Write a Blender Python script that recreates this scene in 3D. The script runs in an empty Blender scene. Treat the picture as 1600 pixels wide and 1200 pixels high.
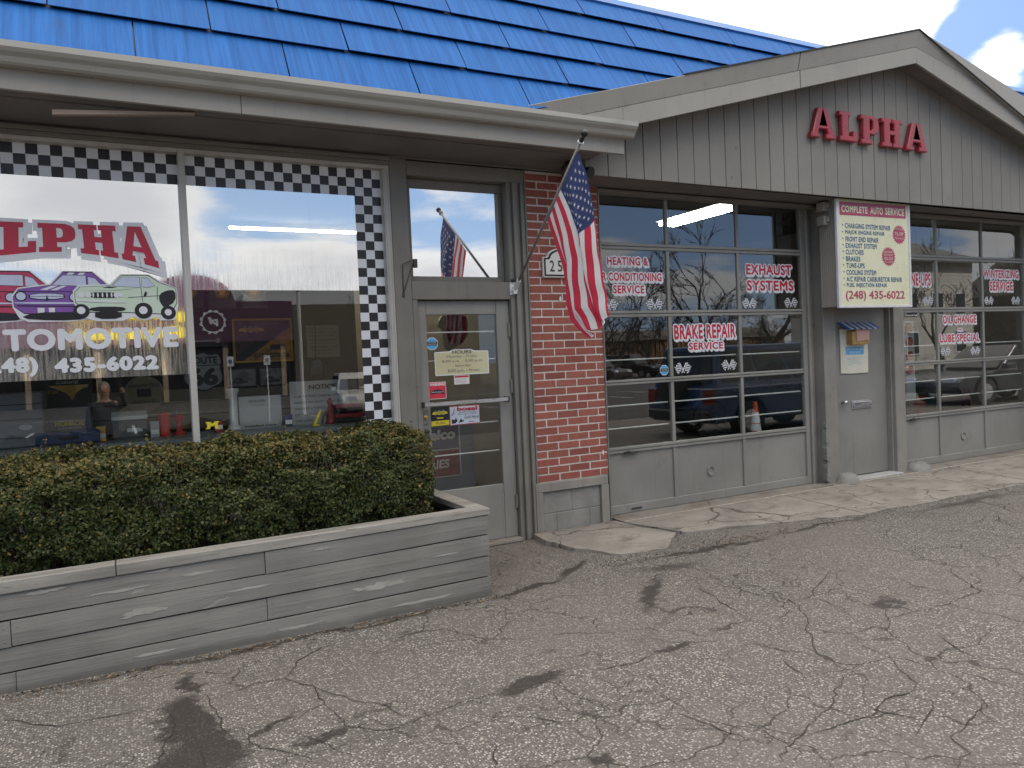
import bpy, math, random
import numpy as np
from mathutils import Vector, Matrix, noise

random.seed(7)
SC = bpy.context.scene
COL = SC.collection
R = math.radians

# ------------------------------------------------------------------ camera
cam_d = bpy.data.cameras.new('camera')
cam = bpy.data.objects.new('camera', cam_d)
COL.objects.link(cam)
cam_d.sensor_fit = 'HORIZONTAL'
cam_d.sensor_width = 36.0
cam_d.lens = 26.653
cam_d.clip_start = 0.05
cam_d.clip_end = 2000
_r = Vector((0.88563627, -0.4622353, -0.04457488))
_u = Vector((0.05345971, 0.00613445, 0.99855116))
_f = Vector((0.46129215, 0.88673609, -0.03014385))
_m = Matrix.Identity(4)
for _i in range(3):
    _m[_i][0], _m[_i][1], _m[_i][2] = _r[_i], _u[_i], -_f[_i]
_m[0][3], _m[1][3], _m[2][3] = 0.0, -5.95, 1.60
cam.matrix_world = _m
SC.camera = cam
SC.render.resolution_x, SC.render.resolution_y = 1024, 768

# ------------------------------------------------------------------ exposure
SC.view_settings.view_transform = 'Standard'
SC.view_settings.look = 'None'
SC.view_settings.gamma = 1.0
SC.view_settings.exposure = 1.25
SC.cycles.use_denoising = True
SC.cycles.max_bounces = 8
SC.cycles.transparent_max_bounces = 12
SC.cycles.sample_clamp_indirect = 6.0

# ------------------------------------------------------------------ node helper
class NT:
    def __init__(s, nt):
        s.nt = nt
    def node(s, typ, **kw):
        n = s.nt.nodes.new(typ)
        for k, v in kw.items():
            setattr(n, k, v)
        return n
    def put(s, sock, v):
        if v is None:
            return
        if isinstance(v, bpy.types.NodeSocket):
            s.nt.links.new(v, sock)
        else:
            if hasattr(sock.default_value, '__len__') and not hasattr(v, '__len__'):
                v = [v] * len(sock.default_value)
            if hasattr(sock.default_value, '__len__') and len(sock.default_value) == 4 and len(v) == 3:
                v = tuple(v) + (1.0,)
            sock.default_value = v
    def m(s, op, a, b=None, c=None, clamp=False):
        n = s.node('ShaderNodeMath', operation=op, use_clamp=clamp)
        s.put(n.inputs[0], a); s.put(n.inputs[1], b); s.put(n.inputs[2], c)
        return n.outputs[0]
    def v(s, op, a, b=None, out=0):
        n = s.node('ShaderNodeVectorMath', operation=op)
        s.put(n.inputs[0], a)
        if b is not None:
            s.put(n.inputs[1], b)
        return n.outputs[out]
    def mix(s, f, a, b, blend='MIX'):
        n = s.node('ShaderNodeMix', data_type='RGBA', blend_type=blend)
        s.put(n.inputs[0], f); s.put(n.inputs[6], a); s.put(n.inputs[7], b)
        return n.outputs[2]
    def ramp(s, f, lo, hi, a=0.0, b=1.0, smooth=True):
        n = s.node('ShaderNodeMapRange')
        n.interpolation_type = 'SMOOTHSTEP' if smooth else 'LINEAR'
        s.put(n.inputs[0], f)
        for i, x in enumerate((lo, hi, a, b)):
            s.put(n.inputs[i + 1], x)
        return n.outputs[0]
    def noise(s, vec, scale, detail=4, rough=0.55, dist=0.0):
        n = s.node('ShaderNodeTexNoise')
        s.put(n.inputs['Vector'], vec); n.inputs['Scale'].default_value = scale
        n.inputs['Detail'].default_value = detail; n.inputs['Roughness'].default_value = rough
        n.inputs['Distortion'].default_value = dist
        return n.outputs[0]
    def noisec(s, vec, scale, detail=3):
        n = s.node('ShaderNodeTexNoise')
        s.put(n.inputs['Vector'], vec); n.inputs['Scale'].default_value = scale
        n.inputs['Detail'].default_value = detail
        return n.outputs['Color']
    def vor(s, vec, scale, feature='F1', out='Distance', rnd=1.0):
        n = s.node('ShaderNodeTexVoronoi', feature=feature)
        s.put(n.inputs['Vector'], vec); n.inputs['Scale'].default_value = scale
        n.inputs['Randomness'].default_value = rnd
        return n.outputs[out]
    def scale(s, vec, sc):
        return s.v('MULTIPLY', vec, sc)

# ------------------------------------------------------------------ sky
SUN_EL, SUN_AZ = R(30), R(38)          # azimuth from +Y (behind the shop) towards +X
world = bpy.data.worlds.new('World')
SC.world = world
world.use_nodes = True
wn = world.node_tree
wn.nodes.clear()
W = NT(wn)
sky = W.node('ShaderNodeTexSky', sky_type='NISHITA')
sky.sun_disc = False
sky.sun_elevation = SUN_EL
sky.sun_rotation = SUN_AZ
sky.altitude = 200
sky.air_density = 1.0
sky.dust_density = 1.2
sky.ozone_density = 1.5
tc = W.node('ShaderNodeTexCoord')
dirv = tc.outputs['Generated']
sep = W.node('ShaderNodeSeparateXYZ'); wn.links.new(dirv, sep.inputs[0])
dz = W.m('MAXIMUM', sep.outputs[2], 0.0)
den = W.m('ADD', dz, 0.10)
comb = W.node('ShaderNodeCombineXYZ')
W.put(comb.inputs[0], W.m('DIVIDE', sep.outputs[0], den))
W.put(comb.inputs[1], W.m('DIVIDE', sep.outputs[1], den))
W.put(comb.inputs[2], 0.3)
n1 = W.noise(comb.outputs[0], 0.62, 9, 0.56, 0.15)
n2 = W.noise(comb.outputs[0], 2.4, 6, 0.6)
dens = W.m('ADD', n1, W.m('MULTIPLY', W.m('SUBTRACT', n2, 0.5), 0.16))
BLOBS = [  # direction, angular radius, weight: where the cloud banks and blue gaps stand in the sky
    ((0.566, 0.721, 0.401), 0.20, 0.30), ((0.676, 0.631, 0.381), 0.12, 0.25), ((0.760, 0.535, 0.372), 0.05, 0.16),
    ((0.725, 0.59, 0.352), 0.06, 0.16), ((0.835, 0.466, 0.292), 0.030, 0.24), ((0.846, 0.452, 0.285), 0.03, 0.15),
    ((0.752, 0.560, 0.346), 0.020, -0.22),
    ((0.822, 0.458, 0.340), 0.055, -0.30), ((0.80, 0.50, 0.322), 0.028, -0.16), ((0.87, 0.40, 0.30), 0.05, -0.2),
    ((-0.066, -0.979, 0.194), 0.06, 0.24), ((0.021, -0.982, 0.185), 0.05, 0.22), ((0.17, -0.967, 0.205), 0.065, -0.30),
    ((0.165, -0.977, 0.140), 0.06, 0.22), ((0.25, -0.960, 0.120), 0.06, 0.2), ((0.387, -0.898, 0.214), 0.04, 0.26),
    ((0.388, -0.907, 0.164), 0.035, -0.22), ((0.389, -0.914, 0.110), 0.035, 0.25), ((0.587, -0.79, 0.185), 0.05, -0.2),
    ((0.58, -0.80, 0.140), 0.035, 0.16), ((0.663, -0.734, 0.146), 0.05, 0.14), ((0.70, -0.69, 0.18), 0.05, -0.2),
]
for d, rad, w in BLOBS:
    dv = Vector(d).normalized()
    dt = W.v('DOT_PRODUCT', W.v('NORMALIZE', dirv), tuple(dv), out=1)
    e = W.m('EXPONENT', W.m('MULTIPLY', W.m('SUBTRACT', dt, 1.0), 1.0 / (rad * rad)))
    dens = W.m('MULTIPLY_ADD', e, w, dens)
high = W.ramp(dz, 0.42, 0.70)                      # unseen bright cloud deck overhead, added as neutral fill light
dens = W.m('MULTIPLY_ADD', high, 0.20, dens)
mask = W.ramp(dens, 0.50, 0.62)
thick = W.ramp(dens, 0.56, 0.86)
shade = W.mix(thick, (6.2, 6.1, 5.9), (4.4, 4.4, 4.5))
n3 = W.noise(comb.outputs[0], 3.2, 5, 0.6)
shade = W.mix(W.m('MULTIPLY', n3, 0.5), shade, (3.6, 3.7, 4.0))
toward = W.v('DOT_PRODUCT', W.v('NORMALIZE', dirv), (0.53, 0.68, 0.50), out=1)
shade = W.mix(W.ramp(toward, 0.5, 1.0), shade, (11.0, 10.8, 10.2))
shade = W.mix(high, shade, (17.0, 16.2, 15.0))
low = W.ramp(dz, 0.0, 0.22, 1.0, 0.0)
blue = W.mix(low, W.mix(W.ramp(toward, -0.6, 0.2), (2.3, 3.3, 4.8), (1.35, 2.45, 4.7)), (3.0, 4.0, 5.5))
blue_ = W.mix(low, (1.35, 2.45, 4.7), (3.0, 4.0, 5.5))
skyc = W.mix(0.90, sky.outputs[0], blue)
col = W.mix(W.m('MULTIPLY', mask, 0.94), skyc, shade)
bg = W.node('ShaderNodeBackground')
W.put(bg.inputs[0], col)
bg.inputs[1].default_value = 0.085
wo = W.node('ShaderNodeOutputWorld')
wn.links.new(bg.outputs[0], wo.inputs[0])

# ------------------------------------------------------------------ sun (behind the shop: the whole front stands in shade)
sun_d = bpy.data.lights.new('sun', 'SUN')
sun_d.energy = 2.4
sun_d.angle = R(0.53)
sun_d.color = (1.0, 0.94, 0.85)
sun = bpy.data.objects.new('sun', sun_d)
COL.objects.link(sun)
_sd = Vector((math.cos(SUN_EL) * math.sin(SUN_AZ), math.cos(SUN_EL) * math.cos(SUN_AZ), math.sin(SUN_EL)))
sun.rotation_euler = _sd.to_track_quat('Z', 'Y').to_euler()
sun.location = _sd * 60

# ------------------------------------------------------------------ materials
def new_mat(name):
    m = bpy.data.materials.new(name)
    m.use_nodes = True
    m.node_tree.nodes.clear()
    t = NT(m.node_tree)
    out = t.node('ShaderNodeOutputMaterial')
    return m, t, out

def principled(t, out, col, rough=0.5, metal=0.0, bump=None, bump_s=0.3, bump_d=0.01, spec=0.5, coat=0.0):
    p = t.node('ShaderNodeBsdfPrincipled')
    t.put(p.inputs['Base Color'], col)
    t.put(p.inputs['Roughness'], rough)
    t.put(p.inputs['Metallic'], metal)
    t.put(p.inputs['Specular IOR Level'], spec)
    if coat:
        t.put(p.inputs['Coat Weight'], coat)
    if bump is not None:
        b = t.node('ShaderNodeBump')
        b.inputs['Strength'].default_value = bump_s
        b.inputs['Distance'].default_value = bump_d
        t.put(b.inputs['Height'], bump)
        t.put(p.inputs['Normal'], b.outputs[0])
    t.nt.links.new(p.outputs[0], out.inputs[0])
    return p

def obj_co(t):
    return t.node('ShaderNodeTexCoord').outputs['Object']

def paint(name, col, rough=0.5, var=0.12, scale=6.0, bump=0.15, grime=None, stretch=(1, 1, 1), metal=0.0, spec=0.4, streak=0.0):
    m, t, out = new_mat(name)
    co = t.scale(obj_co(t), stretch)
    n = t.noise(co, scale, 6, 0.6)
    dark = tuple(c * (1 - var) for c in col); lite = tuple(min(1, c * (1 + var)) for c in col)
    c = t.mix(t.ramp(n, 0.3, 0.7), dark, lite)
    if grime:
        g = t.noise(co, scale * 3.7, 7, 0.65, 0.4)
        c = t.mix(t.m('MULTIPLY', t.ramp(g, 0.57, 0.72), grime[1]), c, grime[0])
    if streak:
        sv = t.noise(t.scale(obj_co(t), (16, 16, 0.7)), 1.0, 5, 0.65, 0.2)
        c = t.mix(t.m('MULTIPLY', t.ramp(sv, 0.52, 0.76), streak), c, tuple(x * 0.45 for x in col))
        chip = t.noise(obj_co(t), 11, 6, 0.7)
        c = t.mix(t.m('MULTIPLY', t.ramp(chip, 0.735, 0.75), 0.7), c, tuple(min(1, x * 1.6) for x in col))
    fine = t.noise(co, scale * 14, 3)
    r = t.ramp(n, 0.3, 0.7, max(0.02, rough - 0.08), min(1, rough + 0.08))
    principled(t, out, c, r, metal, t.m('ADD', t.m('MULTIPLY', n, 0.7), t.m('MULTIPLY', fine, 0.3)), bump, 0.004, spec)
    return m

def island_mat(name, cols, rough=0.7, scale=8, bump=0.3, stretch=(1, 1, 1), bump_d=0.004, nvar=0.2, spec=0.4):
    """every loose piece (a brick, a leaf, a shingle) takes its own tint between the given colours"""
    m, t, out = new_mat(name)
    g = t.node('ShaderNodeNewGeometry')
    rnd = g.outputs['Random Per Island']
    r = t.node('ShaderNodeValToRGB')
    el = r.color_ramp.elements
    while len(el) < len(cols):
        el.new(0.5)
    for i, c in enumerate(cols):
        el[i].position = i / (len(cols) - 1)
        el[i].color = tuple(c) + (1,)
    t.put(r.inputs[0], rnd)
    co = t.scale(obj_co(t), stretch)
    n = t.noise(co, scale, 6, 0.62)
    c = t.mix(t.m('MULTIPLY', t.ramp(n, 0.35, 0.75), nvar * 2), r.outputs[0], tuple(x * 0.45 for x in cols[0]))
    principled(t, out, c, rough, 0, n, bump, bump_d, spec)
    return m

M = {}
GREY = (0.216, 0.202, 0.182)
M['grey'] = paint('grey_paint', GREY, 0.55, 0.13, 2.2, 0.15, ((0.12, 0.108, 0.09), 0.42), streak=0.4)
M['grey_trim'] = paint('grey_trim_paint', (0.168, 0.157, 0.138), 0.5, 0.10, 3.0, 0.12, ((0.10, 0.09, 0.08), 0.35), streak=0.35)
M['fascia'] = paint('fascia_aluminium', (0.290, 0.272, 0.242), 0.45, 0.07, 1.6, 0.10, ((0.15, 0.135, 0.12), 0.22), streak=0.22)
M['gutter'] = paint('gutter_enamel', (0.365, 0.352, 0.318), 0.32, 0.06, 1.5, 0.06, ((0.17, 0.16, 0.14), 0.25), stretch=(0.4, 1, 1))
M['door_grey'] = paint('door_enamel', (0.208, 0.203, 0.188), 0.42, 0.11, 1.3, 0.08, ((0.135, 0.125, 0.108), 0.36), streak=0.28)
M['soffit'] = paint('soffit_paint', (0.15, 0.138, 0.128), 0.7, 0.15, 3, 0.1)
M['dark'] = paint('black_metal', (0.018, 0.018, 0.019), 0.4, 0.2, 8, 0.05)
M['iron'] = paint('dark_iron', (0.045, 0.04, 0.036), 0.55, 0.3, 20, 0.2)
M['white'] = paint('white_vinyl', (0.62, 0.63, 0.66), 0.35, 0.03, 6, 0.02)
M['black'] = paint('black_vinyl', (0.016, 0.015, 0.019), 0.35, 0.1, 6, 0.02)
M['red'] = paint('red_vinyl', (0.42, 0.022, 0.050), 0.35, 0.05, 6, 0.02)
M['cream_trim'] = paint('aluminium_trim', (0.42, 0.40, 0.37), 0.4, 0.12, 5, 0.15, ((0.22, 0.18, 0.15), 0.4), stretch=(1, 1, 0.3))
M['steel'] = paint('brushed_steel', (0.55, 0.55, 0.56), 0.28, 0.10, 30, 0.08, stretch=(0.1, 1, 1), metal=1.0)
M['zinc'] = paint('white_metal', (0.60, 0.60, 0.59), 0.4, 0.08, 20, 0.05)
M['brass'] = paint('brass', (0.55, 0.33, 0.10), 0.35, 0.15, 30, 0.1, metal=1.0)
M['wood_raw'] = paint('weathered_wood', (0.32, 0.24, 0.19), 0.8, 0.25, 12, 0.4, stretch=(0.15, 1, 1))
M['yellow'] = paint('yellow_print', (0.62, 0.50, 0.03), 0.4, 0.06, 5, 0.02)
M['gold'] = paint('gold_print', (0.58, 0.36, 0.06), 0.4, 0.15, 8, 0.02)
M['blue'] = paint('blue_print', (0.03, 0.11, 0.36), 0.4, 0.08, 5, 0.02)
M['sky_blue'] = paint('light_blue_print', (0.07, 0.33, 0.62), 0.4, 0.05, 5, 0.02)
M['navy'] = paint('navy_print', (0.025, 0.04, 0.11), 0.4, 0.12, 5, 0.02)
M['maroon'] = paint('maroon_print', (0.20, 0.016, 0.024), 0.4, 0.10, 5, 0.02)
M['paper'] = paint('paper', (0.60, 0.59, 0.55), 0.6, 0.05, 6, 0.05)
M['grey_print'] = paint('grey_print', (0.30, 0.31, 0.32), 0.5, 0.08, 6, 0.03)
M['cardboard'] = paint('cardboard', (0.30, 0.20, 0.11), 0.75, 0.15, 7, 0.15)
M['cast_red'] = paint('red_enamel_letters', (0.30, 0.020, 0.032), 0.28, 0.16, 7, 0.10, ((0.16, 0.01, 0.02), 0.4), spec=0.6)
M['sign_cream'] = paint('cream_acrylic', (0.62, 0.61, 0.43), 0.3, 0.03, 3, 0.02)
M['sign_rose'] = paint('faded_rose_print', (0.36, 0.055, 0.11), 0.35, 0.08, 9, 0.02)
M['sign_blue'] = paint('faded_blue_print', (0.035, 0.10, 0.22), 0.35, 0.10, 9, 0.02)
M['rubber'] = paint('tyre_rubber', (0.018, 0.018, 0.018), 0.8, 0.2, 20, 0.1)
M['car_glass'] = paint('dark_car_glass', (0.01, 0.012, 0.014), 0.05, 0.1, 2, 0.0)
M['mulch'] = island_mat('bark_mulch', [(0.035, 0.018, 0.012), (0.075, 0.04, 0.026), (0.02, 0.012, 0.009)], 0.95, 30, 0.5)

# brick, shingles
M['brick'] = island_mat('red_brick', [(0.245, 0.074, 0.053), (0.30, 0.096, 0.070), (0.27, 0.086, 0.063), (0.20, 0.060, 0.048), (0.285, 0.080, 0.063)], 0.8, 22, 0.5, bump_d=0.003, nvar=0.16)
M['mortar'] = paint('mortar', (0.50, 0.455, 0.41), 0.9, 0.15, 25, 0.5)
def shingle_mat():
    m, t, out = new_mat('blue_metal_shingle')
    co = obj_co(t)
    rib = t.noise(t.scale(co, (30, 1.0, 1.0)), 1.0, 5, 0.65, 0.4)
    rib2 = t.noise(t.scale(co, (95, 1.8, 1.8)), 1.0, 3, 0.6)
    big = t.noise(co, 1.1, 4)
    g = t.node('ShaderNodeNewGeometry').outputs['Random Per Island']
    c = t.mix(t.ramp(rib, 0.3, 0.72), (0.010, 0.084, 0.285), (0.022, 0.140, 0.425))
    c = t.mix(t.m('MULTIPLY', t.ramp(rib2, 0.62, 0.8), 0.25), c, (0.07, 0.24, 0.56))
    c = t.mix(t.m('MULTIPLY', t.ramp(big, 0.45, 0.75), 0.35), c, (0.016, 0.105, 0.34))
    c = t.mix(t.m('MULTIPLY', g, 0.40), c, (0.012, 0.095, 0.30))
    grime = t.noise(t.scale(co, (9, 1.5, 1.5)), 1.0, 6, 0.7, 0.3)
    c = t.mix(t.m('MULTIPLY', t.ramp(grime, 0.56, 0.76), 0.40), c, (0.03, 0.06, 0.14))
    principled(t, out, c, 0.68, 0.0, t.m('ADD', rib, t.m('MULTIPLY', rib2, 0.5)), 0.5, 0.006, 0.18)
    return m
M['shingle'] = shingle_mat()

def siding_mat():
    m, t, out = new_mat('painted_board_siding')
    co = obj_co(t)
    grain = t.noise(t.scale(co, (24, 1, 1.1)), 1.6, 6, 0.62, 0.5)
    big = t.noise(co, 1.4, 4)
    g = t.node('ShaderNodeNewGeometry').outputs['Random Per Island']
    c = t.mix(t.ramp(big, 0.3, 0.7), tuple(x * .92 for x in GREY), tuple(x * 1.06 for x in GREY))
    c = t.mix(t.m('MULTIPLY', g, 0.30), c, tuple(x * .80 for x in GREY))
    c = t.mix(t.m('MULTIPLY', t.ramp(grain, 0.56, 0.74), 0.35), c, tuple(x * .68 for x in GREY))
    warp = t.v('ADD', co, t.scale(t.v('SUBTRACT', t.noisec(co, 9, 3), (0.5, 0.5, 0.5)), (0.06, 0, 0.06)))
    kd = t.vor(t.scale(warp, (1, 0.01, 1)), 4.6)
    knots = t.m('MULTIPLY', t.ramp(kd, 0.05, 0.085, 1, 0), t.ramp(t.noise(co, 1.9, 2), 0.42, 0.56))
    c = t.mix(t.m('MULTIPLY', knots, 0.55), c, tuple(x * .5 for x in GREY))
    principled(t, out, c, 0.6, 0, t.m('SUBTRACT', t.m('MULTIPLY', grain, .7), t.m('MULTIPLY', knots, .6)), 0.4, 0.004, 0.35)
    return m
M['siding'] = siding_mat()

def board_mat():
    m, t, out = new_mat('painted_planter_boards')
    co = obj_co(t)
    grain = t.noise(t.scale(co, (1.2, 14, 26)), 1.6, 6, 0.65, 0.6)
    big = t.noise(co, 2.0, 4)
    peel = t.noise(t.scale(co, (1.0, 2.2, 3.0)), 2.6, 7, 0.60, 0.5)
    pk = t.ramp(peel, 0.655, 0.665)
    g = t.node('ShaderNodeNewGeometry').outputs['Random Per Island']
    c = t.mix(t.ramp(big, 0.3, 0.7), (0.165, 0.158, 0.143), (0.224, 0.215, 0.196))
    c = t.mix(t.m('MULTIPLY', g, 0.3), c, (0.15, 0.15, 0.145))
    c = t.mix(t.m('MULTIPLY', t.ramp(grain, 0.54, 0.72), 0.6), c, (0.105, 0.10, 0.092))
    c = t.mix(t.m('MULTIPLY', pk, 0.75), c, (0.27, 0.255, 0.235))
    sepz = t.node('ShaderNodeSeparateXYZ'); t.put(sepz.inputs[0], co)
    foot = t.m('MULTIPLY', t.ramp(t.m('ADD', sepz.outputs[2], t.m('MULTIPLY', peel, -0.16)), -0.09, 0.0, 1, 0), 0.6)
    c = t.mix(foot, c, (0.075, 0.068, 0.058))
    h = t.m('ADD', t.m('MULTIPLY', grain, 0.8), t.m('MULTIPLY', pk, -0.6))
    principled(t, out, c, 0.62, 0, h, 0.8, 0.005, 0.35)
    return m
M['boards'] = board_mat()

def glass_mat(name, base, tint=(1, 1, 1), grazing=0.5, film=False):
    m, t, out = new_mat(name)
    fr = t.node('ShaderNodeFresnel'); fr.inputs[0].default_value = 1.5
    fac = t.m('MULTIPLY_ADD', fr.outputs[0], grazing, base, clamp=True)
    fac = t.m('MULTIPLY', fac, t.m('SUBTRACT', 1.0, t.node('ShaderNodeNewGeometry').outputs['Backfacing']))   # one mirror per pane: its outer face
    tr = t.node('ShaderNodeBsdfTransparent'); t.put(tr.inputs[0], tint)
    gl = t.node('ShaderNodeBsdfGlossy'); t.put(gl.inputs[0], (1, 1, 1)); gl.inputs['Roughness'].default_value = 0.0
    co = obj_co(t)
    b = t.node('ShaderNodeBump'); b.inputs['Strength'].default_value = 0.02; b.inputs['Distance'].default_value = 0.02
    t.put(b.inputs['Height'], t.noise(co, 1.3, 1)); t.put(gl.inputs['Normal'], b.outputs[0])
    if film:
        n = t.noise(t.scale(co, (3.5, 1, 0.8)), 2.0, 7, 0.68, 0.3)
        n2 = t.noise(t.scale(co, (26, 1, 1.5)), 3.0, 5, 0.7)
        sp = t.node('ShaderNodeSeparateXYZ'); t.put(sp.inputs[0], co)
        worn = t.m('MULTIPLY', t.ramp(t.m('ADD', sp.outputs[2], t.m('MULTIPLY_ADD', n, 0.5, -0.25)), 2.20, 2.62, 1, 0), t.ramp(n2, 0.35, 0.65))
        spots = t.ramp(t.noise(co, 24, 6, 0.7), 0.50, 0.62)
        t.put(gl.inputs['Roughness'], t.m('MULTIPLY_ADD', worn, 0.085, 0.004))
        fac = t.m('SUBTRACT', fac, t.m('MULTIPLY', t.m('MULTIPLY', spots, worn), 0.12), clamp=True)
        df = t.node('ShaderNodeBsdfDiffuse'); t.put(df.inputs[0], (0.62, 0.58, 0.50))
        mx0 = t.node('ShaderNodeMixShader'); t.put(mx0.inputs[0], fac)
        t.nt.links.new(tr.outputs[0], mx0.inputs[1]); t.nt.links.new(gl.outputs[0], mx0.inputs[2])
        mx = t.node('ShaderNodeMixShader'); t.put(mx.inputs[0], t.m('MULTIPLY_ADD', worn, 0.20, 0.05))  # besides wear, an even whitish haze put in to pale the reflections
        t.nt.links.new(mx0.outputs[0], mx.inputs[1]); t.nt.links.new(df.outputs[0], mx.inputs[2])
    else:
        mx = t.node('ShaderNodeMixShader'); t.put(mx.inputs[0], fac)
        t.nt.links.new(tr.outputs[0], mx.inputs[1]); t.nt.links.new(gl.outputs[0], mx.inputs[2])
    t.nt.links.new(mx.outputs[0], out.inputs[0])
    return m
M['glass'] = glass_mat('window_glass', 0.112, (0.92, 0.94, 0.93), 0.9)
M['glass_store'] = glass_mat('storefront_glass', 0.06, (0.92, 0.93, 0.92), 0.9)
M['glass_transom'] = glass_mat('mirrored_glass', 0.74, (0.8, 0.8, 0.8), 0.6)
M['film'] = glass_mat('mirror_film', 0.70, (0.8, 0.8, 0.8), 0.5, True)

def emit(name, col, s):
    m, t, out = new_mat(name)
    e = t.node('ShaderNodeEmission'); t.put(e.inputs[0], col); e.inputs[1].default_value = s
    t.nt.links.new(e.outputs[0], out.inputs[0])
    return m
M['tube'] = emit('fluorescent_tube', (1.0, 0.97, 0.86), 75.0)

# ------------------------------------------------------------------ ground materials
def asphalt_mat():
    m, t, out = new_mat('worn_asphalt')
    co = obj_co(t)
    vcol = t.vor(co, 84, out='Color'); vd = t.vor(co, 84)
    vcol2 = t.vor(co, 230, out='Color')
    s1 = t.node('ShaderNodeSeparateColor'); t.put(s1.inputs[0], vcol)
    s2 = t.node('ShaderNodeSeparateColor'); t.put(s2.inputs[0], vcol2)
    big = t.noise(co, 0.55, 5, 0.6)
    mid = t.noise(co, 3.0, 6, 0.62)
    stone = t.m('MULTIPLY', t.ramp(s1.outputs[0], 0.35, 0.95), t.ramp(vd, 0.55, 0.30))
    c = t.mix(t.ramp(s2.outputs[0], 0.1, 0.9), (0.050, 0.045, 0.040), (0.150, 0.137, 0.125))
    c = t.mix(t.m('MULTIPLY', stone, 0.85), c, (0.46, 0.43, 0.39))
    c = t.mix(t.m('MULTIPLY', t.ramp(mid, 0.42, 0.66), 0.35), c, (0.099, 0.088, 0.081))
    c = t.mix(t.m('MULTIPLY', t.ramp(big, 0.40, 0.66), 0.45), c, (0.145, 0.124, 0.111))
    # oil stains and damp patches
    warp = t.v('ADD', co, t.scale(t.v('SUBTRACT', t.noisec(co, 4.5, 5), (0.5, 0.5, 0.5)), (0.28, 0.28, 0)))
    warp = t.v('ADD', warp, t.scale(t.v('SUBTRACT', t.noisec(co, 22, 5), (0.5, 0.5, 0.5)), (0.11, 0.11, 0)))
    st = None
    for (x, y, a, b, ang, w) in [(1.74, -2.67, .20, .07, 0.05, .95), (2.62, -2.70, .16, .045, 0.1, .8), (3.10, -2.62, .22, .03, 0.1, .55),
                                 (0.20, -2.20, .11, .34, 0.1, 1.0), (0.15, -2.75, .13, .40, 0, 1.0), (0.30, -2.5, .10, .25, 0.3, .9), (0.72, -2.62, .18, .05, .2, .8), (0.55, -2.42, .2, .03, .4, .7), (1.64, -3.46, .07, .04, 0, .8), (0.255, -1.72, .04, .16, 0, .7),
                                 (4.85, -2.31, .10, .05, 0, .30), (3.12, -1.88, .06, .55, -0.75, .62), (3.45, -2.2, .05, .3, -0.7, .34), (2.5, -1.30, .4, .05, 0.25, .7),
                                 (3.0, -1.05, .35, .06, 0.55, .7), (4.2, -1.22, .7, .06, -0.05, .75), (5.6, -1.2, .9, .05, 0.0, .6), (0.9, -1.36, 1.9, .05, 0, .55),
                                 (1.0, -2.75, 1.2, .12, 0.1, .35), (3.6, -1.45, .45, .12, -0.3, .5), (2.9, -2.3, .9, .08, .5, .35), (7.5, -1.35, 1.2, .1, 0, .5),
                                 (6.2, -2.0, .16, .06, 0, .5), (2.55, -0.62, .55, .45, 0, .36)]:
        ca, sa = math.cos(ang), math.sin(ang)
        d = t.v('SUBTRACT', warp, (x, y, 0))
        px = t.v('DOT_PRODUCT', d, (ca / a, sa / a, 0), out=1)
        py = t.v('DOT_PRODUCT', d, (-sa / b, ca / b, 0), out=1)
        q = t.m('ADD', t.m('MULTIPLY', px, px), t.m('MULTIPLY', py, py))
        g = t.m('MULTIPLY', t.m('EXPONENT', t.m('MULTIPLY', q, -0.9)), w)
        st = g if st is None else t.m('MAXIMUM', st, g)
    st = t.ramp(st, 0.22, 0.58)
    c = t.mix(t.m('MULTIPLY', st, 0.86), c, (0.022, 0.018, 0.015))
    # fine alligator cracking
    wc = t.v('ADD', co, t.scale(t.v('SUBTRACT', t.noisec(co, 3.0, 6), (0.5, 0.5, 0.5)), (0.5, 0.5, 0)))
    ed = t.vor(wc, 1.7, 'DISTANCE_TO_EDGE')
    zone = t.noise(co, 0.7, 3)
    crk = t.m('MULTIPLY', t.ramp(ed, 0.003, 0.013, 1, 0), t.ramp(zone, 0.45, 0.56))
    wc2 = t.v('ADD', co, t.scale(t.v('SUBTRACT', t.noisec(co, 7.0, 6), (0.5, 0.5, 0.5)), (0.22, 0.22, 0)))
    ed2 = t.vor(wc2, 4.2, 'DISTANCE_TO_EDGE')
    crk2 = t.m('MULTIPLY', t.ramp(ed2, 0.004, 0.020, 1, 0), t.ramp(t.noise(t.v('ADD', co, (4, 9, 0)), 0.9, 4), 0.52, 0.60))
    crk = t.m('MAXIMUM', crk, t.m('MULTIPLY', crk2, 0.8))
    c = t.mix(t.m('MULTIPLY', crk, 0.8), c, (0.026, 0.022, 0.019))
    h = t.m('ADD', t.m('MULTIPLY', stone, 0.6), t.m('MULTIPLY', s2.outputs[1], 0.3))
    h = t.m('SUBTRACT', h, t.m('MULTIPLY', crk, 1.5))
    principled(t, out, c, t.ramp(st, 0.2, 0.9, 0.9, 0.6), 0, h, 0.6, 0.006, 0.35)
    return m
M['asphalt'] = asphalt_mat()
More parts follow.
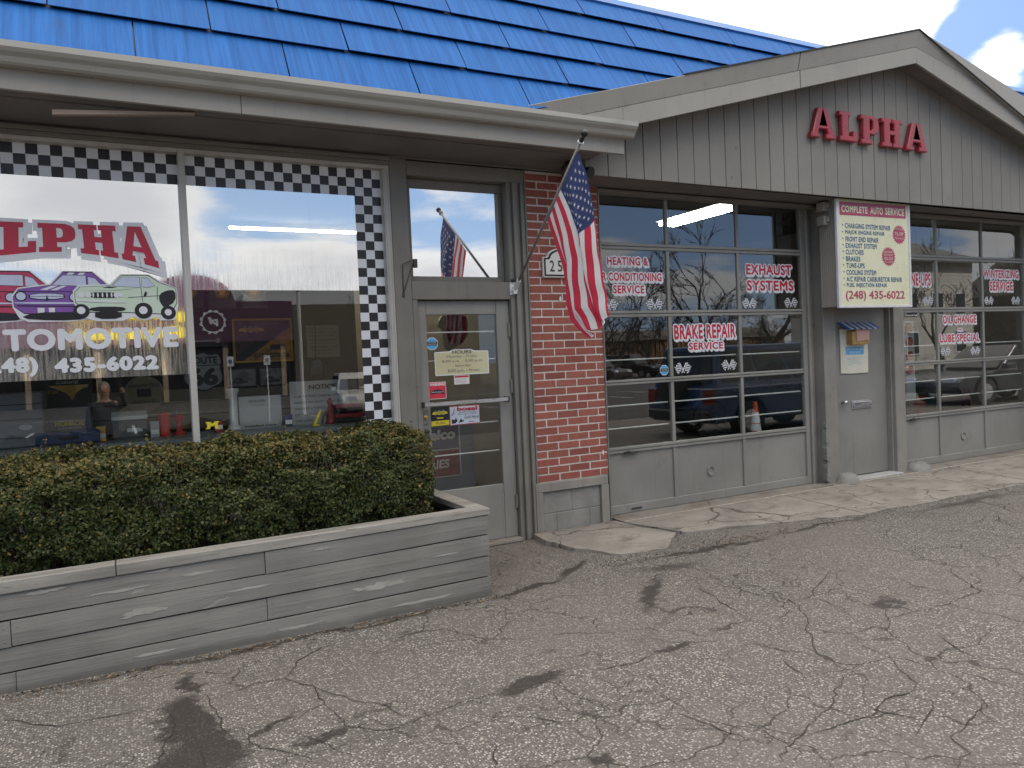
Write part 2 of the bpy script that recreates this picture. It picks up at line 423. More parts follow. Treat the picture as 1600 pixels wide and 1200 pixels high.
def concrete_mat():
    m, t, out = new_mat('stained_concrete')
    co = obj_co(t)
    n = t.noise(co, 2.2, 7, 0.62); f = t.noise(co, 70, 4); v = t.vor(co, 190, out='Color')
    s = t.node('ShaderNodeSeparateColor'); t.put(s.inputs[0], v)
    c = t.mix(t.ramp(n, 0.3, 0.7), (0.165, 0.148, 0.130), (0.265, 0.240, 0.212))
    c = t.mix(t.m('MULTIPLY', s.outputs[0], 0.35), c, (0.32, 0.295, 0.26))
    g = t.noise(t.scale(co, (1, 2.4, 1)), 3.0, 7, 0.7, 0.6)
    c = t.mix(t.m('MULTIPLY', t.ramp(g, 0.50, 0.66), 0.6), c, (0.085, 0.070, 0.058))
    wcc = t.v('ADD', co, t.scale(t.v('SUBTRACT', t.noisec(co, 4.0, 6), (0.5, 0.5, 0.5)), (0.35, 0.35, 0)))
    ce = t.m('MULTIPLY', t.ramp(t.vor(wcc, 0.9, 'DISTANCE_TO_EDGE'), 0.002, 0.009, 1, 0), 0.8)
    c = t.mix(ce, c, (0.045, 0.038, 0.032))
    sy = t.node('ShaderNodeSeparateXYZ'); t.put(sy.inputs[0], co)
    rust = t.m('MULTIPLY', t.ramp(sy.outputs[1], -0.30, 0.0), t.ramp(n, 0.40, 0.62))
    c = t.mix(t.m('MULTIPLY', rust, 0.55), c, (0.095, 0.070, 0.052))
    principled(t, out, c, 0.9, 0, t.m('ADD', n, t.m('MULTIPLY', f, 0.6)), 0.5, 0.006, 0.3)
    return m
M['concrete'] = concrete_mat()
M['crack'] = paint('crack_dirt', (0.030, 0.026, 0.022), 0.95, 0.3, 30, 0.3)

# ------------------------------------------------------------------ mesh builder
class MB:
    def __init__(s):
        s.v = []; s.f = []; s.mi = []
    def add(s, vs, fs, mi=0):
        o = len(s.v)
        s.v.extend([tuple(p) for p in vs])
        for f in fs:
            s.f.append(tuple(i + o for i in f)); s.mi.append(mi)
    def box(s, x0, x1, y0, y1, z0, z1, mi=0):
        s.add([(x0, y0, z0), (x1, y0, z0), (x1, y1, z0), (x0, y1, z0), (x0, y0, z1), (x1, y0, z1), (x1, y1, z1), (x0, y1, z1)],
              [(0, 3, 2, 1), (4, 5, 6, 7), (0, 1, 5, 4), (1, 2, 6, 5), (2, 3, 7, 6), (3, 0, 4, 7)], mi)
    def hexa(s, p, mi=0):
        s.add(p, [(0, 3, 2, 1), (4, 5, 6, 7), (0, 1, 5, 4), (1, 2, 6, 5), (2, 3, 7, 6), (3, 0, 4, 7)], mi)
    def prism_y(s, poly, y0, y1, mi=0):
        """outline in X,Z (counter-clockwise seen from the front), extruded from y0 (front) to y1"""
        n = len(poly)
        vs = [(x, y0, z) for x, z in poly] + [(x, y1, z) for x, z in poly]
        fs = [tuple(range(n)), tuple(range(2 * n - 1, n - 1, -1))]
        fs += [(i, i + n, (i + 1) % n + n, (i + 1) % n) for i in range(n)]
        s.add(vs, fs, mi)
    def prism_x(s, poly, x0, x1, mi=0):
        n = len(poly)
        vs = [(x0, y, z) for y, z in poly] + [(x1, y, z) for y, z in poly]
        fs = [tuple(range(n)), tuple(range(2 * n - 1, n - 1, -1))]
        fs += [(i, i + n, (i + 1) % n + n, (i + 1) % n) for i in range(n)]
        s.add(vs, fs, mi)
    def prism_z(s, poly, z0, z1, mi=0):
        n = len(poly)
        vs = [(x, y, z0) for x, y in poly] + [(x, y, z1) for x, y in poly]
        fs = [tuple(range(n - 1, -1, -1)), tuple(range(n, 2 * n))]
        fs += [(i, (i + 1) % n, (i + 1) % n + n, i + n) for i in range(n)]
        s.add(vs, fs, mi)
    def flat(s, poly, y, mi=0):
        s.add([(x, y, z) for x, z in poly], [tuple(range(len(poly)))], mi)
    def tube(s, pts, rad, n=8, mi=0, caps=True):
        pts = [Vector(p) for p in pts]
        if not hasattr(rad, '__len__'):
            rad = [rad] * len(pts)
        rings = []
        ref = None
        for i, p in enumerate(pts):
            d = (pts[min(i + 1, len(pts) - 1)] - pts[max(i - 1, 0)])
            d = d.normalized() if d.length > 1e-9 else Vector((0, 0, 1))
            if ref is None:
                ref = d.orthogonal().normalized()
            a = (ref - d * ref.dot(d))
            a = a.normalized() if a.length > 1e-6 else d.orthogonal().normalized()
            ref = a
            b = d.cross(a)
            rings.append([p + (a * math.cos(2 * math.pi * k / n) + b * math.sin(2 * math.pi * k / n)) * rad[i] for k in range(n)])
        vs = [q for r_ in rings for q in r_]
        fs = []
        for i in range(len(rings) - 1):
            for k in range(n):
                fs.append((i * n + k, i * n + (k + 1) % n, (i + 1) * n + (k + 1) % n, (i + 1) * n + k))
        if caps:
            fs.append(tuple(range(n - 1, -1, -1)))
            fs.append(tuple((len(rings) - 1) * n + k for k in range(n)))
        s.add(vs, fs, mi)
    def lathe(s, c, prof, axis='Z', n=20, mi=0):
        c = Vector(c)
        vs = []
        for r_, h in prof:
            for k in range(n):
                a = 2 * math.pi * k / n
                if axis == 'Z': p = Vector((r_ * math.cos(a), r_ * math.sin(a), h))
                elif axis == 'Y': p = Vector((r_ * math.cos(a), h, -r_ * math.sin(a)))
                else: p = Vector((h, r_ * math.cos(a), r_ * math.sin(a)))
                vs.append(c + p)
        fs = []
        for i in range(len(prof) - 1):
            for k in range(n):
                fs.append((i * n + k, i * n + (k + 1) % n, (i + 1) * n + (k + 1) % n, (i + 1) * n + k))
        fs.append(tuple(range(n - 1, -1, -1)))
        fs.append(tuple((len(prof) - 1) * n + k for k in range(n)))
        s.add(vs, fs, mi)
    def ball(s, c, r_, n=12, mi=0, sq=(1, 1, 1)):
        prof = [(max(1e-4, r_ * math.sin(math.pi * i / n)), -r_ * math.cos(math.pi * i / n)) for i in range(n + 1)]
        o = len(s.v)
        s.lathe((0, 0, 0), prof, 'Z', n * 2, mi)
        for i in range(o, len(s.v)):
            p = s.v[i]; s.v[i] = (c[0] + p[0] * sq[0], c[1] + p[1] * sq[1], c[2] + p[2] * sq[2])
    def build(s, name, mats, parent=None, bevel=0.0, smooth=False, seg=1):
        me = bpy.data.meshes.new(name)
        me.from_pydata(s.v, [], s.f)
        if not isinstance(mats, (list, tuple)):
            mats = [mats]
        for m_ in mats:
            me.materials.append(M[m_] if isinstance(m_, str) else m_)
        if len(mats) > 1:
            me.polygons.foreach_set('material_index', s.mi)
        if smooth:
            me.polygons.foreach_set('use_smooth', [True] * len(me.polygons))
        me.update()
        o = bpy.data.objects.new(name, me)
        COL.objects.link(o)
        if parent is not None:
            adopt(o, parent)
        if bevel:
            b = o.modifiers.new('bevel', 'BEVEL'); b.width = bevel; b.segments = seg; b.limit_method = 'ANGLE'; b.angle_limit = R(40)
        return o

def adopt(o, parent):
    o.parent = parent
    o.matrix_parent_inverse = Matrix.Translation(-parent.location) if parent.parent is None else Matrix.Identity(4)

def tag(o, label=None, cat=None, group=None, kind=None):
    if label: o['label'] = label
    if cat: o['category'] = cat
    if group: o['group'] = group
    if kind: o['kind'] = kind
    return o

def thing(name, label, cat, loc=(0, 0, 0), group=None):
    o = bpy.data.objects.new(name, None)
    o.empty_display_size = 0.1
    o.location = loc
    COL.objects.link(o)
    return tag(o, label, cat, group)

def dup(root, loc, rz=0.0, sc=1.0, label=None, group=None):
    def cp(o, par):
        c = o.copy(); COL.objects.link(c)
        if par is not None:
            c.parent = par; c.matrix_parent_inverse = Matrix.Identity(4)
        for ch in list(o.children):
            cp(ch, c)
        return c
    c = cp(root, None)
    c.location = loc; c.rotation_euler = (0, 0, rz); c.scale = (sc, sc, sc)
    return tag(c, label, None, group)

# ------------------------------------------------------------------ lettering
_tcache = {}
def curve_to_mesh(cu):
    ob = bpy.data.objects.new('tmp', cu)
    COL.objects.link(ob)
    dg = bpy.context.evaluated_depsgraph_get()
    me = bpy.data.meshes.new_from_object(ob.evaluated_get(dg))
    vs = np.array([tuple(v.co) for v in me.vertices], dtype=float).reshape(-1, 3)
    fs = [tuple(p.vertices) for p in me.polygons]
    bpy.data.objects.remove(ob); bpy.data.meshes.remove(me); bpy.data.curves.remove(cu)
    return vs, fs

def font_mesh(s_, off, spacing=1.0):
    k = (s_, round(off, 4), spacing)
    if k not in _tcache:
        cu = bpy.data.curves.new('tmp', 'FONT')
        cu.body = s_; cu.size = 1.0; cu.offset = off; cu.space_character = spacing; cu.resolution_u = 4
        _tcache[k] = curve_to_mesh(cu)
    return _tcache[k]

_islands = {}
def islands(key, vs, fs):
    """index of the letter each vertex belongs to, counted from the left"""
    if key not in _islands:
        par = list(range(len(vs)))
        def find(i):
            while par[i] != i:
                par[i] = par[par[i]]; i = par[i]
            return i
        for f in fs:
            for q in f[1:]:
                par[find(q)] = find(f[0])
        roots = [find(i) for i in range(len(vs))]
        left = {}
        for i, r_ in enumerate(roots):
            left[r_] = min(left.get(r_, 1e9), vs[i][0])
        order = {r_: k for k, r_ in enumerate(sorted(left, key=left.get))}
        _islands[key] = [order[r_] for r_ in roots]
    return _islands[key]

def txt(mb, s_, x0, x1, z0, z1, y, mi=0, bold=0.02, grow=0.0, dx=0.0, dz=0.0, spacing=1.0, warp=None, mirror=False, lean=0.0):
    """lettering standing in the X,Z plane at depth y, its caps filling the given box"""
    vs, fs = font_mesh(s_, 0.0, spacing)
    isl = islands((s_, 0.0, spacing), vs, fs)
    bx0, bx1 = vs[:, 0].min() - bold, vs[:, 0].max() + bold; by0, by1 = vs[:, 1].min() - bold, vs[:, 1].max() + bold
    kx, kz = (x1 - x0) / (bx1 - bx0), (z1 - z0) / (by1 - by0)
    g = grow * (kx + kz) / 2                                  # an outline grows by the same width all round
    rx, rz = bold * kx + g, bold * kz + g
    sh = [(0, 0)] if max(rx, rz) < 0.0012 else [(rx * math.cos(a_), rz * math.sin(a_)) for a_ in [k * math.pi / 4 for k in range(8)]] + [(rx * .4, rz * .4), (-rx * .4, -rz * .4)]
    for c_, (ox, oz) in enumerate(sh):
        out = []
        for p, k_ in zip(vs, isl):
            u = (p[0] - bx0) / (bx1 - bx0); w = (p[1] - by0) / (by1 - by0)
            if mirror: u = 1 - u
            X = x0 + u * (x1 - x0) + dx + ox + lean * w * (z1 - z0); Zc = z0 + w * (z1 - z0) + dz + oz
            if warp: X, Zc = warp(X, Zc)
            out.append((X, y - 0.00002 * c_ - 0.00024 * (k_ % 3), Zc))      # neighbouring letters never share a plane
        mb.add(out, [tuple(reversed(f)) for f in fs] if mirror else fs, mi)

SLAB = {  # slab serif capitals, unit height, as outer outline then holes
    'A': (0.98, [[(0, 0), (.36, 0), (.36, .17), (.29, .17), (.33, .30), (.62, .30), (.66, .17), (.59, .17), (.59, 0), (.98, 0), (.98, .17), (.91, .17), (.66, 1), (.30, 1), (.06, .17), (0, .17)],
                 [(.365, .44), (.475, .86), (.585, .44)]]),
    'L': (0.80, [[(0, 0), (.80, 0), (.80, .38), (.62, .38), (.62, .20), (.42, .20), (.42, .83), (.52, .83), (.52, 1), (0, 1), (0, .83), (.10, .83), (.10, .17), (0, .17)]]),
    'P': (0.86, [[(0, 0), (.52, 0), (.52, .17), (.42, .17), (.42, .34), (.62, .34), (.76, .40), (.84, .50), (.86, .67), (.84, .84), (.76, .94), (.62, 1), (0, 1), (0, .83), (.10, .83), (.10, .17), (0, .17)],
                 [(.42, .50), (.42, .84), (.50, .84), (.555, .79), (.57, .67), (.555, .55), (.50, .50)]]),
    'H': (1.04, [[(0, 0), (.50, 0), (.50, .17), (.42, .17), (.42, .42), (.62, .42), (.62, .17), (.54, .17), (.54, 0), (1.04, 0), (1.04, .17), (.94, .17), (.94, .83), (1.04, .83), (1.04, 1), (.54, 1), (.54, .83), (.62, .83), (.62, .60), (.42, .60), (.42, .83), (.50, .83), (.50, 1), (0, 1), (0, .83), (.10, .83), (.10, .17), (0, .17)]]),
}
def slab(ch, offset=0.0, extrude=0.0, bevel=0.0):
    w, polys = SLAB[ch]
    cu = bpy.data.curves.new('tmp', 'CURVE')
    cu.dimensions = '2D'; cu.fill_mode = 'BOTH'; cu.offset = offset; cu.extrude = extrude; cu.bevel_depth = bevel; cu.bevel_resolution = 0
    for p in polys:
        sp = cu.splines.new('POLY'); sp.points.add(len(p) - 1); sp.use_cyclic_u = True
        for i, (x, y) in enumerate(p):
            sp.points[i].co = (x, y, 0, 1)
    vs, fs = curve_to_mesh(cu)
    return w, vs, fs

# ================================================================== GROUND
def ground_sheet(name, poly, z, m, kind='structure'):
    mb = MB(); mb.add([(x, y, z) for x, y in poly], [tuple(range(len(poly)))])
    return tag(mb.build(name, m), kind=kind)
M['grass'] = island_mat('dry_grass', [(0.10, 0.085, 0.04), (0.07, 0.075, 0.03)], 0.95, 2.5, 0.4)
M['far_ground'] = paint('dry_winter_ground', (0.13, 0.105, 0.06), 0.95, 0.3, 0.12, 0.3)
ground_sheet('ground', [(-900, -900), (900, -900), (900, 900), (-900, 900)], -0.03, 'far_ground')
lot = ground_sheet('parking_lot', [(-60, -60), (90, -60), (90, 12), (-60, 12)], 0.0, 'asphalt')

# concrete apron in front of the garage doors, slabs with irregular outer edge
ap = MB()
edge = [(3.50, -1.11), (3.95, -1.03), (4.45, -1.10), (5.01, -1.12), (5.62, -1.09), (6.3, -1.12), (6.99, -1.11), (7.8, -1.17), (8.70, -1.20), (10.4, -1.22), (12.5, -1.25)]
def apron_z(y):
    return 0.004 + 0.056 * max(0.0, min(1.0, (y + 1.2) / 1.35))
def slab_poly(pts):
    ap.add([(x, y, apron_z(y)) for x, y in pts] + [(x, y, -0.1) for x, y in pts],
           [tuple(range(len(pts)))] + [(i, i + len(pts), (i + 1) % len(pts) + len(pts), (i + 1) % len(pts)) for i in range(len(pts))])
rnd = random.Random(3)
def jag(p, q, n, a):
    out = []
    for i in range(n):
        t_ = i / n
        out.append((p[0] + (q[0] - p[0]) * t_ + rnd.uniform(-a, a), p[1] + (q[1] - p[1]) * t_ + rnd.uniform(-a, a)))
    return out
left_patch = jag((3.21, -0.30), (3.30, -0.62), 4, .02) + jag((3.30, -0.62), (3.5, -0.98), 4, .02) + jag((3.5, -0.98), (3.92, -1.02), 4, .02) + jag((3.92, -1.02), (4.30, -0.70), 4, .02) + jag((4.30, -0.70), (4.12, -0.25), 4, .015) + [(4.10, -0.05), (3.22, -0.05)]
slab_poly(left_patch)
xs = [(4.14, 6.22), (6.235, 9.0), (9.015, 12.5)]
for x0, x1 in xs:
    fr = jag((x0 + (0.22 if x0 < 4.2 else 0), -0.72 if x0 < 4.2 else -1.12), (x1, -1.14 - 0.02 * (x1 - 6)), 18, .022)
    slab_poly(fr + [(x1, -1.14 - 0.02 * (x1 - 6)), (x1, -0.14), (x0, -0.14)])
# inner strip under the doors behind a worn joint
slab_poly([(4.14, -0.115), (7.0, -0.115), (7.0, 0.2), (4.14, 0.2)])
slab_poly([(7.02, -0.115), (12.5, -0.115), (12.5, 0.2), (7.02, 0.2)])
apron = tag(ap.build('concrete_apron', 'concrete'), kind='structure')
jt = MB(); jt.box(4.15, 12.5, -0.139, -0.116, 0.02, 0.0505)
jt.build('joint_strip', paint('pale_joint_filler', (0.34, 0.30, 0.25), 0.9, 0.25, 18, 0.4), apron)

# cracks: real polylines of the lot, as ragged dark strips
CR = [
 [(4.55, -1.83), (4.44, -2.2), (4.06, -2.42), (3.93, -2.5), (3.87, -2.62), (3.86, -2.78), (3.76, -2.93)],
 [(3.63, -1.71), (3.43, -2.0), (3.34, -2.29), (3.3, -2.45), (3.25, -2.64)],
 [(3.74, -1.68), (3.61, -2.18), (3.73, -2.48), (3.6, -2.74), (3.34, -2.97), (3.16, -3.19), (3.14, -3.34), (3.13, -3.48), (3.01, -3.58), (2.87, -3.7)],
 [(3.13, -3.48), (3.05, -3.43), (2.9, -3.51), (2.78, -3.59), (2.63, -3.65), (2.43, -3.73), (2.21, -3.84)],
 [(3.46, -3.35), (3.36, -3.53), (3.26, -3.66), (3.12, -3.72), (2.98, -3.72), (2.81, -3.77), (2.64, -3.76), (2.45, -3.75)],
 [(3.13, -3.74), (3.13, -3.82), (2.97, -3.94), (2.81, -3.98)],
 [(5.32, -2.53), (5.02, -2.74), (4.81, -3.05), (4.42, -3.1), (4.16, -3.06), (3.87, -3.07)],
 [(4.81, -3.05), (4.89, -3.19), (4.9, -3.34)],
 [(4.42, -3.1), (4.44, -3.33), (4.47, -3.57)],
 [(7.21, -1.74), (6.75, -2.11), (6.47, -2.51)],
 [(3.89, -3.34), (3.81, -3.52), (3.76, -3.65)],
 [(3.53, -3.7), (3.55, -3.85), (3.58, -4.04)],
 [(2.11, -2.73), (2.36, -2.74), (2.52, -2.68)],
 [(1.4, -2.86), (1.58, -3.01), (1.68, -3.15), (1.7, -3.33)],
 [(2.1, -3.27), (2.17, -3.46), (2.23, -3.64)],
 [(2.3, -3.49), (2.37, -3.63), (2.45, -3.75)],
 [(3.31, -3.98), (3.09, -4.02), (2.91, -4.07), (2.86, -4.17), (2.71, -4.21)],
 [(3.44, -3.22), (3.43, -3.37)],
 [(2.96, -3.16), (2.9, -3.32)],
 [(5.45, -2.84), (5.29, -3.03), (5.12, -3.1)],
 [(2.87, -3.7), (2.88, -3.81), (2.94, -3.91)],
 [(1.84, -2.81), (1.88, -2.96), (1.9, -3.06), (1.87, -3.12)],
 [(3.0, -2.91), (3.07, -3.08), (3.16, -3.19)],
 [(0.7, -1.89), (0.81, -1.7), (0.95, -1.6), (1.2, -1.57)],
 [(0.36, -1.97), (0.52, -1.9), (0.7, -1.89), (0.79, -2.11), (0.79, -2.32), (0.66, -2.37), (0.54, -2.42), (0.4, -2.35)],
 [(0.79, -2.32), (0.82, -2.63), (0.96, -2.73), (1.18, -2.71), (1.36, -2.69), (1.57, -2.66)],
 [(0.79, -2.11), (0.9, -2.31), (1.03, -2.53), (1.1, -2.68)],
 [(-0.64, -1.57), (-0.33, -1.86), (-0.13, -1.88), (0.07, -1.89)],
 [(0.55, -2.43), (0.69, -2.69), (0.78, -2.87)],
 [(1.31, -3.08), (1.23, -3.3)],
 [(0.18, -1.92), (0.1, -2.28), (0.05, -2.55)],
 [(0.31, -1.88), (0.35, -2.19), (0.36, -2.48)],
 [(0.82, -2.67), (0.92, -2.62), (1.03, -2.72)],
 [(0.4, -2.35), (0.45, -2.56), (0.59, -2.75)],
]
ck = MB()
rnd = random.Random(11)
for pl in CR:
    pts = []
    for (x0, y0), (x1, y1) in zip(pl[:-1], pl[1:]):
        n = max(3, int(math.hypot(x1 - x0, y1 - y0) / 0.035))
        for i in range(n):
            t_ = i / n
            x = x0 + (x1 - x0) * t_; y = y0 + (y1 - y0) * t_
            nx = noise.noise(Vector((x * 5, y * 5, 1.3))) * 0.035 + rnd.uniform(-.010, .010)
            ny = noise.noise(Vector((x * 5, y * 5, 7.7))) * 0.035 + rnd.uniform(-.010, .010)
            pts.append((x + nx, y + ny))
    pts.append(pl[-1])
    vs, fs = [], []
    for i, (x, y) in enumerate(pts):
        a = pts[max(0, i - 1)]; b = pts[min(len(pts) - 1, i + 1)]
        d = Vector((b[0] - a[0], b[1] - a[1])); d = d.normalized() if d.length else Vector((1, 0))
        e_ = min(1, 4 * i / len(pts), 4 * (len(pts) - 1 - i) / len(pts))
        w = (0.0009 + 0.0040 * (0.5 + 0.9 * noise.noise(Vector((x * 7, y * 7, 3))) ) * (0.5 + 0.5 * rnd.random())) * (0.3 + 0.7 * e_)
        w = max(0.001, w)
        vs += [(x - d.y * w, y + d.x * w, 0.004), (x + d.y * w, y - d.x * w, 0.004)]
    for i in range(len(pts) - 1):
        fs.append((2 * i, 2 * i + 1, 2 * i + 3, 2 * i + 2))
    ck.add(vs, fs)
tag(ck.build('pavement_crack', 'crack', lot), kind='stuff')
# loose grit and twigs along the broken edges
gr = MB()
for _ in range(900):
    if rnd.random() < 0.5:
        x = rnd.uniform(3.2, 8.8); y = -1.12 + rnd.gauss(0, 0.07)
    else:
        x = rnd.uniform(-0.8, 2.25); y = -1.31 - abs(rnd.gauss(0, 0.035))
    r_ = rnd.uniform(.002, .007)
    a = rnd.uniform(0, 6.28)
    gr.hexa([(x + r_ * math.cos(a + q), y + r_ * math.sin(a + q), 0.001) for q in (0, 1.4, 3.1, 4.6)] + [(x + .6 * r_ * math.cos(a + q), y + .6 * r_ * math.sin(a + q), 0.001 + r_) for q in (0, 1.4, 3.1, 4.6)])
tag(gr.build('grit', island_mat('loose_grit', [(0.05, 0.04, 0.035), (0.12, 0.10, 0.085), (0.03, 0.026, 0.022)], 0.95, 40, 0.2)), kind='stuff')

lt = MB()
for _ in range(260):
    if rnd.random() < 0.55: x = rnd.uniform(-0.7, 2.3); y = -1.32 - abs(rnd.gauss(0, 0.06))
    elif rnd.random() < 0.6: x = rnd.uniform(3.9, 5.2); y = -1.16 + rnd.gauss(0, 0.05)
    else: x = rnd.uniform(2.25, 3.2); y = rnd.uniform(-.9, -.1)
    a = rnd.uniform(0, 6.28); l_ = rnd.uniform(.008, .022) if rnd.random() < .5 else rnd.uniform(.03, .07)
    w = l_ * .4 if l_ < .025 else .0016
    ca, sa_ = math.cos(a), math.sin(a); up = rnd.uniform(.003, .010)
    lt.add([(x - ca * l_, y - sa_ * l_, .005), (x + sa_ * w, y - ca * w, .006), (x + ca * l_, y + sa_ * l_, .005 + up), (x - sa_ * w, y + ca * w, .006 + up * .6)], [(0, 1, 2, 3)])
tag(lt.build('leaf_litter', island_mat('dry_litter', [(0.10, 0.065, 0.035), (0.20, 0.14, 0.08), (0.06, 0.04, 0.025), (0.26, 0.20, 0.12)], 0.9, 40, 0.2)), kind='stuff')

# ================================================================== THE SHOP
shop = thing('auto_shop', 'grey painted single-storey repair shop with blue metal roof and two glazed garage doors', 'building', (4.0, 1.0, 0))
def part(mb, name, m, parent=shop, **kw):
    return mb.build(name, m, parent, **kw)

# walls round the back, interior shells
mb = MB()
mb.box(-7, -6.8, 0.2, 9, 0, 3.3); mb.box(13.0, 13.2, 0.2, 9, 0, 4.9); mb.box(-6.8, 13.0, 9, 9.2, 0, 3.3)
part(mb, 'side_wall', 'grey')
mb = MB()
mb.box(-6.8, 3.4, 3.9, 4.0, 0.02, 3.27); mb.box(3.4, 3.5, 0.3, 8.9, 0.02, 3.6)
part(mb, 'partition', paint('shop_interior_wall', (0.20, 0.17, 0.12), 0.8, 0.1, 3, 0.05))
mb = MB(); mb.box(3.52, 12.98, 8.7, 8.8, 0.02, 3.9)
part(mb, 'garage_back_wall', paint('garage_block_wall', (0.07, 0.07, 0.07), 0.8, 0.2, 2, 0.2))
mb = MB(); mb.box(-6.8, 13.0, 0.21, 9.0, -0.05, 0.018)
part(mb, 'interior_floor', paint('interior_floor', (0.05, 0.048, 0.046), 0.5, 0.2, 2, 0.1))
mb = MB(); mb.box(-6.8, 3.4, 0.22, 3.88, 3.275, 3.30); mb.box(3.52, 12.98, 0.22, 8.68, 4.05, 4.10); mb.box(3.52, 12.98, 0.2, 0.24, 3.31, 4.05)
part(mb, 'ceiling', paint('ceiling_tile', (0.10, 0.10, 0.10), 0.8, 0.1, 3, 0.1))

# ---- storefront
mb = MB(); mb.box(-7, 2.05, 0.0, 0.2, 0.0, 0.98)
part(mb, 'wall_below_window', 'grey')
mb = MB(); mb.box(2.052, 2.20, -0.004, 0.2, 0.0, 3.30)
part(mb, 'door_post', 'grey_trim', bevel=0.004)

def window(name, x0, x1, film_z):
    fr = MB()
    fr.box(x0, x1, -0.0125, 0.11, 3.203, 3.2325)            # head strip
    w = fr.build(name, 'cream_trim', shop, bevel=0.003)
    fr = MB(); fr.box(x0, x1, 0.0, 0.11, 0.99, 1.06); fr.build('sill', 'cream_trim', w, bevel=0.003)
    g = MB(); g.box(x0, x1, 0.060, 0.066, 1.06, film_z)
    g.build('pane', 'glass_store', w)
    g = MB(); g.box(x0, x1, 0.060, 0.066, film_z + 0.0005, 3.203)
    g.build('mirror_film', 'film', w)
    return w
wins = []
for x0, x1, fz in ((-4.01, -2.515, 1.61), (-2.49, -1.035, 1.61), (-1.015, 0.470, 1.611), (0.515, 1.995, 2.224)):
    wins.append(window('shop_window', x0, x1, fz))
for i, (x0, x1) in enumerate(((-2.515, -2.49), (-1.035, -1.015), (0.470, 0.515), (1.995, 2.048))):
    mu = MB()
    mu.box(x0, x1, -0.012, 0.11, 0.985, 3.2325)
    if i == 3:
        mu.box(x0 + 0.010, x0 + 0.018, -0.020, -0.012, 1.06, 3.203); mu.box(x0 + 0.036, x0 + 0.044, -0.020, -0.012, 1.06, 3.203)
    mu.build('mullion', 'cream_trim', shop, bevel=0.003)
mb = MB(); mb.box(-7, 2.05, -0.02, 0.2, 3.233, 3.268); mb.box(-7, 2.05, -0.035, 0.2, 3.268, 3.30); mb.box(-7, -4.03, 0, 0.2, 0.98, 3.232)
part(mb, 'window_head', 'grey_trim', bevel=0.004)

# ---- entry door with transom
mb = MB()
mb.box(2.201, 3.30, -0.004, 0.16, 3.172, 3.29)                       # head
mb.box(2.201, 3.12, -0.004, 0.16, 2.145, 2.296)                      # transom bar
mb.box(3.122, 3.165, -0.004, 0.16, 0.0, 3.171)                       # jamb
mb.box(3.166, 3.205, -0.035, 0.16, 0.0, 3.171); mb.box(3.206, 3.238, -0.015, 0.16, 0.0, 3.171); mb.box(3.239, 3.262, -0.045, 0.16, 0.0, 3.171); mb.box(3.263, 3.296, -0.008, 0.16, 0.0, 3.171)
mb.box(2.201, 2.248, -0.001, 0.16, 0.0, 2.145)
part(mb, 'door_frame', 'grey_trim', bevel=0.004)
mb = MB()
mb.box(2.215, 3.121, 0.10, 0.15, 2.297, 2.352); mb.box(2.215, 3.121, 0.10, 0.15, 3.095, 3.171); mb.box(2.215, 2.26, 0.10, 0.15, 2.353, 3.094); mb.box(3.085, 3.121, 0.10, 0.15, 2.353, 3.094)
tw = part(mb, 'transom_window', 'grey_trim', bevel=0.004)
mb = MB(); mb.box(2.261, 3.084, 0.120, 0.126, 2.353, 3.094)
mb.build('pane', 'glass_transom', tw)
mb = MB()
mb.box(2.252, 2.333, 0.045, 0.09, 0.035, 2.138); mb.box(2.992, 3.118, 0.045, 0.09, 0.035, 2.138)
mb.box(2.334, 2.991, 0.046, 0.089, 2.02, 2.138); mb.box(2.334, 2.991, 0.046, 0.089, 0.035, 0.518)
ed = part(mb, 'entry_door', 'door_grey', bevel=0.004)
mb = MB(); mb.box(2.334, 2.991, 0.066, 0.072, 0.519, 2.019)
mb.build('pane', 'glass_store', ed)
mb = MB(); mb.box(2.245, 3.035, -0.045, -0.020, 1.250, 1.286)
mb.build('push_bar', 'steel', ed, bevel=0.005)
for xb in (2.238, 3.028):
    mb = MB(); mb.box(xb, xb + .014, -0.05, 0.045, 1.242, 1.292); mb.build('bar_bracket', 'iron', ed, bevel=0.003)
mb = MB(); mb.lathe((2.286, 0.044, 1.157), [(0.019, 0), (0.019, -0.008), (0.012, -0.012), (0.011, -0.014)], 'Y', 18)
mb.build('lock', 'brass', ed, smooth=False)
mb = MB(); mb.tube([(2.285, 0.044, 1.035), (2.285, -0.01, 1.03), (2.285, -0.025, 0.99), (2.285, -0.022, 0.93), (2.285, -0.008, 0.89), (2.285, 0.044, 0.885)], [.009, .009, .010, .010, .009, .008], 8)
mb.box(2.272, 2.298, 0.038, 0.044, 0.86, 1.06); mb.ball((2.285, -0.012, 1.045), 0.012, 6)
mb.build('pull_handle', 'iron', ed, smooth=True)
mb = MB(); mb.box(2.262, 2.31, 0.038, 0.0445, 1.10, 1.225)
mb.build('lock_plate', 'grey_trim', ed)
for zc in (1.88, 1.38, 0.35):
    mb = MB(); mb.tube([(3.108, 0.030, zc - .06), (3.108, 0.030, zc + .06)], .011, 10); mb.box(3.10, 3.120, 0.034, 0.046, zc - .05, zc + .05)
    mb.build('hinge', 'grey_trim', ed)
for zc in (1.872, 1.63, 1.072, 0.815):
    mb = MB(); mb.tube([(2.335, 0.10, zc), (2.99, 0.10, zc)], .006, 6)
    mb.build('guard_bar', 'zinc', ed)
mb = MB(); mb.box(2.21, 3.12, -0.05, 0.14, 0.004, 0.033)
part(mb, 'threshold', 'concrete', bevel=0.004)

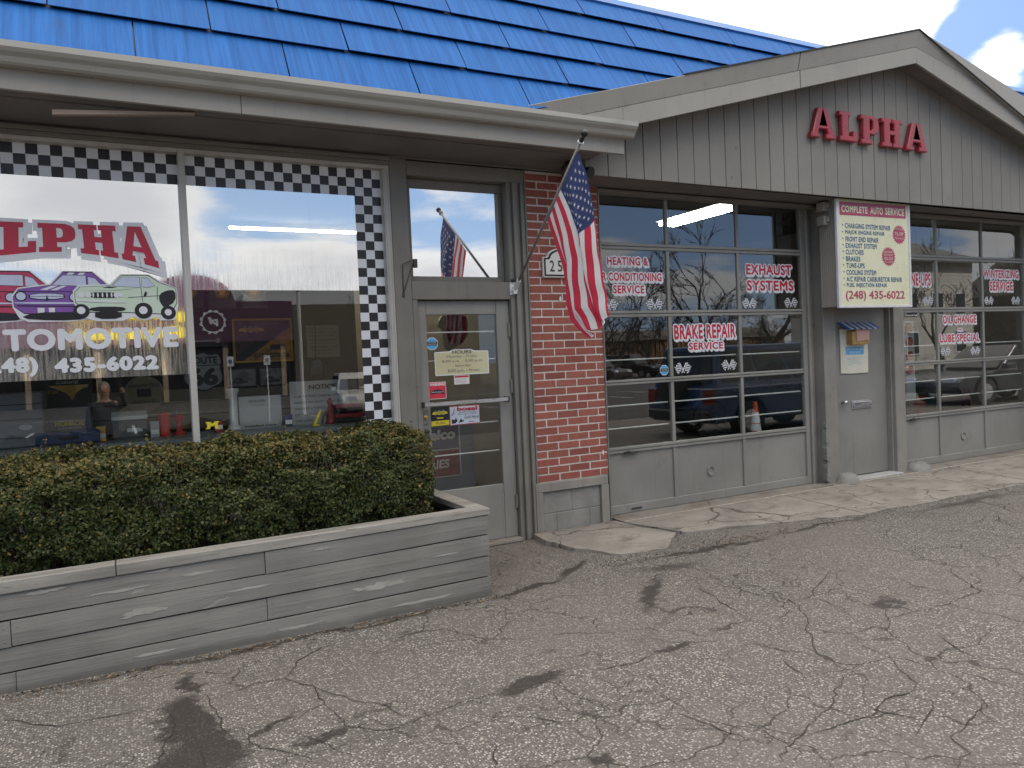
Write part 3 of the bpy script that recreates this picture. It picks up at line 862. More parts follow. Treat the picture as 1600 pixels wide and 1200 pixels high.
# ---- brick pier
mb = MB(); mb.box(3.315, 4.082, 0.0025, 0.30, 0.486, 3.29)
pier = part(mb, 'brick_pier', 'mortar')
bk = MB(); rb = random.Random(5)
CH = (3.272 - 0.486) / 39
for row in range(39):
    z0 = 0.486 + row * CH
    x = 3.320
    first = 0.105 if row % 2 else 0.222
    while x < 4.075:
        w = first if x < 3.321 else 0.2115
        x1 = min(x + w, 4.080)
        if x1 - x > 0.02:
            j = lambda a: rb.uniform(-a, a)
            zz0, zz1, xx0, xx1, yf = z0 + 0.0062 + j(.0014), z0 + CH - 0.0066 + j(.0014), x + j(.0015), x1 + j(.0015), -0.001 + j(.0015)
            bk.hexa([(xx0, yf, zz0), (xx1, yf + j(.001), zz0 + j(.001)), (xx1, .02, zz0), (xx0, .02, zz0), (xx0, yf, zz1), (xx1, yf, zz1 + j(.001)), (xx1, .02, zz1), (xx0, .02, zz1)])
        x = x1 + 0.0135
bk.build('brickwork', 'brick', pier, bevel=0.002)
ch = MB()
for _ in range(70):
    z0 = rb.uniform(0.5, 3.2); ch.box(3.306 + rb.uniform(0, .006), 3.316, -0.002, 0.006, z0, z0 + rb.uniform(.01, .06))
for (x, z, a, b) in ((3.63, 2.147, .012, .026), (3.74, 2.152, .006, .018), (3.575, 1.985, .008, .006), (3.69, 2.07, .005, .009), (4.03, 0.70, .010, .026), (3.36, 2.41, .005, .004), (4.045, 1.62, .006, .008)):
    ch.prism_y([(x - a, z - b * .3), (x + a * .2, z - b), (x + a, z + b * .1), (x + a * .3, z + b), (x - a * .6, z + b * .6)], -0.0055, -0.001)
ch.build('chipped_paint', 'white', pier)
mb = MB(); mb.box(3.298, 3.314, -0.012, 0.2, 0.0, 3.29); mb.box(4.083, 4.097, -0.012, 0.2, 0.02, 3.19)
part(mb, 'corner_bead', 'grey_trim', bevel=0.002)
mb = MB(); mb.box(3.27, 4.055, -0.035, 0.02, 0.405, 0.485); mb.box(3.27, 3.345, -0.035, 0.02, 0.003, 0.404); mb.box(3.975, 4.06, -0.036, 0.02, 0.003, 0.404)
part(mb, 'pier_surround', 'grey', bevel=0.004)
M['block'] = paint('painted_block', (0.20, 0.195, 0.18), 0.75, 0.14, 5, 0.9, ((0.11, 0.10, 0.09), 0.5))
mb = MB(); mb.box(3.346, 3.66, -0.006, 0.1, 0.203, 0.404); mb.box(3.664, 3.974, -0.006, 0.1, 0.203, 0.404); mb.box(3.346, 3.49, -0.006, 0.1, 0.003, 0.199); mb.box(3.494, 3.85, -0.006, 0.1, 0.003, 0.199); mb.box(3.854, 3.974, -0.006, 0.1, 0.003, 0.199)
mb.box(3.346, 3.974, -0.001, 0.1, 0.003, 0.404)
part(mb, 'block_base', 'block', bevel=0.005)
mb = MB(); mb.box(4.0, 4.083, 0.05, 0.2, 0.02, 3.19)
part(mb, 'garage_jamb', 'grey_trim')

# ---- garage doors
DZ = [(0.060, 0.146), (0.653, 0.712), (1.318, 1.368), (1.980, 2.042), (2.640, 2.704), (3.170, 3.215)]
def garage_door(x0, x1, m1, m2):
    YF, YB = 0.115, 0.165
    fr = MB()
    fr.box(x0, x0 + 0.075, YF, YB, 0.06, 3.215); fr.box(x1 - 0.062, x1, YF, YB, 0.06, 3.215)
    for (z0, z1) in DZ:
        if 0.5 < z0 < 3:
            zm = (z0 + z1) / 2
            fr.box(x0 + 0.076, x1 - 0.063, YF + 0.001, YB, z0, zm - 0.002); fr.box(x0 + 0.076, x1 - 0.063, YF - 0.004, YB, zm + 0.002, z1)
        else:
            fr.box(x0 + 0.076, x1 - 0.063, YF + 0.001, YB, z0, z1)
    d = part(fr, 'garage_door', 'door_grey', bevel=0.004)
    cols = [(x0 + 0.076, m1 - 0.02), (m1 + 0.02, m2 - 0.02), (m2 + 0.02, x1 - 0.063)]
    for k in range(5):
        z0, z1 = DZ[k][1], DZ[k + 1][0]
        for c0, c1 in cols:
            p = MB()
            if k == 0:
                p.box(c0, c1, 0.140, 0.160, z0 + .0005, z1 - .0005); p.build('panel', 'door_grey', d)
            else:
                p.box(c0, c1, 0.138, 0.143, z0 + .0005, z1 - .0005); p.build('pane', 'glass', d)
        for mx in (m1, m2):
            p = MB(); p.box(mx - 0.0195, mx + 0.0195, YF + 0.006, YB, z0 + .0005, z1 - .0005); p.build('muntin', 'door_grey', d, bevel=0.004)
    for zc in (1.563, 1.113, 0.890):
        for c0, c1 in cols:
            p = MB(); p.tube([(c0, 0.185, zc), (c1, 0.185, zc)], .0075, 6); p.build('guard_bar', 'zinc', d)
    p = MB(); cx = (m1 + m2) / 2; n = 20
    ring = [(cx + .042 * math.cos(2 * math.pi * i / n), 0.134, 0.357 + .048 * math.sin(2 * math.pi * i / n)) for i in range(n + 1)]
    p.tube(ring, .007, 6, caps=False); p.lathe((cx, 0.14, 0.357), [(.036, 0), (.034, -.006), (.026, -.004), (.02, -.002)], 'Y', 18)
    p.build('lift_handle', 'door_grey', d, smooth=False)
    p = MB(); p.box(x0 + .33, x0 + .50, YF - 0.016, YF + 0.002, 0.645, 0.66); p.tube([(x0 + .34, YF - .02, .662), (x0 + .37, YF - .025, .672), (x0 + .40, YF - .02, .662)], .006, 6); p.box(x0 + .40, x0 + .52, YF - .012, YF + .001, .092, .105)
    p.build('slide_bolt', 'iron', d)
    return d
garage_door(4.02, 6.945, 4.995, 5.945)
garage_door(8.37, 11.31, 9.325, 10.295)

# ---- pillar, service door, post
mb = MB()
mb.box(6.947, 6.985, 0.09, 0.2, 0.02, 3.19)                       # steel jamb strip
mb.box(7.07, 7.27, -0.001, 0.2, 0.004, 3.185); mb.box(6.986, 7.069, 0.13, 0.2, 0.02, 3.19)
pl = part(mb, 'pillar', 'grey', bevel=0.006)
mb = MB()
rp = random.Random(9)
for _ in range(26):                                                # dented and flaking corner
    z0 = 0.05 + 0.75 * rp.random() ** 1.3; a = rp.uniform(.012, .040)
    mb.hexa([(7.045 + rp.uniform(-.006, .02), -0.010 - rp.uniform(0, .010), z0), (7.075 + a, -0.006, z0 - .02), (7.075 + a, .02, z0 - .02), (7.05, .05, z0), (7.05 + rp.uniform(-.006, .02), -0.008 - rp.uniform(0, .012), z0 + a * 3), (7.07 + a * .7, -0.006, z0 + a * 2.5), (7.07 + a * .7, .02, z0 + a * 2.5), (7.05, .05, z0 + a * 3)])
mb.build('flaking_corner', 'block', pl, bevel=0.003)
mb = MB(); mb.box(7.271, 8.282, -0.001, 0.2, 2.06, 3.185); mb.box(8.255, 8.282, 0.04, 0.2, 0.02, 2.06)
part(mb, 'panel_above_door', 'grey')
mb = MB(); mb.box(7.275, 8.254, 0.100, 0.150, 0.075, 2.05)
sd = part(mb, 'service_door', 'door_grey', bevel=0.004)
mb = MB(); mb.box(7.625, 7.972, 0.088, 0.099, 0.856, 0.955); mb.box(7.645, 7.955, 0.078, 0.0879, 0.872, 0.918)
mb.box(7.645, 7.955, 0.074, 0.0879, 0.923, 0.94)
mb.build('mail_slot', 'steel', sd, bevel=0.004)
mb = MB(); mb.lathe((7.462, 0.10, 0.945), [(.012, 0), (.012, -.03), (.026, -.04), (.030, -.055), (.024, -.07), (.008, -.074)], 'Y', 16)
mb.build('knob', 'steel', sd, smooth=True)
mb = MB(); mb.box(8.283, 8.465, -0.002, 0.2, 0.004, 3.185)
part(mb, 'post', 'grey', bevel=0.006)
mb = MB(); mb.box(7.30, 8.265, -0.09, 0.10, 0.02, 0.068)
part(mb, 'threshold', paint('worn_white_sill', (0.36, 0.36, 0.35), 0.6, 0.15, 9, 0.3, ((0.15, 0.14, 0.13), 0.5)), bevel=0.006)
def mound(cx, cy, rx, ry, h, seed):
    mb_ = MB(); n, m_ = 22, 7
    vs, fs = [], []
    for i in range(m_ + 1):
        a = i / m_ * math.pi / 2
        for k in range(n):
            t_ = 2 * math.pi * k / n
            r_ = 1 + 0.16 * noise.noise(Vector((math.cos(t_) * 1.3 + seed, math.sin(t_) * 1.3, a * 1.5)))
            vs.append((cx + rx * math.cos(a) * math.cos(t_) * r_, cy + ry * math.cos(a) * math.sin(t_) * r_, 0.002 + h * math.sin(a) ** 0.8 * r_))
    for i in range(m_):
        for k in range(n):
            fs.append((i * n + k, i * n + (k + 1) % n, (i + 1) * n + (k + 1) % n, (i + 1) * n + k))
    mb_.add(vs, fs)
    return mb_
part(mound(7.33, -0.04, .16, .14, .15, 2.0), 'concrete_footing', 'block', smooth=True)
part(mound(8.62, -0.03, .19, .13, .15, 6.0), 'concrete_footing', 'block', smooth=True)
mb = MB(); mb.box(11.32, 13.0, -0.001, 0.2, 0.004, 3.185)
part(mb, 'end_wall', 'grey', bevel=0.006)
mb = MB(); mb.box(4.098, 7.068, -0.006, 0.11, 3.150, 3.186); mb.box(4.098, 7.068, 0.05, 0.2, 3.186, 3.30); mb.box(8.466, 11.318, -0.006, 0.11, 3.150, 3.186); mb.box(8.466, 11.318, 0.05, 0.2, 3.186, 3.30)
part(mb, 'door_head', 'grey_trim', bevel=0.004)

# ---- gable front: vertical siding, its soffit, the rake boards
APX, APZ = 7.885, 4.98
SL, SR = 0.2797, -0.377
def rake_bot(x):
    return 4.643 + (x - 7.876) * 0.2777 if x < 7.876 else 4.643 + (x - 7.876) * -0.284
def rake_top(x):
    return APZ + (x - APX) * SL if x < APX else APZ + (x - APX) * SR
mb = MB(); x = 3.745; k = 0
rs_ = random.Random(4)
while x < 13.2:
    x1 = x + 0.1895
    y0 = -0.400 + rs_.uniform(-.0015, .0015)
    pts = [(x, 3.19), (x1, 3.19), (x1, rake_bot(x1) + .06)]
    if x < 7.876 < x1: pts.append((7.876, rake_bot(7.876) + .06))
    pts.append((x, rake_bot(x) + .06))
    if rake_bot(x1) > 3.25:
        mb.prism_y(pts, y0, -0.378)
    x = x1 + 0.0075
part(mb, 'siding', 'siding', bevel=0.002)
mb = MB()
mb.prism_y([(3.75, 3.196), (13.2, 3.196), (13.2, rake_bot(13.2) + .03), (7.876, rake_bot(7.876) + .03), (3.75, rake_bot(3.75) + .03)], -0.379, -0.36)
mb.box(3.70, 3.744, -0.40, 0.0, 3.19, 3.60)
part(mb, 'gable_backing', 'grey_trim')
mb = MB(); mb.box(3.745, 13.2, -0.377, 0.05, 3.198, 3.225)
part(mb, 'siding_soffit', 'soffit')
def rake_piece(xa, xb, top, bot, y0, y1):
    return [(xa, y0, bot(xa)), (xb, y0, bot(xb)), (xb, y1, bot(xb)), (xa, y1, bot(xa)), (xa, y0, top(xa)), (xb, y0, top(xb)), (xb, y1, top(xb)), (xa, y1, top(xa))]
crease = lambda x_: rake_bot(x_) + (0.172 if x_ < 7.885 else 0.172 + 0.075 * (x_ - 7.885))
mb = MB()
for xa, xb in ((3.937, 6.085), (6.095, 7.885), (7.885, 13.6)):
    mb.hexa(rake_piece(xa, xb, lambda q: crease(q) - .0005, rake_bot, -0.650, -0.62))
mb.hexa(rake_piece(3.36, 3.9365, lambda q: crease(q) - .0005, lambda q: 3.5468, -0.650, -0.62))
for xa, xb in ((2.93, 6.055), (6.066, 7.885), (7.885, 13.6)):
    t0 = [(xa, -0.652, crease(xa)), (xb, -0.652, crease(xb)), (xb, -0.62, crease(xb)), (xa, -0.62, crease(xa)), (xa, -0.690, rake_top(xa)), (xb, -0.690, rake_top(xb)), (xb, -0.62, rake_top(xb)), (xa, -0.62, rake_top(xa))]
    mb.hexa(t0)
part(mb, 'rake_board', 'fascia', bevel=0.003)
mb = MB()
for xa, xb in ((3.745, 7.885), (7.885, 13.6)):
    mb.hexa(rake_piece(xa, xb, lambda q: rake_top(q) - .02, lambda q: rake_bot(q) + .05, -0.619, 0.12))
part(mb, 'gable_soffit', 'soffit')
mb = MB()
for xa, xb in ((4.6, 7.885), (7.885, 13.6)):
    mb.hexa(rake_piece(xa, xb, lambda q: rake_top(q) + .014, lambda q: rake_top(q) + .0005, -0.700, 0.20))
part(mb, 'gable_roofing', 'dark')

# ---- eave of the shop wing: soffit, fascia, gutter
mb = MB(); mb.box(-7.2, 3.74, -0.50, 0.2, 3.318, 3.34); mb.box(-7.2, 3.74, -0.619, -0.515, 3.322, 3.34)
x = -7.1
while x < 3.6:
    mb.box(x, x + .012, -0.515, -0.50, 3.318, 3.34); x += 0.305
mb.box(-7.2, 3.74, 0.0, 0.2, 3.301, 3.317)
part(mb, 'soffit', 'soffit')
mb = MB(); mb.box(-7.2, 0.826, -0.650, -0.62, 3.318, 3.545); mb.box(0.829, 3.935, -0.650, -0.62, 3.318, 3.545)
part(mb, 'fascia', 'fascia', bevel=0.003)
prof = [(-0.653, 3.440), (-0.715, 3.440), (-0.730, 3.452), (-0.745, 3.480), (-0.770, 3.500), (-0.785, 3.520), (-0.785, 3.556), (-0.772, 3.560), (-0.772, 3.552), (-0.775, 3.525), (-0.765, 3.507), (-0.738, 3.487), (-0.722, 3.458), (-0.710, 3.447), (-0.653, 3.447)]
mb = MB(); mb.prism_x(prof, -7.2, 3.985)
mb.prism_x([(-0.653, 3.440), (-0.715, 3.440), (-0.745, 3.480), (-0.785, 3.520), (-0.785, 3.556), (-0.653, 3.556)], 3.985, 3.992)
part(mb, 'gutter', 'gutter')

# ---- blue mansard roof of metal shingles
PA = R(59.5)
cA, sA = math.cos(PA), math.sin(PA)
def roof_pt(x, s_, h):     # s along the slope, h off the slope
    return (x, -0.72 + s_ * cA - h * sA, 3.50 + s_ * sA + h * cA)
mb = MB()
def clip_half(poly, fn):
    out = []
    for i in range(len(poly)):
        p, q = poly[i], poly[(i + 1) % len(poly)]
        fp, fq = fn(p), fn(q)
        if fp >= 0: out.append(p)
        if (fp >= 0) != (fq >= 0):
            t_ = fp / (fp - fq)
            out.append((p[0] + (q[0] - p[0]) * t_, p[1] + (q[1] - p[1]) * t_))
    return out
def above_gable(poly):
    """the part of a roof piece (x, s outline) that stands above the cross gable"""
    cx = sum(p[0] for p in poly) / len(poly)
    if cx < APX:
        return clip_half(poly, lambda p: 3.50 + p[1] * sA - (APZ - 0.055 + (p[0] - APX) * SL)) if cx > 0 else poly
    return clip_half(poly, lambda p: 3.50 + p[1] * sA - (APZ - 0.055 + (p[0] - APX) * SR))
starts = [3.02, 3.49, 3.04, 3.53, 4.03]
sp = 0.935
courses = [(0.02, 0.445), (0.445, 0.785), (0.785, 1.12), (1.12, 1.47), (1.47, 1.80)]
rr = random.Random(21)
for (s0, s1), xo in zip(courses, starts):
    x = xo - sp * 12
    while x < 17.5:
        x1 = x + sp - 0.010
        a = 0.036 + rr.uniform(-.004, .004)
        top = s1 + 0.012
        pieces = [[(x, s0), (x1, s0), (x1, top), (x, top)]]
        if x < APX < x1:
            pieces = [[(x, s0), (APX, s0), (APX, top), (x, top)], [(APX, s0), (x1, s0), (x1, top), (APX, top)]]
        for pc in pieces:
            pc = above_gable(pc)
            if len(pc) < 3: continue
            n = len(pc)
            hi = lambda s_: a + (0.004 - a) * (s_ - s0) / (top - s0)
            lo = lambda s_: hi(s_) - 0.006
            mb.add([roof_pt(px, ps, lo(ps)) for px, ps in pc] + [roof_pt(px, ps, hi(ps)) for px, ps in pc],
                   [tuple(range(n - 1, -1, -1)), tuple(range(n, 2 * n))] + [(i, (i + 1) % n, (i + 1) % n + n, i + n) for i in range(n)])
        x += sp
roof = part(mb, 'roof', 'shingle')
mb = MB()
for pc in ([(-7.2, -0.02), (0.5, -0.02), (0.5, 1.80), (-7.2, 1.80)], [(0.5, -0.02), (APX, -0.02), (APX, 1.80), (0.5, 1.80)], [(APX, -0.02), (17.5, -0.02), (17.5, 1.80), (APX, 1.80)]):
    pc = above_gable(pc); n = len(pc)
    mb.add([roof_pt(px, ps, -0.014) for px, ps in pc] + [roof_pt(px, ps, -0.004) for px, ps in pc],
           [tuple(range(n - 1, -1, -1)), tuple(range(n, 2 * n))] + [(i, (i + 1) % n, (i + 1) % n + n, i + n) for i in range(n)])
mb.build('roof_underlay', 'dark', roof)
mb = MB()
mb.hexa([roof_pt(-7.2, 1.745, .006), roof_pt(17.5, 1.745, .006), (17.5, .45, 5.03), (-7.2, .45, 5.03), roof_pt(-7.2, 1.82, .032), roof_pt(17.5, 1.82, .032), (17.5, .45, 5.06), (-7.2, .45, 5.06)])
mb.hexa([roof_pt(-7.2, 1.735, .005), roof_pt(17.5, 1.735, .005), roof_pt(17.5, 1.82, .006), roof_pt(-7.2, 1.82, .006), roof_pt(-7.2, 1.735, .034), roof_pt(17.5, 1.735, .034), roof_pt(17.5, 1.815, .036), roof_pt(-7.2, 1.815, .036)])
mb.build('ridge_cap', paint('blue_ridge_flashing', (0.07, 0.20, 0.48), 0.4, 0.1, 3, 0.1), roof)
mb = MB(); mb.box(-7.2, 17.5, 0.46, 9.0, 4.95, 5.03); mb.box(-7.2, 17.5, 8.8, 9.2, 3.31, 4.94); mb.box(-7.2, -7.0, 0.0, 9.0, 3.31, 4.94)
mb.build('flat_roof', 'dark', roof)
mb = MB(); mb.tube([(12.28, 1.9, 5.0), (12.28, 1.9, 6.25)], .10, 14); mb.tube([(12.28, 1.9, 6.16), (12.28, 1.9, 6.19)], .16, 14)
mb.build('vent_pipe', 'iron', roof)
# wire bell bracket on the door post
mb = MB()
mb.tube([(2.125, -0.006, 2.185), (2.125, -0.02, 2.43), (2.225, -0.03, 2.475)], .004, 6); mb.tube([(2.225, -0.03, 2.475), (2.16, -0.02, 2.30), (2.127, -0.012, 2.20)], .004, 6)
mb.box(2.115, 2.136, -0.012, -0.004, 2.165, 2.205); mb.box(2.215, 2.245, -0.045, -0.015, 2.405, 2.475)
part(mb, 'wire_bracket', 'iron')

# ================================================================== PLANTER AND HEDGE
planter = thing('planter_box', 'long grey painted timber planter of weathered boards in front of the shop window', 'planter', (0, -0.7, 0))
PX = 2.198
def zline(x, zl, zr):
    return zl + (zr - zl) * (x + 0.6) / 2.8
LN = [(0.0, 0.0), (0.103, 0.135), (0.236, 0.278), (0.375, 0.425), (0.517, 0.560), (0.585, 0.606)]
joints = [[-4, -2.3, -0.545, PX], [-4, -1.7, 0.722, PX], [-4, -2.4, -0.555, PX], [-4, -1.6, 0.722, PX]]
rp = random.Random(2)
BOARDS = []
for r_ in range(4):
    js = joints[r_]
    for xa, xb in zip(js[:-1], js[1:]):
        mb = MB()
        y = -1.276 + rp.uniform(-.009, .005) - (0.006 if r_ == 2 else 0)
        BOARDS.append((r_, xa, xb, y))
        n = 14
        for i in range(n):                               # boards bow and cup a little along their length
            x0 = xa + 0.002 + (xb - xa - 0.004) * i / n; x1 = xa + 0.002 + (xb - xa - 0.004) * (i + 1) / n
            def edge_pts(x):
                zl, zh = zline(x, *LN[r_]) + (0.0045 if r_ else -0.03), zline(x, *LN[r_ + 1]) - 0.0040
                w = 0.0045 * noise.noise(Vector((x * 0.9, r_ * 3.1, xa)))
                w2 = 0.0035 * noise.noise(Vector((x * 1.3, r_ * 5.1, xa + 4)))
                return [(x, y + w, zl + w2), (x, y + w - 0.003, (zl + zh) / 2), (x, y + w, zh + w2 * .6), (x, -1.235, zh + w2 * .6), (x, -1.235, zl + w2)]
            A, B = edge_pts(x0), edge_pts(x1)
            vs = A + B
            fs = [(k, (k + 1) % 5, (k + 1) % 5 + 5, k + 5) for k in range(5)]
            if i == 0: fs.append((4, 3, 2, 1, 0))
            if i == n - 1: fs.append((5, 6, 7, 8, 9))
            mb.add(vs, [tuple(reversed(f)) for f in fs])
        for xn in (xa + 0.03, xb - 0.03):
            for f_ in (0.25, 0.75):
                zc = zline(xn, *LN[r_]) * (1 - f_) + zline(xn, *LN[r_ + 1]) * f_
                mb.lathe((xn, y - 0.002, zc), [(.0045, 0.004), (.0045, -.0012), (.002, -.0018)], 'Y', 8)
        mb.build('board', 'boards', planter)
rp2 = random.Random(77)
for cx, zc, a, b in ((.055, .305, .115, .022), (1.42, .205, .155, .024), (.36, .47, .09, .008), (-.05, .44, .14, .007), (.62, .335, .12, .007), (1.06, .50, .05, .006), (-.40, .50, .10, .010), (1.88, .335, .09, .006), (.15, .515, .07, .008), (1.7, .06, .2, .008), (.9, .05, .12, .01), (.1, .06, .1, .008)):
    n = 26; pts = []
    for k in range(n):
        t_ = 2 * math.pi * k / n; q = 1 + rp2.uniform(-.35, .28)
        pts.append((cx + a * math.cos(t_) * q, zc + .02 * (math.cos(t_) * a) + b * math.sin(t_) * q * rp2.uniform(.6, 1.2)))
    fy = -1.29
    for (r_, xa, xb, y) in BOARDS:
        if xa <= cx < xb and zline(cx, *LN[r_]) <= zc < zline(cx, *LN[r_ + 1]): fy = y + 0.0045 * noise.noise(Vector((cx * 0.9, r_ * 3.1, xa))) - 0.0042
    mb = MB(); mb.prism_y(pts, fy, fy + .012)
    mb.build('peeled_patch', bpy.data.materials.get('peeled_primer') or paint('peeled_primer', (.30, .285, .26), .8, .12, 12, .4), planter)
# end boards
for r_ in range(4):
    mb = MB(); z0, z1 = LN[r_][1] + (0.003 if r_ else -0.03), LN[r_ + 1][1] - 0.0025
    mb.box(2.155, PX - 0.003, -1.234, 0.0, z0, z1)
    mb.build('board', 'boards', planter, bevel=0.003)
# cap boards
M['cap'] = paint('bare_weathered_cap', (0.235, 0.222, 0.20), 0.75, 0.25, 9, 0.8, ((0.10, 0.088, 0.074), 0.75), stretch=(0.18, 1.6, 1.6))
for xa, xb in ((-4, -2.1), (-2.095, -0.062), (-0.058, 2.210)):
    mb = MB()
    za0, za1, zb0, zb1 = zline(xa, *LN[4]), zline(xa, *LN[5]), zline(xb, *LN[4]), zline(xb, *LN[5])
    ya, yb = -1.292, -1.17
    mi = 0.12 if xb > 2 else 0
    mb.hexa([(xa, ya, za0), (xb, ya, zb0), (xb - mi, yb, zb0), (xa, yb, za0), (xa, ya, za1), (xb, ya, zb1), (xb - mi, yb, zb1), (xa, yb, za1)])
    mb.build('cap_board', 'cap', planter, bevel=0.005, seg=2)
mb = MB(); mb.hexa([(2.212, -1.292, .560), (2.212, 0.0, .560), (2.09, 0.0, .560), (2.092, -1.168, .560), (2.212, -1.292, .606), (2.212, 0.0, .606), (2.09, 0.0, .606), (2.092, -1.168, .606)])
mb.build('cap_board', 'cap', planter, bevel=0.005, seg=2)
mb = MB()
N_ = 60
gx = [(-4 + (2.15 + 4) * i / N_) for i in range(N_ + 1)]; gy = [(-1.234 + 1.23 * j / 16) for j in range(17)]
vs = [(x, y, 0.475 + 0.03 * noise.noise(Vector((x * 4, y * 4, 0))) + rp.uniform(-.006, .006)) for x in gx for y in gy]
mb.add(vs, [(i * 17 + j, (i + 1) * 17 + j, (i + 1) * 17 + j + 1, i * 17 + j + 1) for i in range(N_) for j in range(16)])
for _ in range(3500):
    x, y = (rp.uniform(1.5, 2.14), rp.uniform(-1.15, -0.03)) if rp.random() < .8 else (rp.uniform(-1, 2.1), rp.uniform(-1.2, -.9))
    a = rp.uniform(0, 3.14); l_, w = rp.uniform(.006, .022), rp.uniform(.003, .007)
    z = 0.482 + 0.03 * noise.noise(Vector((x * 4, y * 4, 0))) + rp.uniform(0, .008)
    ca, sa_ = math.cos(a), math.sin(a); t_ = rp.uniform(-.006, .006)
    mb.hexa([(x - ca * l_ + sa_ * w, y - sa_ * l_ - ca * w, z - t_), (x + ca * l_ + sa_ * w, y + sa_ * l_ - ca * w, z + t_), (x + ca * l_ - sa_ * w, y + sa_ * l_ + ca * w, z + t_), (x - ca * l_ - sa_ * w, y - sa_ * l_ + ca * w, z - t_),
             (x - ca * l_ + sa_ * w, y - sa_ * l_ - ca * w, z - t_ + .004), (x + ca * l_ + sa_ * w, y + sa_ * l_ - ca * w, z + t_ + .004), (x + ca * l_ - sa_ * w, y + sa_ * l_ + ca * w, z + t_ + .004), (x - ca * l_ - sa_ * w, y - sa_ * l_ + ca * w, z - t_ + .004)])
tag(mb.build('mulch', 'mulch', planter), kind='stuff')

hedge = thing('boxwood_hedge', 'clipped dark green boxwood hedge growing in the timber planter below the shop window', 'hedge', (0, -0.65, 0.5))
def leaves(n, seed, x0, x1, name, cols, sel, size, sc=1.0):
    rg = np.random.default_rng(seed)
    X = rg.uniform(x0, x1, n * 3); d = rg.exponential(0.045, n * 3); side = rg.random(n * 3)
    Y = np.empty(n * 3); Zz = np.empty(n * 3); NX = np.zeros(n * 3); NY = np.zeros(n * 3); NZ = np.zeros(n * 3)
    yc, zc, hy, hz = -0.66, 0.80, 0.43, 0.335
    for i in range(n * 3):
        x = X[i]
        end = 1.93 + 0.06 * noise.noise(Vector((1.7, Y[i] if False else 0.3, x)))
        # rounded-box section: front face, top, upper back
        q = side[i]; w = (q * 7919.0) % 1.0
        if q < .52: kz = -1 + 2 * w; ky = (1 - abs(kz) ** 4.5) ** (1 / 4.5)
        elif q < .90: ky = 1 - 2 * w; kz = (1 - abs(ky) ** 4.5) ** (1 / 4.5)
        else: kz = w; ky = -(1 - abs(kz) ** 4.5) ** (1 / 4.5)
        shrink = 1.0
        tail = max(0.0, x - 1.79) / 0.20
        if tail > 0: shrink = max(0.05, 1 - tail ** 2.4 * 0.55)
        lump = 0.085 * noise.noise(Vector((x * 3.1, ky * 1.4, kz * 1.4 + 1.0))) + 0.055 * noise.noise(Vector((x * 9, ky * 4, kz * 4 + 5.0)))
        dep = d[i] - lump
        Y[i] = yc - ky * (hy * shrink - dep); Zz[i] = zc + kz * (hz * (0.55 + 0.45 * shrink) - dep)
        NX[i] = 0.8 if tail > .5 else 0; NY[i] = -ky; NZ[i] = kz
    hole = np.array([noise.noise(Vector((X[i] * 6.5, Y[i] * 6.5, Zz[i] * 6.5))) for i in range(n * 3)]) + 0.5 * np.array([noise.noise(Vector((X[i] * 17, Y[i] * 17, Zz[i] * 17))) for i in range(n * 3)])
    ok = ((hole < 0.30) | (rg.random(n * 3) < 0.12)) & (Zz > 0.49) & (Y < -0.16) & (Y > -1.13)
    idx = np.where(ok)[0]
    idx = idx[sel(X[idx], Y[idx], Zz[idx], rg)][:n]
    X, Y, Zz = X[idx], Y[idx], Zz[idx]
    Nn = np.stack([NX[idx], NY[idx], NZ[idx]], 1) * 0.9 + rg.normal(0, 0.75, (len(idx), 3)) + np.array([0, 0, 0.35])
    return X, Y, Zz, Nn, rg
def leaf_mesh(name, P, Nn, rg, size, mat, parent):
    n = len(P)
    Nn = Nn / (np.linalg.norm(Nn, axis=1, keepdims=True) + 1e-9)
    T = rg.normal(0, 1, (n, 3)); T -= Nn * (T * Nn).sum(1, keepdims=True); T /= np.linalg.norm(T, axis=1, keepdims=True) + 1e-9
    B = np.cross(Nn, T)
    L = size * rg.uniform(0.7, 1.35, (n, 1)); Wd = L * rg.uniform(0.26, 0.36, (n, 1)); cup = L * rg.uniform(-.05, .18, (n, 1))
    V = np.stack([P - T * L * .5, P - T * L * .08 + B * Wd + Nn * cup, P + T * L * .32 + B * Wd * .7 + Nn * cup, P + T * L * .5, P + T * L * .32 - B * Wd * .7 + Nn * cup, P - T * L * .08 - B * Wd + Nn * cup], 1).reshape(-1, 3)
    me = bpy.data.meshes.new(name)
    me.vertices.add(n * 6); me.vertices.foreach_set('co', V.ravel())
    F = (np.arange(n)[:, None] * 6 + np.array([0, 1, 2, 3, 0, 3, 4, 5])).ravel()
    me.loops.add(n * 8); me.loops.foreach_set('vertex_index', F)
    me.polygons.add(n * 2); me.polygons.foreach_set('loop_start', np.arange(n * 2) * 4); me.polygons.foreach_set('loop_total', np.full(n * 2, 4))
    me.update(calc_edges=True)
    me.materials.append(mat)
    o = bpy.data.objects.new(name, me); COL.objects.link(o); adopt(o, parent)
    return o
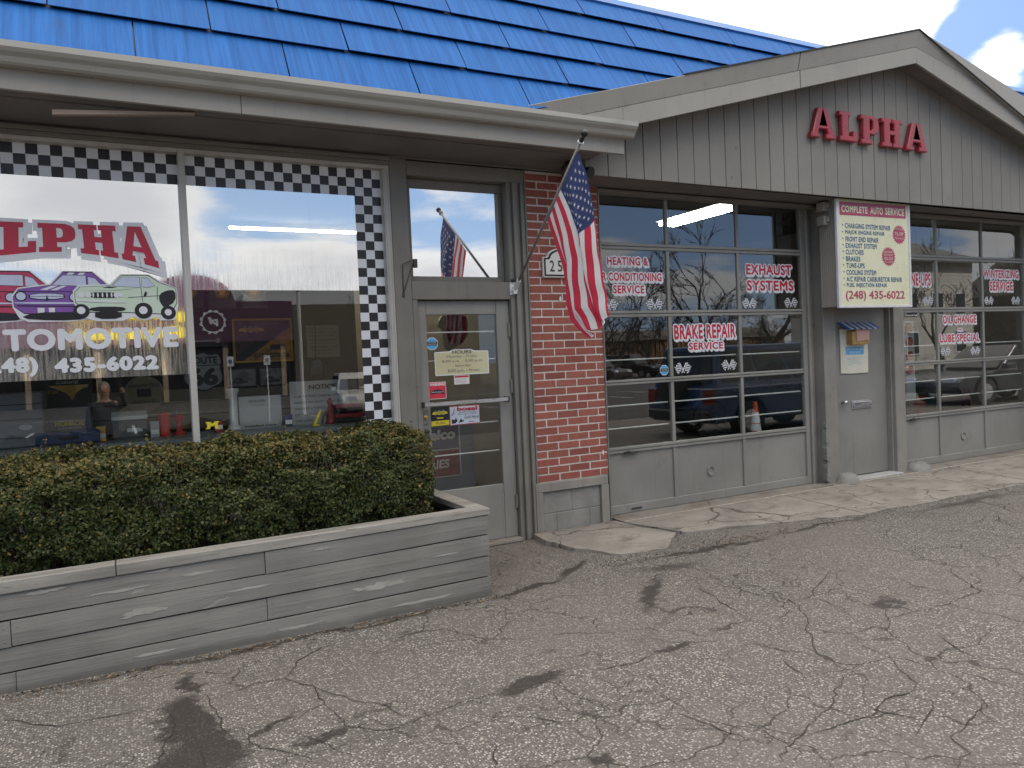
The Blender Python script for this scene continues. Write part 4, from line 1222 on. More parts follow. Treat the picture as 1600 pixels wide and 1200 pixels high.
def leaf_mat(name, cols, tr):
    m, t, out = new_mat(name)
    g = t.node('ShaderNodeNewGeometry').outputs['Random Per Island']
    r = t.node('ShaderNodeValToRGB'); el = r.color_ramp.elements
    while len(el) < len(cols): el.new(0.5)
    for i, c in enumerate(cols):
        el[i].position = i / (len(cols) - 1); el[i].color = tuple(c) + (1,)
    t.put(r.inputs[0], g)
    p = t.node('ShaderNodeBsdfPrincipled'); t.put(p.inputs['Base Color'], r.outputs[0]); t.put(p.inputs['Roughness'], 0.5); p.inputs['Specular IOR Level'].default_value = 0.28
    tl = t.node('ShaderNodeBsdfTranslucent'); t.put(tl.inputs[0], t.mix(0.5, r.outputs[0], (0.10, 0.12, 0.01)))
    mx = t.node('ShaderNodeMixShader'); mx.inputs[0].default_value = tr
    t.nt.links.new(p.outputs[0], mx.inputs[1]); t.nt.links.new(tl.outputs[0], mx.inputs[2]); t.nt.links.new(mx.outputs[0], out.inputs[0])
    return m
GREEN = leaf_mat('boxwood_leaf', [(0.020, 0.032, 0.009), (0.046, 0.063, 0.017), (0.032, 0.046, 0.013), (0.072, 0.084, 0.025), (0.023, 0.035, 0.010), (0.105, 0.100, 0.030)], 0.18)
TIPS = leaf_mat('boxwood_winter_tip', [(0.10, 0.085, 0.022), (0.16, 0.125, 0.034), (0.07, 0.072, 0.022), (0.21, 0.15, 0.05), (0.13, 0.105, 0.03)], 0.18)
X, Y, Zz, Nn, rg = leaves(95000, 1, -1.35, 1.95, '', None, lambda x, y, z, r: np.ones(len(x), bool), .018)
leaf_mesh('foliage', np.stack([X, Y, Zz], 1), Nn, rg, 0.0205, GREEN, hedge)
X, Y, Zz, Nn, rg = leaves(30000, 2, -1.35, 1.95, '', None, lambda x, y, z, r: (r.random(len(x)) < np.clip((z - 0.93) / 0.2, 0.0, 1) * (0.55 + 0.45 * np.sin(x * 5 + y * 9)) + 0.05), .018)
leaf_mesh('winter_tips', np.stack([X, Y, Zz + 0.006], 1), Nn, rg, 0.0195, TIPS, hedge)
# upright sprouts along the top and ends
tw = MB(); LP, LN_ = [], []
rh = random.Random(8)
for _ in range(760):
    x = rh.uniform(-1.3, 1.88); y = rh.uniform(-1.04, -0.28)
    z = 1.09 + 0.05 * noise.noise(Vector((x * 3.1, 2, 1)))
    h = rh.uniform(.015, .095) * (1.6 if rh.random() < .07 else 1)
    dx, dy = rh.uniform(-.02, .02), rh.uniform(-.02, .02)
    tw.tube([(x, y, z - .08), (x + dx * .5, y + dy * .5, z + h * .5), (x + dx, y + dy, z + h)], [.0016, .0013, .0008], 4)
    for k in range(int(4 + h * 110)):
        f_ = rh.random(); LP.append((x + dx * f_ + rh.gauss(0, .006), y + dy * f_ + rh.gauss(0, .006), z - .02 + (h + .02) * f_)); LN_.append((rh.gauss(0, 1), rh.gauss(0, 1), rh.gauss(.5, .6)))
for _ in range(170):
    y = rh.uniform(-1.05, -.3); z = rh.uniform(.60, 1.08); x = 1.84 + rh.uniform(-.06, .04)
    l_ = rh.uniform(.03, .12); dz_ = rh.uniform(-.02, .06); dy = rh.uniform(-.04, .04)
    tw.tube([(x - .12, y, z - .03), (x + l_ * .5, y + dy * .5, z + dz_ * .5), (x + l_, y + dy, z + dz_)], [.002, .0015, .0008], 4)
    for k in range(int(6 + l_ * 120)):
        f_ = rh.random(); LP.append((x + l_ * f_ + rh.gauss(0, .007), y + dy * f_ + rh.gauss(0, .007), z + dz_ * f_ + rh.gauss(0, .007))); LN_.append((rh.gauss(.4, 1), rh.gauss(0, 1), rh.gauss(.3, .7)))
for _ in range(420):                                       # woody stems inside
    x = rh.uniform(-1.3, 1.8); y = rh.uniform(-.95, -.35)
    x2 = x + rh.uniform(-.15, .15); y2 = y + rh.uniform(-.12, .12)
    if rh.random() < .3: y, y2 = rh.uniform(-1.0, -.8), rh.uniform(-1.07, -.98)
    tw.tube([(x, y, .47), ((x + x2) / 2 + .02, (y + y2) / 2, .7), (x2, y2, rh.uniform(.85, 1.08))], [.006, .004, .0015], 5)
leaf_mesh('sprouts', np.array(LP), np.array(LN_), np.random.default_rng(5), 0.019, TIPS, hedge)
tw.build('stems', paint('boxwood_twig', (0.10, 0.075, 0.05), 0.8, 0.3, 30, 0.3), hedge)

# ================================================================== FLAG
flag = thing('flag', 'american flag hanging from an angled grey pole beside the brick pier', 'flag', (3.15, -0.01, 2.246))
A_, B_ = Vector((3.15, -0.05, 2.246)), Vector((3.110, -1.281, 3.224))
ax = (B_ - A_).normalized()
mb = MB(); mb.tube([A_ + ax * -0.02, A_ + ax * 0.8, B_ - ax * .03], [.0125, .0120, .0115], 12)
mb.build('pole', paint('grey_pole', (0.20, 0.19, 0.18), 0.45, 0.1, 20, 0.1), flag, smooth=True)
mb = MB(); mb.ball(tuple(B_ + ax * .012), .027, 8); mb.tube([B_ - ax * .055, B_ - ax * .01], [.0165, .0165], 12)
mb.build('finial', 'dark', flag, smooth=True)
mb = MB(); n = 16
side = ax.cross(Vector((1, 0, 0))).normalized(); sx = side.cross(ax)
rc = B_ - ax * .062
mb.tube([rc + (side * math.cos(2 * math.pi * i / n) + sx * math.sin(2 * math.pi * i / n)) * .021 for i in range(n + 1)], .004, 6, caps=False)
mb.build('ring', 'zinc', flag)
mb = MB(); mb.box(3.112, 3.178, -0.012, -0.0045, 2.182, 2.296); mb.tube([A_ - ax * .075 + Vector((0, .0, 0)), A_ + ax * .09], [.021, .019], 14); mb.box(3.132, 3.168, -0.045, -0.012, 2.19, 2.25); mb.tube([(3.12, -0.03, 2.222), (3.18, -0.03, 2.222)], .011, 8)
mb.build('bracket', 'zinc', flag, bevel=0.003)
mb = MB(); mb.lathe((3.138, -0.012, 2.312), [(.016, -.0), (.016, -.02), (.006, -.026)], 'Y', 10)
mb.build('bracket_screw', 'dark', flag)
E0 = [(0, (3.113, -1.178, 3.142)), (.14, (3.115, -1.285, 2.952)), (.33, (3.125, -1.34, 2.70)), (.58, (3.135, -1.37, 2.353)), (.78, (3.14, -1.421, 2.117)), (1, (3.15, -1.449, 1.899))]
E1 = [(0, (3.130, -.680, 2.708)), (.27, (3.135, -.808, 2.45)), (.46, (3.14, -.882, 2.266)), (.64, (3.145, -.885, 2.056)), (.78, (3.15, -.918, 1.901)), (1, (3.17, -1.123, 1.749))]
def along(E, t_):
    for (ta, a), (tb, b) in zip(E[:-1], E[1:]):
        if t_ <= tb + 1e-9:
            f_ = (t_ - ta) / (tb - ta); f_ = f_ * f_ * (3 - 2 * f_) * .35 + f_ * .65
            return Vector(a).lerp(Vector(b), f_)
    return Vector(E[-1][1])
def cloth(u, v):
    p = along(E0, v).lerp(along(E1, v), u)
    amp = 0.10 * min(1, v * 2.2)
    w = math.sin(u * 13.0 + 0.9 + v * 2.2) * 0.62 + math.sin(u * 25 + v * 5.0 + 1) * .18
    p = p + Vector((amp * w * .55, amp * math.cos(u * 13.0 + 0.9 + v * 2.2) * .55, 0)) * math.sin(math.pi * min(1, max(0, u)) ** .9) ** .6
    pl_ = 0.042 * math.exp(-((u - .36 - .05 * v) / .06) ** 2) * min(1, v * 3)      # one sharp pleat from the hoist down
    p = p + Vector((-pl_, -pl_ * 1.4, 0))
    p.x += 0.006 * math.sin(v * 31 + u * 9) * v
    p.z += 0.010 * math.sin(u * 17 + 2) * v * v
    return p
NU, NV = 13 * 6, 80
vs = [tuple(cloth(i / NU, j / NV)) for j in range(NV + 1) for i in range(NU + 1)]
def cloth_faces(test):
    return [(j * (NU + 1) + i, j * (NU + 1) + i + 1, (j + 1) * (NU + 1) + i + 1, (j + 1) * (NU + 1) + i) for j in range(NV) for i in range(NU) if test(i, j)]
def cloth_mat(name, c):
    m, t, out = new_mat(name)
    co = obj_co(t); n = t.noise(t.scale(co, (1, 1, .3)), 260, 2)
    d = t.node('ShaderNodeBsdfPrincipled'); t.put(d.inputs['Base Color'], c); d.inputs['Roughness'].default_value = .75
    wr = t.noise(t.scale(co, (1, 1, .45)), 26, 4, .6)
    b = t.node('ShaderNodeBump'); b.inputs['Strength'].default_value = .35; b.inputs['Distance'].default_value = .006; t.put(b.inputs['Height'], t.m('ADD', wr, t.m('MULTIPLY', n, .15))); t.put(d.inputs['Normal'], b.outputs[0])
    tl = t.node('ShaderNodeBsdfTranslucent'); t.put(tl.inputs[0], c)
    mx = t.node('ShaderNodeMixShader'); mx.inputs[0].default_value = .3
    t.nt.links.new(d.outputs[0], mx.inputs[1]); t.nt.links.new(tl.outputs[0], mx.inputs[2]); t.nt.links.new(mx.outputs[0], out.inputs[0])
    return m
mb = MB()
stripe = lambda i: (i // 6) % 2
mb.add(vs, [], 0)
for mi, tst in ((0, lambda i, j: not (i < 42 and j < 32) and stripe(i) == 0), (1, lambda i, j: not (i < 42 and j < 32) and stripe(i) == 1), (2, lambda i, j: i < 42 and j < 32)):
    for f_ in cloth_faces(tst):
        mb.f.append(f_); mb.mi.append(mi)
fl = mb.build('cloth', [cloth_mat('flag_red', (0.52, 0.028, 0.062)), cloth_mat('flag_white', (0.66, 0.64, 0.64)), cloth_mat('flag_blue', (0.030, 0.045, 0.135))], flag, smooth=True)
sub = fl.modifiers.new('smooth', 'SUBSURF'); sub.levels = 1; sub.render_levels = 1
mb = MB()
for r_ in range(9):
    for c_ in range(6 if r_ % 2 == 0 else 5):
        u0 = (r_ + 1) / 10 * 7 / 13; v0 = ((c_ + 1) if r_ % 2 == 0 else (c_ + 1.5)) / 6.6 * .4
        P0 = cloth(u0, v0); du = (cloth(u0 + .01, v0) - P0); dv = (cloth(u0, v0 + .01) - P0)
        nn = du.cross(dv).normalized()
        for sgn in (1, -1):
            st = [P0]
            for k in range(10):
                a = math.pi * k / 5; q = (.0175 if k % 2 == 0 else .0070)
                st.append(cloth(u0 + q * math.sin(a) / .76, v0 + q * math.cos(a) / 1.25))
            st = [s_ + nn * .0035 * sgn for s_ in st]
            mb.add([tuple(s_) for s_ in st], [(0, k + 1, (k + 1) % 10 + 1) for k in range(10)])
mb.build('stars', cloth_mat('flag_star', (0.70, 0.69, 0.70)), flag)

# black floodlight under the eave
lamp = thing('flood_lamp', 'small black twin floodlight under the eave half hidden by the flag', 'lamp', (3.62, -0.30, 3.30))
mb = MB(); mb.box(3.57, 3.67, -0.34, -0.26, 3.285, 3.316); mb.build('mount', 'dark', lamp, bevel=.004)
for x, dx in ((3.53, -.05), (3.71, .05)):
    mb = MB(); mb.tube([(x - dx, -0.30, 3.27), (x, -0.34, 3.245)], .012, 8); mb.tube([(x, -.32, 3.25), (x + dx * .2, -0.40, 3.215), (x + dx * .4, -0.435, 3.20)], [.028, .042, .048], 14)
    mb.build('lamp_head', 'dark', lamp)

# loose strip of wood hanging out of the soffit
mb = MB(); mb.hexa([(-.262, -.565, 3.222), (.545, -.585, 3.302), (.545, -.545, 3.302), (-.262, -.525, 3.222), (-.262, -.565, 3.252), (.545, -.585, 3.3165), (.545, -.545, 3.3165), (-.262, -.525, 3.252)])
tag(mb.build('loose_batten', 'wood_raw'), 'bare weathered wood strip hanging loose from the dark soffit above the left window', 'wood strip')

# ================================================================== SIGNS
# red letters on the gable
ls = thing('letter_sign', 'raised red slab-serif capital letters mounted on the gable siding', 'sign', (7.4, -0.40, 3.75))
for ch, x0, x1, z0 in (('A', 6.440, 6.812, 3.762), ('L', 6.872, 7.136, 3.766), ('P', 7.205, 7.500, 3.764), ('H', 7.545, 7.890, 3.764), ('A', 7.952, 8.325, 3.762)):
    w, v_, f_ = slab(ch, -0.034, 0.055, 0.026)
    mb = MB()
    mb.add([(x0 + p[0] / w * (x1 - x0), -0.405 - 0.030 - p[2] * .36, z0 + p[1] * .315) for p in v_], f_)
    mb.build('letter', 'cast_red', ls)

# service sign box
sg = thing('sign_box', 'cream service list sign with silver frame projecting above the narrow grey door', 'sign', (7.57, -0.01, 2.02))
mb = MB(); mb.box(6.985, 8.165, -0.296, -0.06, 2.04, 3.205)
for i in range(9):
    y0 = -.29 + i * .026; mb.box(6.978, 6.9849, y0, y0 + .011, 2.04, 3.205)
mb.build('cabinet', 'fascia', sg)
mb = MB(); mb.box(6.955, 8.187, -0.318, -0.285, 2.016, 2.046); mb.box(6.955, 8.187, -0.318, -0.285, 3.198, 3.226); mb.box(6.955, 6.992, -0.3175, -0.285, 2.0465, 3.1975); mb.box(8.155, 8.187, -0.3175, -0.285, 2.0465, 3.1975)
mb.build('frame', paint('silver_frame', (0.55, 0.55, 0.56), 0.35, 0.06, 8, 0.05), sg, bevel=.004)
mb = MB(); mb.box(6.993, 8.154, -0.310, -0.298, 2.047, 3.197); mb.build('face_panel', 'sign_cream', sg)
for zc in (3.13, 2.98):
    mb = MB(); mb.box(6.90, 6.984, -0.20, -0.10, zc - .05, zc + .05); mb.box(6.93, 6.98, -.22, -.08, zc - .02, zc + .03); mb.build('mount', 'fascia', sg, bevel=.004)
mb = MB(); mb.box(7.06, 7.30, -0.06, -0.0015, 2.1, 3.15); mb.box(7.9, 8.1, -0.06, -0.0015, 2.1, 3.15); mb.build('wall_bracket', 'fascia', sg)
ys = -0.3115
mb = MB(); mb.flat([(7.012, 3.022), (8.118, 3.030), (8.118, 3.174), (7.012, 3.166)], ys); mb.build('title_band', 'sign_rose', sg)
for s_, x0, x1, z0, z1 in (('COMPLETE', 7.040, 7.462, 3.053, 3.128), ('AUTO', 7.510, 7.720, 3.054, 3.132), ('SERVICE', 7.762, 8.088, 3.056, 3.138)):
    mb = MB(); txt(mb, s_, x0, x1, z0, z1, ys - .0012, bold=.035, spacing=1.1); mb.build('title_word', 'sign_cream', sg)
mb = MB()
for s_, x1, z0 in (('CHARGING SYSTEM REPAIR', 7.843, 2.882), ('MAJOR ENGINE REPAIR', 7.740, 2.808), ('FRONT END REPAIR', 7.633, 2.738), ('EXHAUST SYSTEM', 7.602, 2.667), ('CLUTCHES', 7.380, 2.597), ('BRAKES', 7.322, 2.523), ('TUNE-UPS', 7.390, 2.451), ('COOLING SYSTEM', 7.580, 2.376), ('A/C REPAIR CARBURETOR REPAIR', 8.022, 2.303), ('FUEL INJECTION REPAIR', 7.758, 2.232)):
    mb = MB(); txt(mb, s_, 7.092, x1, z0, z0 + .056, ys, bold=.030, spacing=1.14)
    mb.lathe((7.052, ys, z0 + .034), [(.0085, 0), (.0085, -.0004)], 'Y', 10)
    mb.build('list_line', 'sign_blue', sg)
mb = MB(); txt(mb, '(248) 435-6022', 7.070, 8.060, 2.086, 2.205, ys, bold=.022); mb.build('phone_lettering', 'sign_rose', sg)
for cx, cz, rx, rz, lines in ((7.992, 2.842, .118, .112, [('PAY IN CASH', .06, .018), ('7% OFF', -.004, .040), ('TOTAL PRICE', -.046, .018)]), (7.797, 2.590, .122, .112, [('SENIOR', .045, .022), ('DISCOUNT', .012, .022), ('10% OFF', -.034, .034), ('ALL LABOR', -.066, .016)])):
    mb = MB(); n = 44
    mb.add([(cx, ys, cz)] + [(cx + rx * (1 if k % 2 else .82) * math.cos(2 * math.pi * k / n), ys, cz + rz * (1 if k % 2 else .82) * math.sin(2 * math.pi * k / n)) for k in range(n)], [(0, k + 1, (k + 1) % n + 1) for k in range(n)])
    bst = mb.build('burst', 'sign_rose', sg)
    mb = MB()
    for s_, dz_, h in lines:
        w = .30 * rx / .118 * len(s_) * h * 1.4 / 2 / .22 * .55
        w = min(w, .075)
        txt(mb, s_, cx - w, cx + w, cz + dz_ - h * .2, cz + dz_ + h * .8, ys - .001, bold=.01)
    mb.build('burst_lettering', 'sign_cream', bst)

# house number plaque
pq = thing('number_plaque', 'white arched house number plaque with black border on the brick pier', 'plaque', (3.69, -0.01, 2.36))
def arch(x0, x1, z0, zs, zt, n=14):
    pts = [(x0, z0), (x1, z0), (x1, zs), (x1 - .035, zs)]
    for i in range(n + 1):
        a = math.pi * i / n
        pts.append(((x0 + x1) / 2 + ((x1 - x0) / 2 - .05) * math.cos(a), zs + .012 + (zt - zs - .012) * math.sin(a)))
    pts += [(x0 + .035, zs), (x0, zs)]
    return pts
mb = MB(); mb.prism_y(arch(3.447, 3.947, 2.340, 2.524, 2.612), -0.030, -0.002); mb.build('border', 'paper', pq, bevel=.003)
mb = MB(); mb.prism_y(arch(3.458, 3.936, 2.351, 2.515, 2.602), -0.033, -0.0302); mb.build('border_line', 'black', pq)
mb = MB(); mb.prism_y(arch(3.474, 3.920, 2.366, 2.500, 2.588), -0.036, -0.0332); mb.build('face', 'paper', pq)
mb = MB(); txt(mb, '2', 3.513, 3.563, 2.392, 2.492, -.0375, bold=.01); txt(mb, '5', 3.597, 3.645, 2.392, 2.492, -.0375, bold=.01); mb.build('digits', 'black', pq)

# key drop board on the service door
kb = thing('drop_board', 'cream notice board with striped awning and small wooden envelope box on the narrow grey door', 'notice board', (7.67, 0.09, 1.29))
mb = MB(); mb.prism_y([(7.447, 1.285), (7.60, 1.276), (7.915, 1.275), (7.925, 1.50), (7.91, 1.80), (7.447, 1.80)], .084, .0995); mb.build('board', paint('aged_cream_board', (0.56, 0.54, 0.45), 0.5, .05, 5, .05), kb, bevel=.003)
mb = MB(); AW = [(-.012 + .012, 1.80), (.098, 1.895)]
for i in range(11):
    x0 = 7.425 + .0505 * i
    p = [(x0, -.035, 1.795), (x0 + .0505, -.035, 1.795), (x0 + .0505, -.03, 1.800), (x0, -.03, 1.800), (x0 - .0, .095, 1.875), (x0 + .0505, .095, 1.875), (x0 + .0505, .098, 1.882), (x0, .098, 1.882)]
    mb.add([(x0, -.045, 1.795), (x0 + .0505, -.045, 1.795), (x0 + .0505, .098, 1.880), (x0, .098, 1.880), (x0, -.040, 1.789), (x0 + .0505, -.040, 1.789), (x0 + .0505, .098, 1.872), (x0, .098, 1.872)],
           [(0, 1, 2, 3), (7, 6, 5, 4), (0, 4, 5, 1), (0, 3, 7, 4), (1, 5, 6, 2)], i % 2)
mb.build('awning', ['blue', 'paper'], kb)
mb = MB(); mb.box(7.553, 7.862, .005, .083, 1.615, 1.770); mb.prism_x([(-.0, 1.755), (.005, 1.7705), (.083, 1.7705)], 7.553, 7.862); mb.build('envelope_box', paint('varnished_box', (0.36, 0.22, 0.07), .5, .12, 8, .1), kb, bevel=.004)
mb = MB(); mb.hexa([(7.625, -.004, 1.655), (7.835, -.004, 1.66), (7.835, .004, 1.66), (7.625, .004, 1.655), (7.62, -.004, 1.785), (7.84, -.004, 1.785), (7.84, .02, 1.80), (7.62, .02, 1.80)]); mb.build('envelope', paint('pink_paper', (0.52, 0.30, 0.25), .6, .05, 6, .05), kb)
mb = MB(); mb.flat([(7.535, 1.50), (7.845, 1.495), (7.845, 1.588), (7.535, 1.588)], .0832); mb.build('heading_band', 'sky_blue', kb)
mb = MB(); txt(mb, 'AFTER HOURS', 7.555, 7.83, 1.548, 1.576, .0824, bold=.02); txt(mb, 'DROP BOX', 7.60, 7.79, 1.510, 1.538, .0824, bold=.02); mb.build('heading_lettering', 'paper', kb)
mb = MB()
for i in range(5):
    z = 1.462 - i * .018; mb.flat([(7.56, z - .006), (7.82 - .03 * (i % 3), z - .006), (7.82 - .03 * (i % 3), z), (7.56, z)], .0832)
mb.build('printed_lines', paint('pale_print', (0.33, 0.42, 0.45), .5, .05, 5, .02), kb)

# ================================================================== WINDOW LETTERING
SPC = 1.10
YG = 0.1375        # just proud of the garage door panes
def decal(name, label, lines, group='red and white service lettering on the garage door panes', cat='window lettering', y=YG):
    root = thing(name, label, cat, ((lines[0][1] + lines[0][2]) / 2, y, lines[-1][3]), group)
    for s_, x0, x1, z0, z1 in lines:
        a, b = MB(), MB()
        g = .011 / (((x1 - x0) / (len(s_) * .72) + (z1 - z0) / .75) / 2)
        for k, (dx, dz) in enumerate(((.013, -.015), (.0065, -.0075), (0, 0))):
            txt(a, s_, x0, x1, z0, z1, y - .0011 * k, bold=.035, spacing=SPC, grow=g, dx=dx, dz=dz)
        txt(b, s_, x0, x1, z0, z1, y - .0036, bold=.035, spacing=SPC)
        a.build('white_outline', 'white', root); b.build('red_lettering', 'red', root)
decal('service_lettering', 'heating and conditioning lettering on the pane partly behind the flag', [('HEATING &', 4.258, 4.752, 2.488, 2.570), ('AIR CONDITIONING', 4.105, 4.915, 2.335, 2.418), ('SERVICE', 4.318, 4.694, 2.212, 2.294)])
decal('service_lettering', 'exhaust lettering in two lines on the right pane of the nearer garage door', [('EXHAUST', 6.066, 6.748, 2.418, 2.532), ('SYSTEMS', 6.068, 6.772, 2.245, 2.360)])
decal('service_lettering', 'brake lettering on the middle pane, third row of the nearer garage door', [('BRAKE REPAIR', 5.050, 5.884, 1.745, 1.895), ('SERVICE', 5.235, 5.700, 1.632, 1.708)])
decal('service_lettering', 'tune-up lettering cut off by the edge of the cream sign box', [('TUNE-UPS', 8.665, 9.213, 2.315, 2.475)])
decal('service_lettering', 'winterizing lettering in two lines on the right pane of the far garage door', [('WINTERIZING', 10.335, 11.150, 2.430, 2.542), ('SERVICE', 10.470, 11.005, 2.258, 2.388)])
decal('service_lettering', 'oil change lettering on the middle pane of the far garage door', [('OIL CHANGE', 9.438, 10.150, 1.832, 1.938), ('AND', 9.735, 9.850, 1.742, 1.765), ('LUBE SPECIAL', 9.375, 10.215, 1.590, 1.695)])
def racing_flags(cx, cz, label, wd=.125, hh=.125):
    root = thing('racing_flags', label, 'flag decal', (cx, YG, cz - hh / 2), 'crossed chequered flag decals on the garage door panes')
    for sgn in (-1, 1):
        mb = MB()
        # slanted flag with its staff leaning outwards from the crossing point
        foot = Vector((cx - sgn * .018, cz - hh / 2)); tip = Vector((cx + sgn * .052, cz + hh / 2))
        d = (tip - foot).normalized(); e = Vector((sgn * abs(d.y), -sgn * d.x * sgn)) 
        e = Vector((sgn * .80, -.42)).normalized()
        o_ = foot + d * (hh * .30)
        Lh, Lf = hh * .68, .082
        q = lambda a, b: (o_.x + d.x * a * Lh + e.x * b * Lf + .006 * math.sin(b * 5) * d.x, YG - (.0006 if sgn > 0 else .0003), o_.y + d.y * a * Lh + e.y * b * Lf + .008 * math.sin(b * 6))
        n = 6
        for i in range(n):
            for j in range(n):
                p = [q(i / n, j / n), q(i / n, (j + 1) / n), q((i + 1) / n, (j + 1) / n), q((i + 1) / n, j / n)]
                mb.add(p, [(0, 1, 2, 3)] if sgn > 0 else [(3, 2, 1, 0)], (i + j) % 2)
        s0, s1 = foot, foot + d * (hh * .98)
        nx = Vector((-d.y, d.x)) * .004
        mb.add([(s0.x - nx.x, YG - .0009, s0.y - nx.y), (s0.x + nx.x, YG - .0009, s0.y + nx.y), (s1.x + nx.x, YG - .0009, s1.y + nx.y), (s1.x - nx.x, YG - .0009, s1.y - nx.y)], [(0, 1, 2, 3)], 0)
        mb.build('chequered_flag', ['white', 'black'], root)
for cx, cz, lb in ((4.262, 2.115, 'crossed chequered flags peeking out right behind the american flag'), (4.820, 2.117, 'crossed chequered flags below the conditioning lettering, at the end of its pane'),
                   (6.105, 2.120, 'crossed chequered flags under the first letters of the exhaust lettering'), (6.730, 2.125, 'crossed chequered flags under the last letters of the exhaust lettering'),
                   (5.150, 1.462, 'crossed chequered flags beside the blue octagon sticker on the nearer garage door'), (5.780, 1.468, 'crossed chequered flags under the end of the brake lettering'),
                   (9.155, 2.138, 'crossed chequered flags below the tune-up lettering'), (10.450, 2.138, 'crossed chequered flags under the left half of the winterizing lettering'),
                   (11.075, 2.137, 'crossed chequered flags under the right end of the winterizing lettering'), (9.482, 1.487, 'crossed chequered flags under the first half of the oil change lettering'),
                   (10.118, 1.474, 'crossed chequered flags under the second half of the oil change lettering')):
    racing_flags(cx, cz, lb)

def octagon(cx, cz, r_, y, label):
    root = thing('alarm_sticker', label, 'sticker', (cx, y, cz - r_), 'blue octagonal stickers')
    o8 = lambda q, yy: [(cx + q * math.cos(math.pi / 8 + k * math.pi / 4), cz + q * math.sin(math.pi / 8 + k * math.pi / 4)) for k in range(8)]
    mb = MB(); mb.flat(o8(r_, y), y); mb.flat(o8(r_ * .90, y), y - .0004, 1); mb.flat([(cx - r_ * .85, cz - r_ * .28), (cx + r_ * .85, cz - r_ * .28), (cx + r_ * .85, cz + r_ * .30), (cx - r_ * .85, cz + r_ * .30)], y - .0008, 2)
    txt(mb, '24 HOUR', cx - r_ * .6, cx + r_ * .6, cz + r_ * .04, cz + r_ * .24, y - .0012, 0, .02); txt(mb, 'SURVEILLANCE', cx - r_ * .75, cx + r_ * .75, cz - r_ * .2, cz - r_ * .04, y - .0012, 0, .02)
    mb.build('sticker_face', ['white', 'sky_blue', 'black'], root)
octagon(2.383, 1.777, .056, .0645, 'blue octagonal sticker near the top left of the entry door glass')
octagon(4.908, 1.440, .056, YG, 'blue octagonal sticker on the nearer garage door beside chequered flags')

# entry door stickers
yd = .0645
hs = thing('hours_sign', 'cream opening hours sign with arched top in the entry door glass', 'sign', (2.653, yd, 1.50))
pts = [(2.405, 1.502), (2.903, 1.502), (2.908, 1.51), (2.908, 1.698), (2.90, 1.704), (2.77, 1.708), (2.74, 1.722), (2.57, 1.722), (2.54, 1.708), (2.405, 1.704), (2.399, 1.698), (2.399, 1.51)]
mb = MB(); mb.flat(pts, yd); mb.build('white_border', 'white', hs)
mb = MB(); mb.flat([(2.653 + (x - 2.653) * .972, 1.606 + (z - 1.606) * .93) for x, z in pts], yd - .0005); mb.build('face', paint('hours_cream', (0.50, 0.47, 0.30), .12, .05, 4, .02, spec=.8), hs)
mb = MB(); txt(mb, 'HOURS', 2.565, 2.745, 1.684, 1.716, yd - .001, bold=.03)
for s_, x0, x1, z0 in (('Monday - Friday', 2.51, 2.80, 1.645), ('8:00 a.m. - 5:00 p.m.', 2.465, 2.850, 1.606), ('Saturday', 2.585, 2.735, 1.566), ('8:00 a.m. - Noon', 2.515, 2.815, 1.526)):
    txt(mb, s_, x0, x1, z0, z0 + .028, yd - .001, bold=.02)
mb.build('hours_lettering', paint('dark_grey_print', (.085, .08, .07), .5, .08, 6, .03), hs)
ws = thing('warning_sticker', 'red and white warning sticker on the left of the entry door glass above the bar', 'sticker', (2.41, yd, 1.305))
mb = MB(); mb.flat([(2.332, 1.306), (2.492, 1.306), (2.492, 1.451), (2.332, 1.451)], yd); mb.build('white_edge', 'white', ws)
mb = MB(); mb.flat([(2.336, 1.310), (2.488, 1.310), (2.488, 1.412), (2.336, 1.412)], yd - .0004); mb.flat([(2.336, 1.412), (2.488, 1.412), (2.488, 1.447), (2.336, 1.447)], yd - .0004); mb.build('red_field', paint('poster_red', (.52, .03, .05), .35, .05, 5, .02), ws)
mb = MB(); txt(mb, 'WARNING!', 2.342, 2.482, 1.418, 1.443, yd - .0012, bold=.04)
mb.build('warning_lettering', 'white', ws)
mb = MB(); mb.flat([(2.352, 1.345), (2.40, 1.352), (2.44, 1.352), (2.474, 1.343), (2.474, 1.37), (2.43, 1.388), (2.40, 1.388), (2.352, 1.375)], yd - .0008); txt(mb, 'Security Systems', 2.356, 2.47, 1.356, 1.374, yd - .0020, 1, .03); mb.build('emblem', ['black', 'white'], ws)
mb = MB(); mb.flat([(2.570, 1.420), (2.714, 1.420), (2.714, 1.498), (2.570, 1.498)], yd + .0004); mb.flat([(2.576, 1.478), (2.708, 1.478), (2.708, 1.494), (2.576, 1.494)], yd, 1)
for i in range(4): mb.flat([(2.582, 1.464 - i * .011), (2.70 - .02 * (i % 2), 1.464 - i * .011), (2.70 - .02 * (i % 2), 1.468 - i * .011), (2.582, 1.468 - i * .011)], yd, 2)
o = mb.build('warning_notice', ['paper', 'red', 'grey_print']); tag(o, 'small white notice with red heading directly below the opening hours sign', 'notice')
cs = thing('anniversary_sticker', 'black sticker with yellow winged emblem and yellow push strip below the door bar', 'sticker', (2.43, yd, 1.075))
mb = MB(); mb.flat([(2.340, 1.072), (2.508, 1.072), (2.508, 1.238), (2.340, 1.238)], yd); mb.build('black_field', 'black', cs)
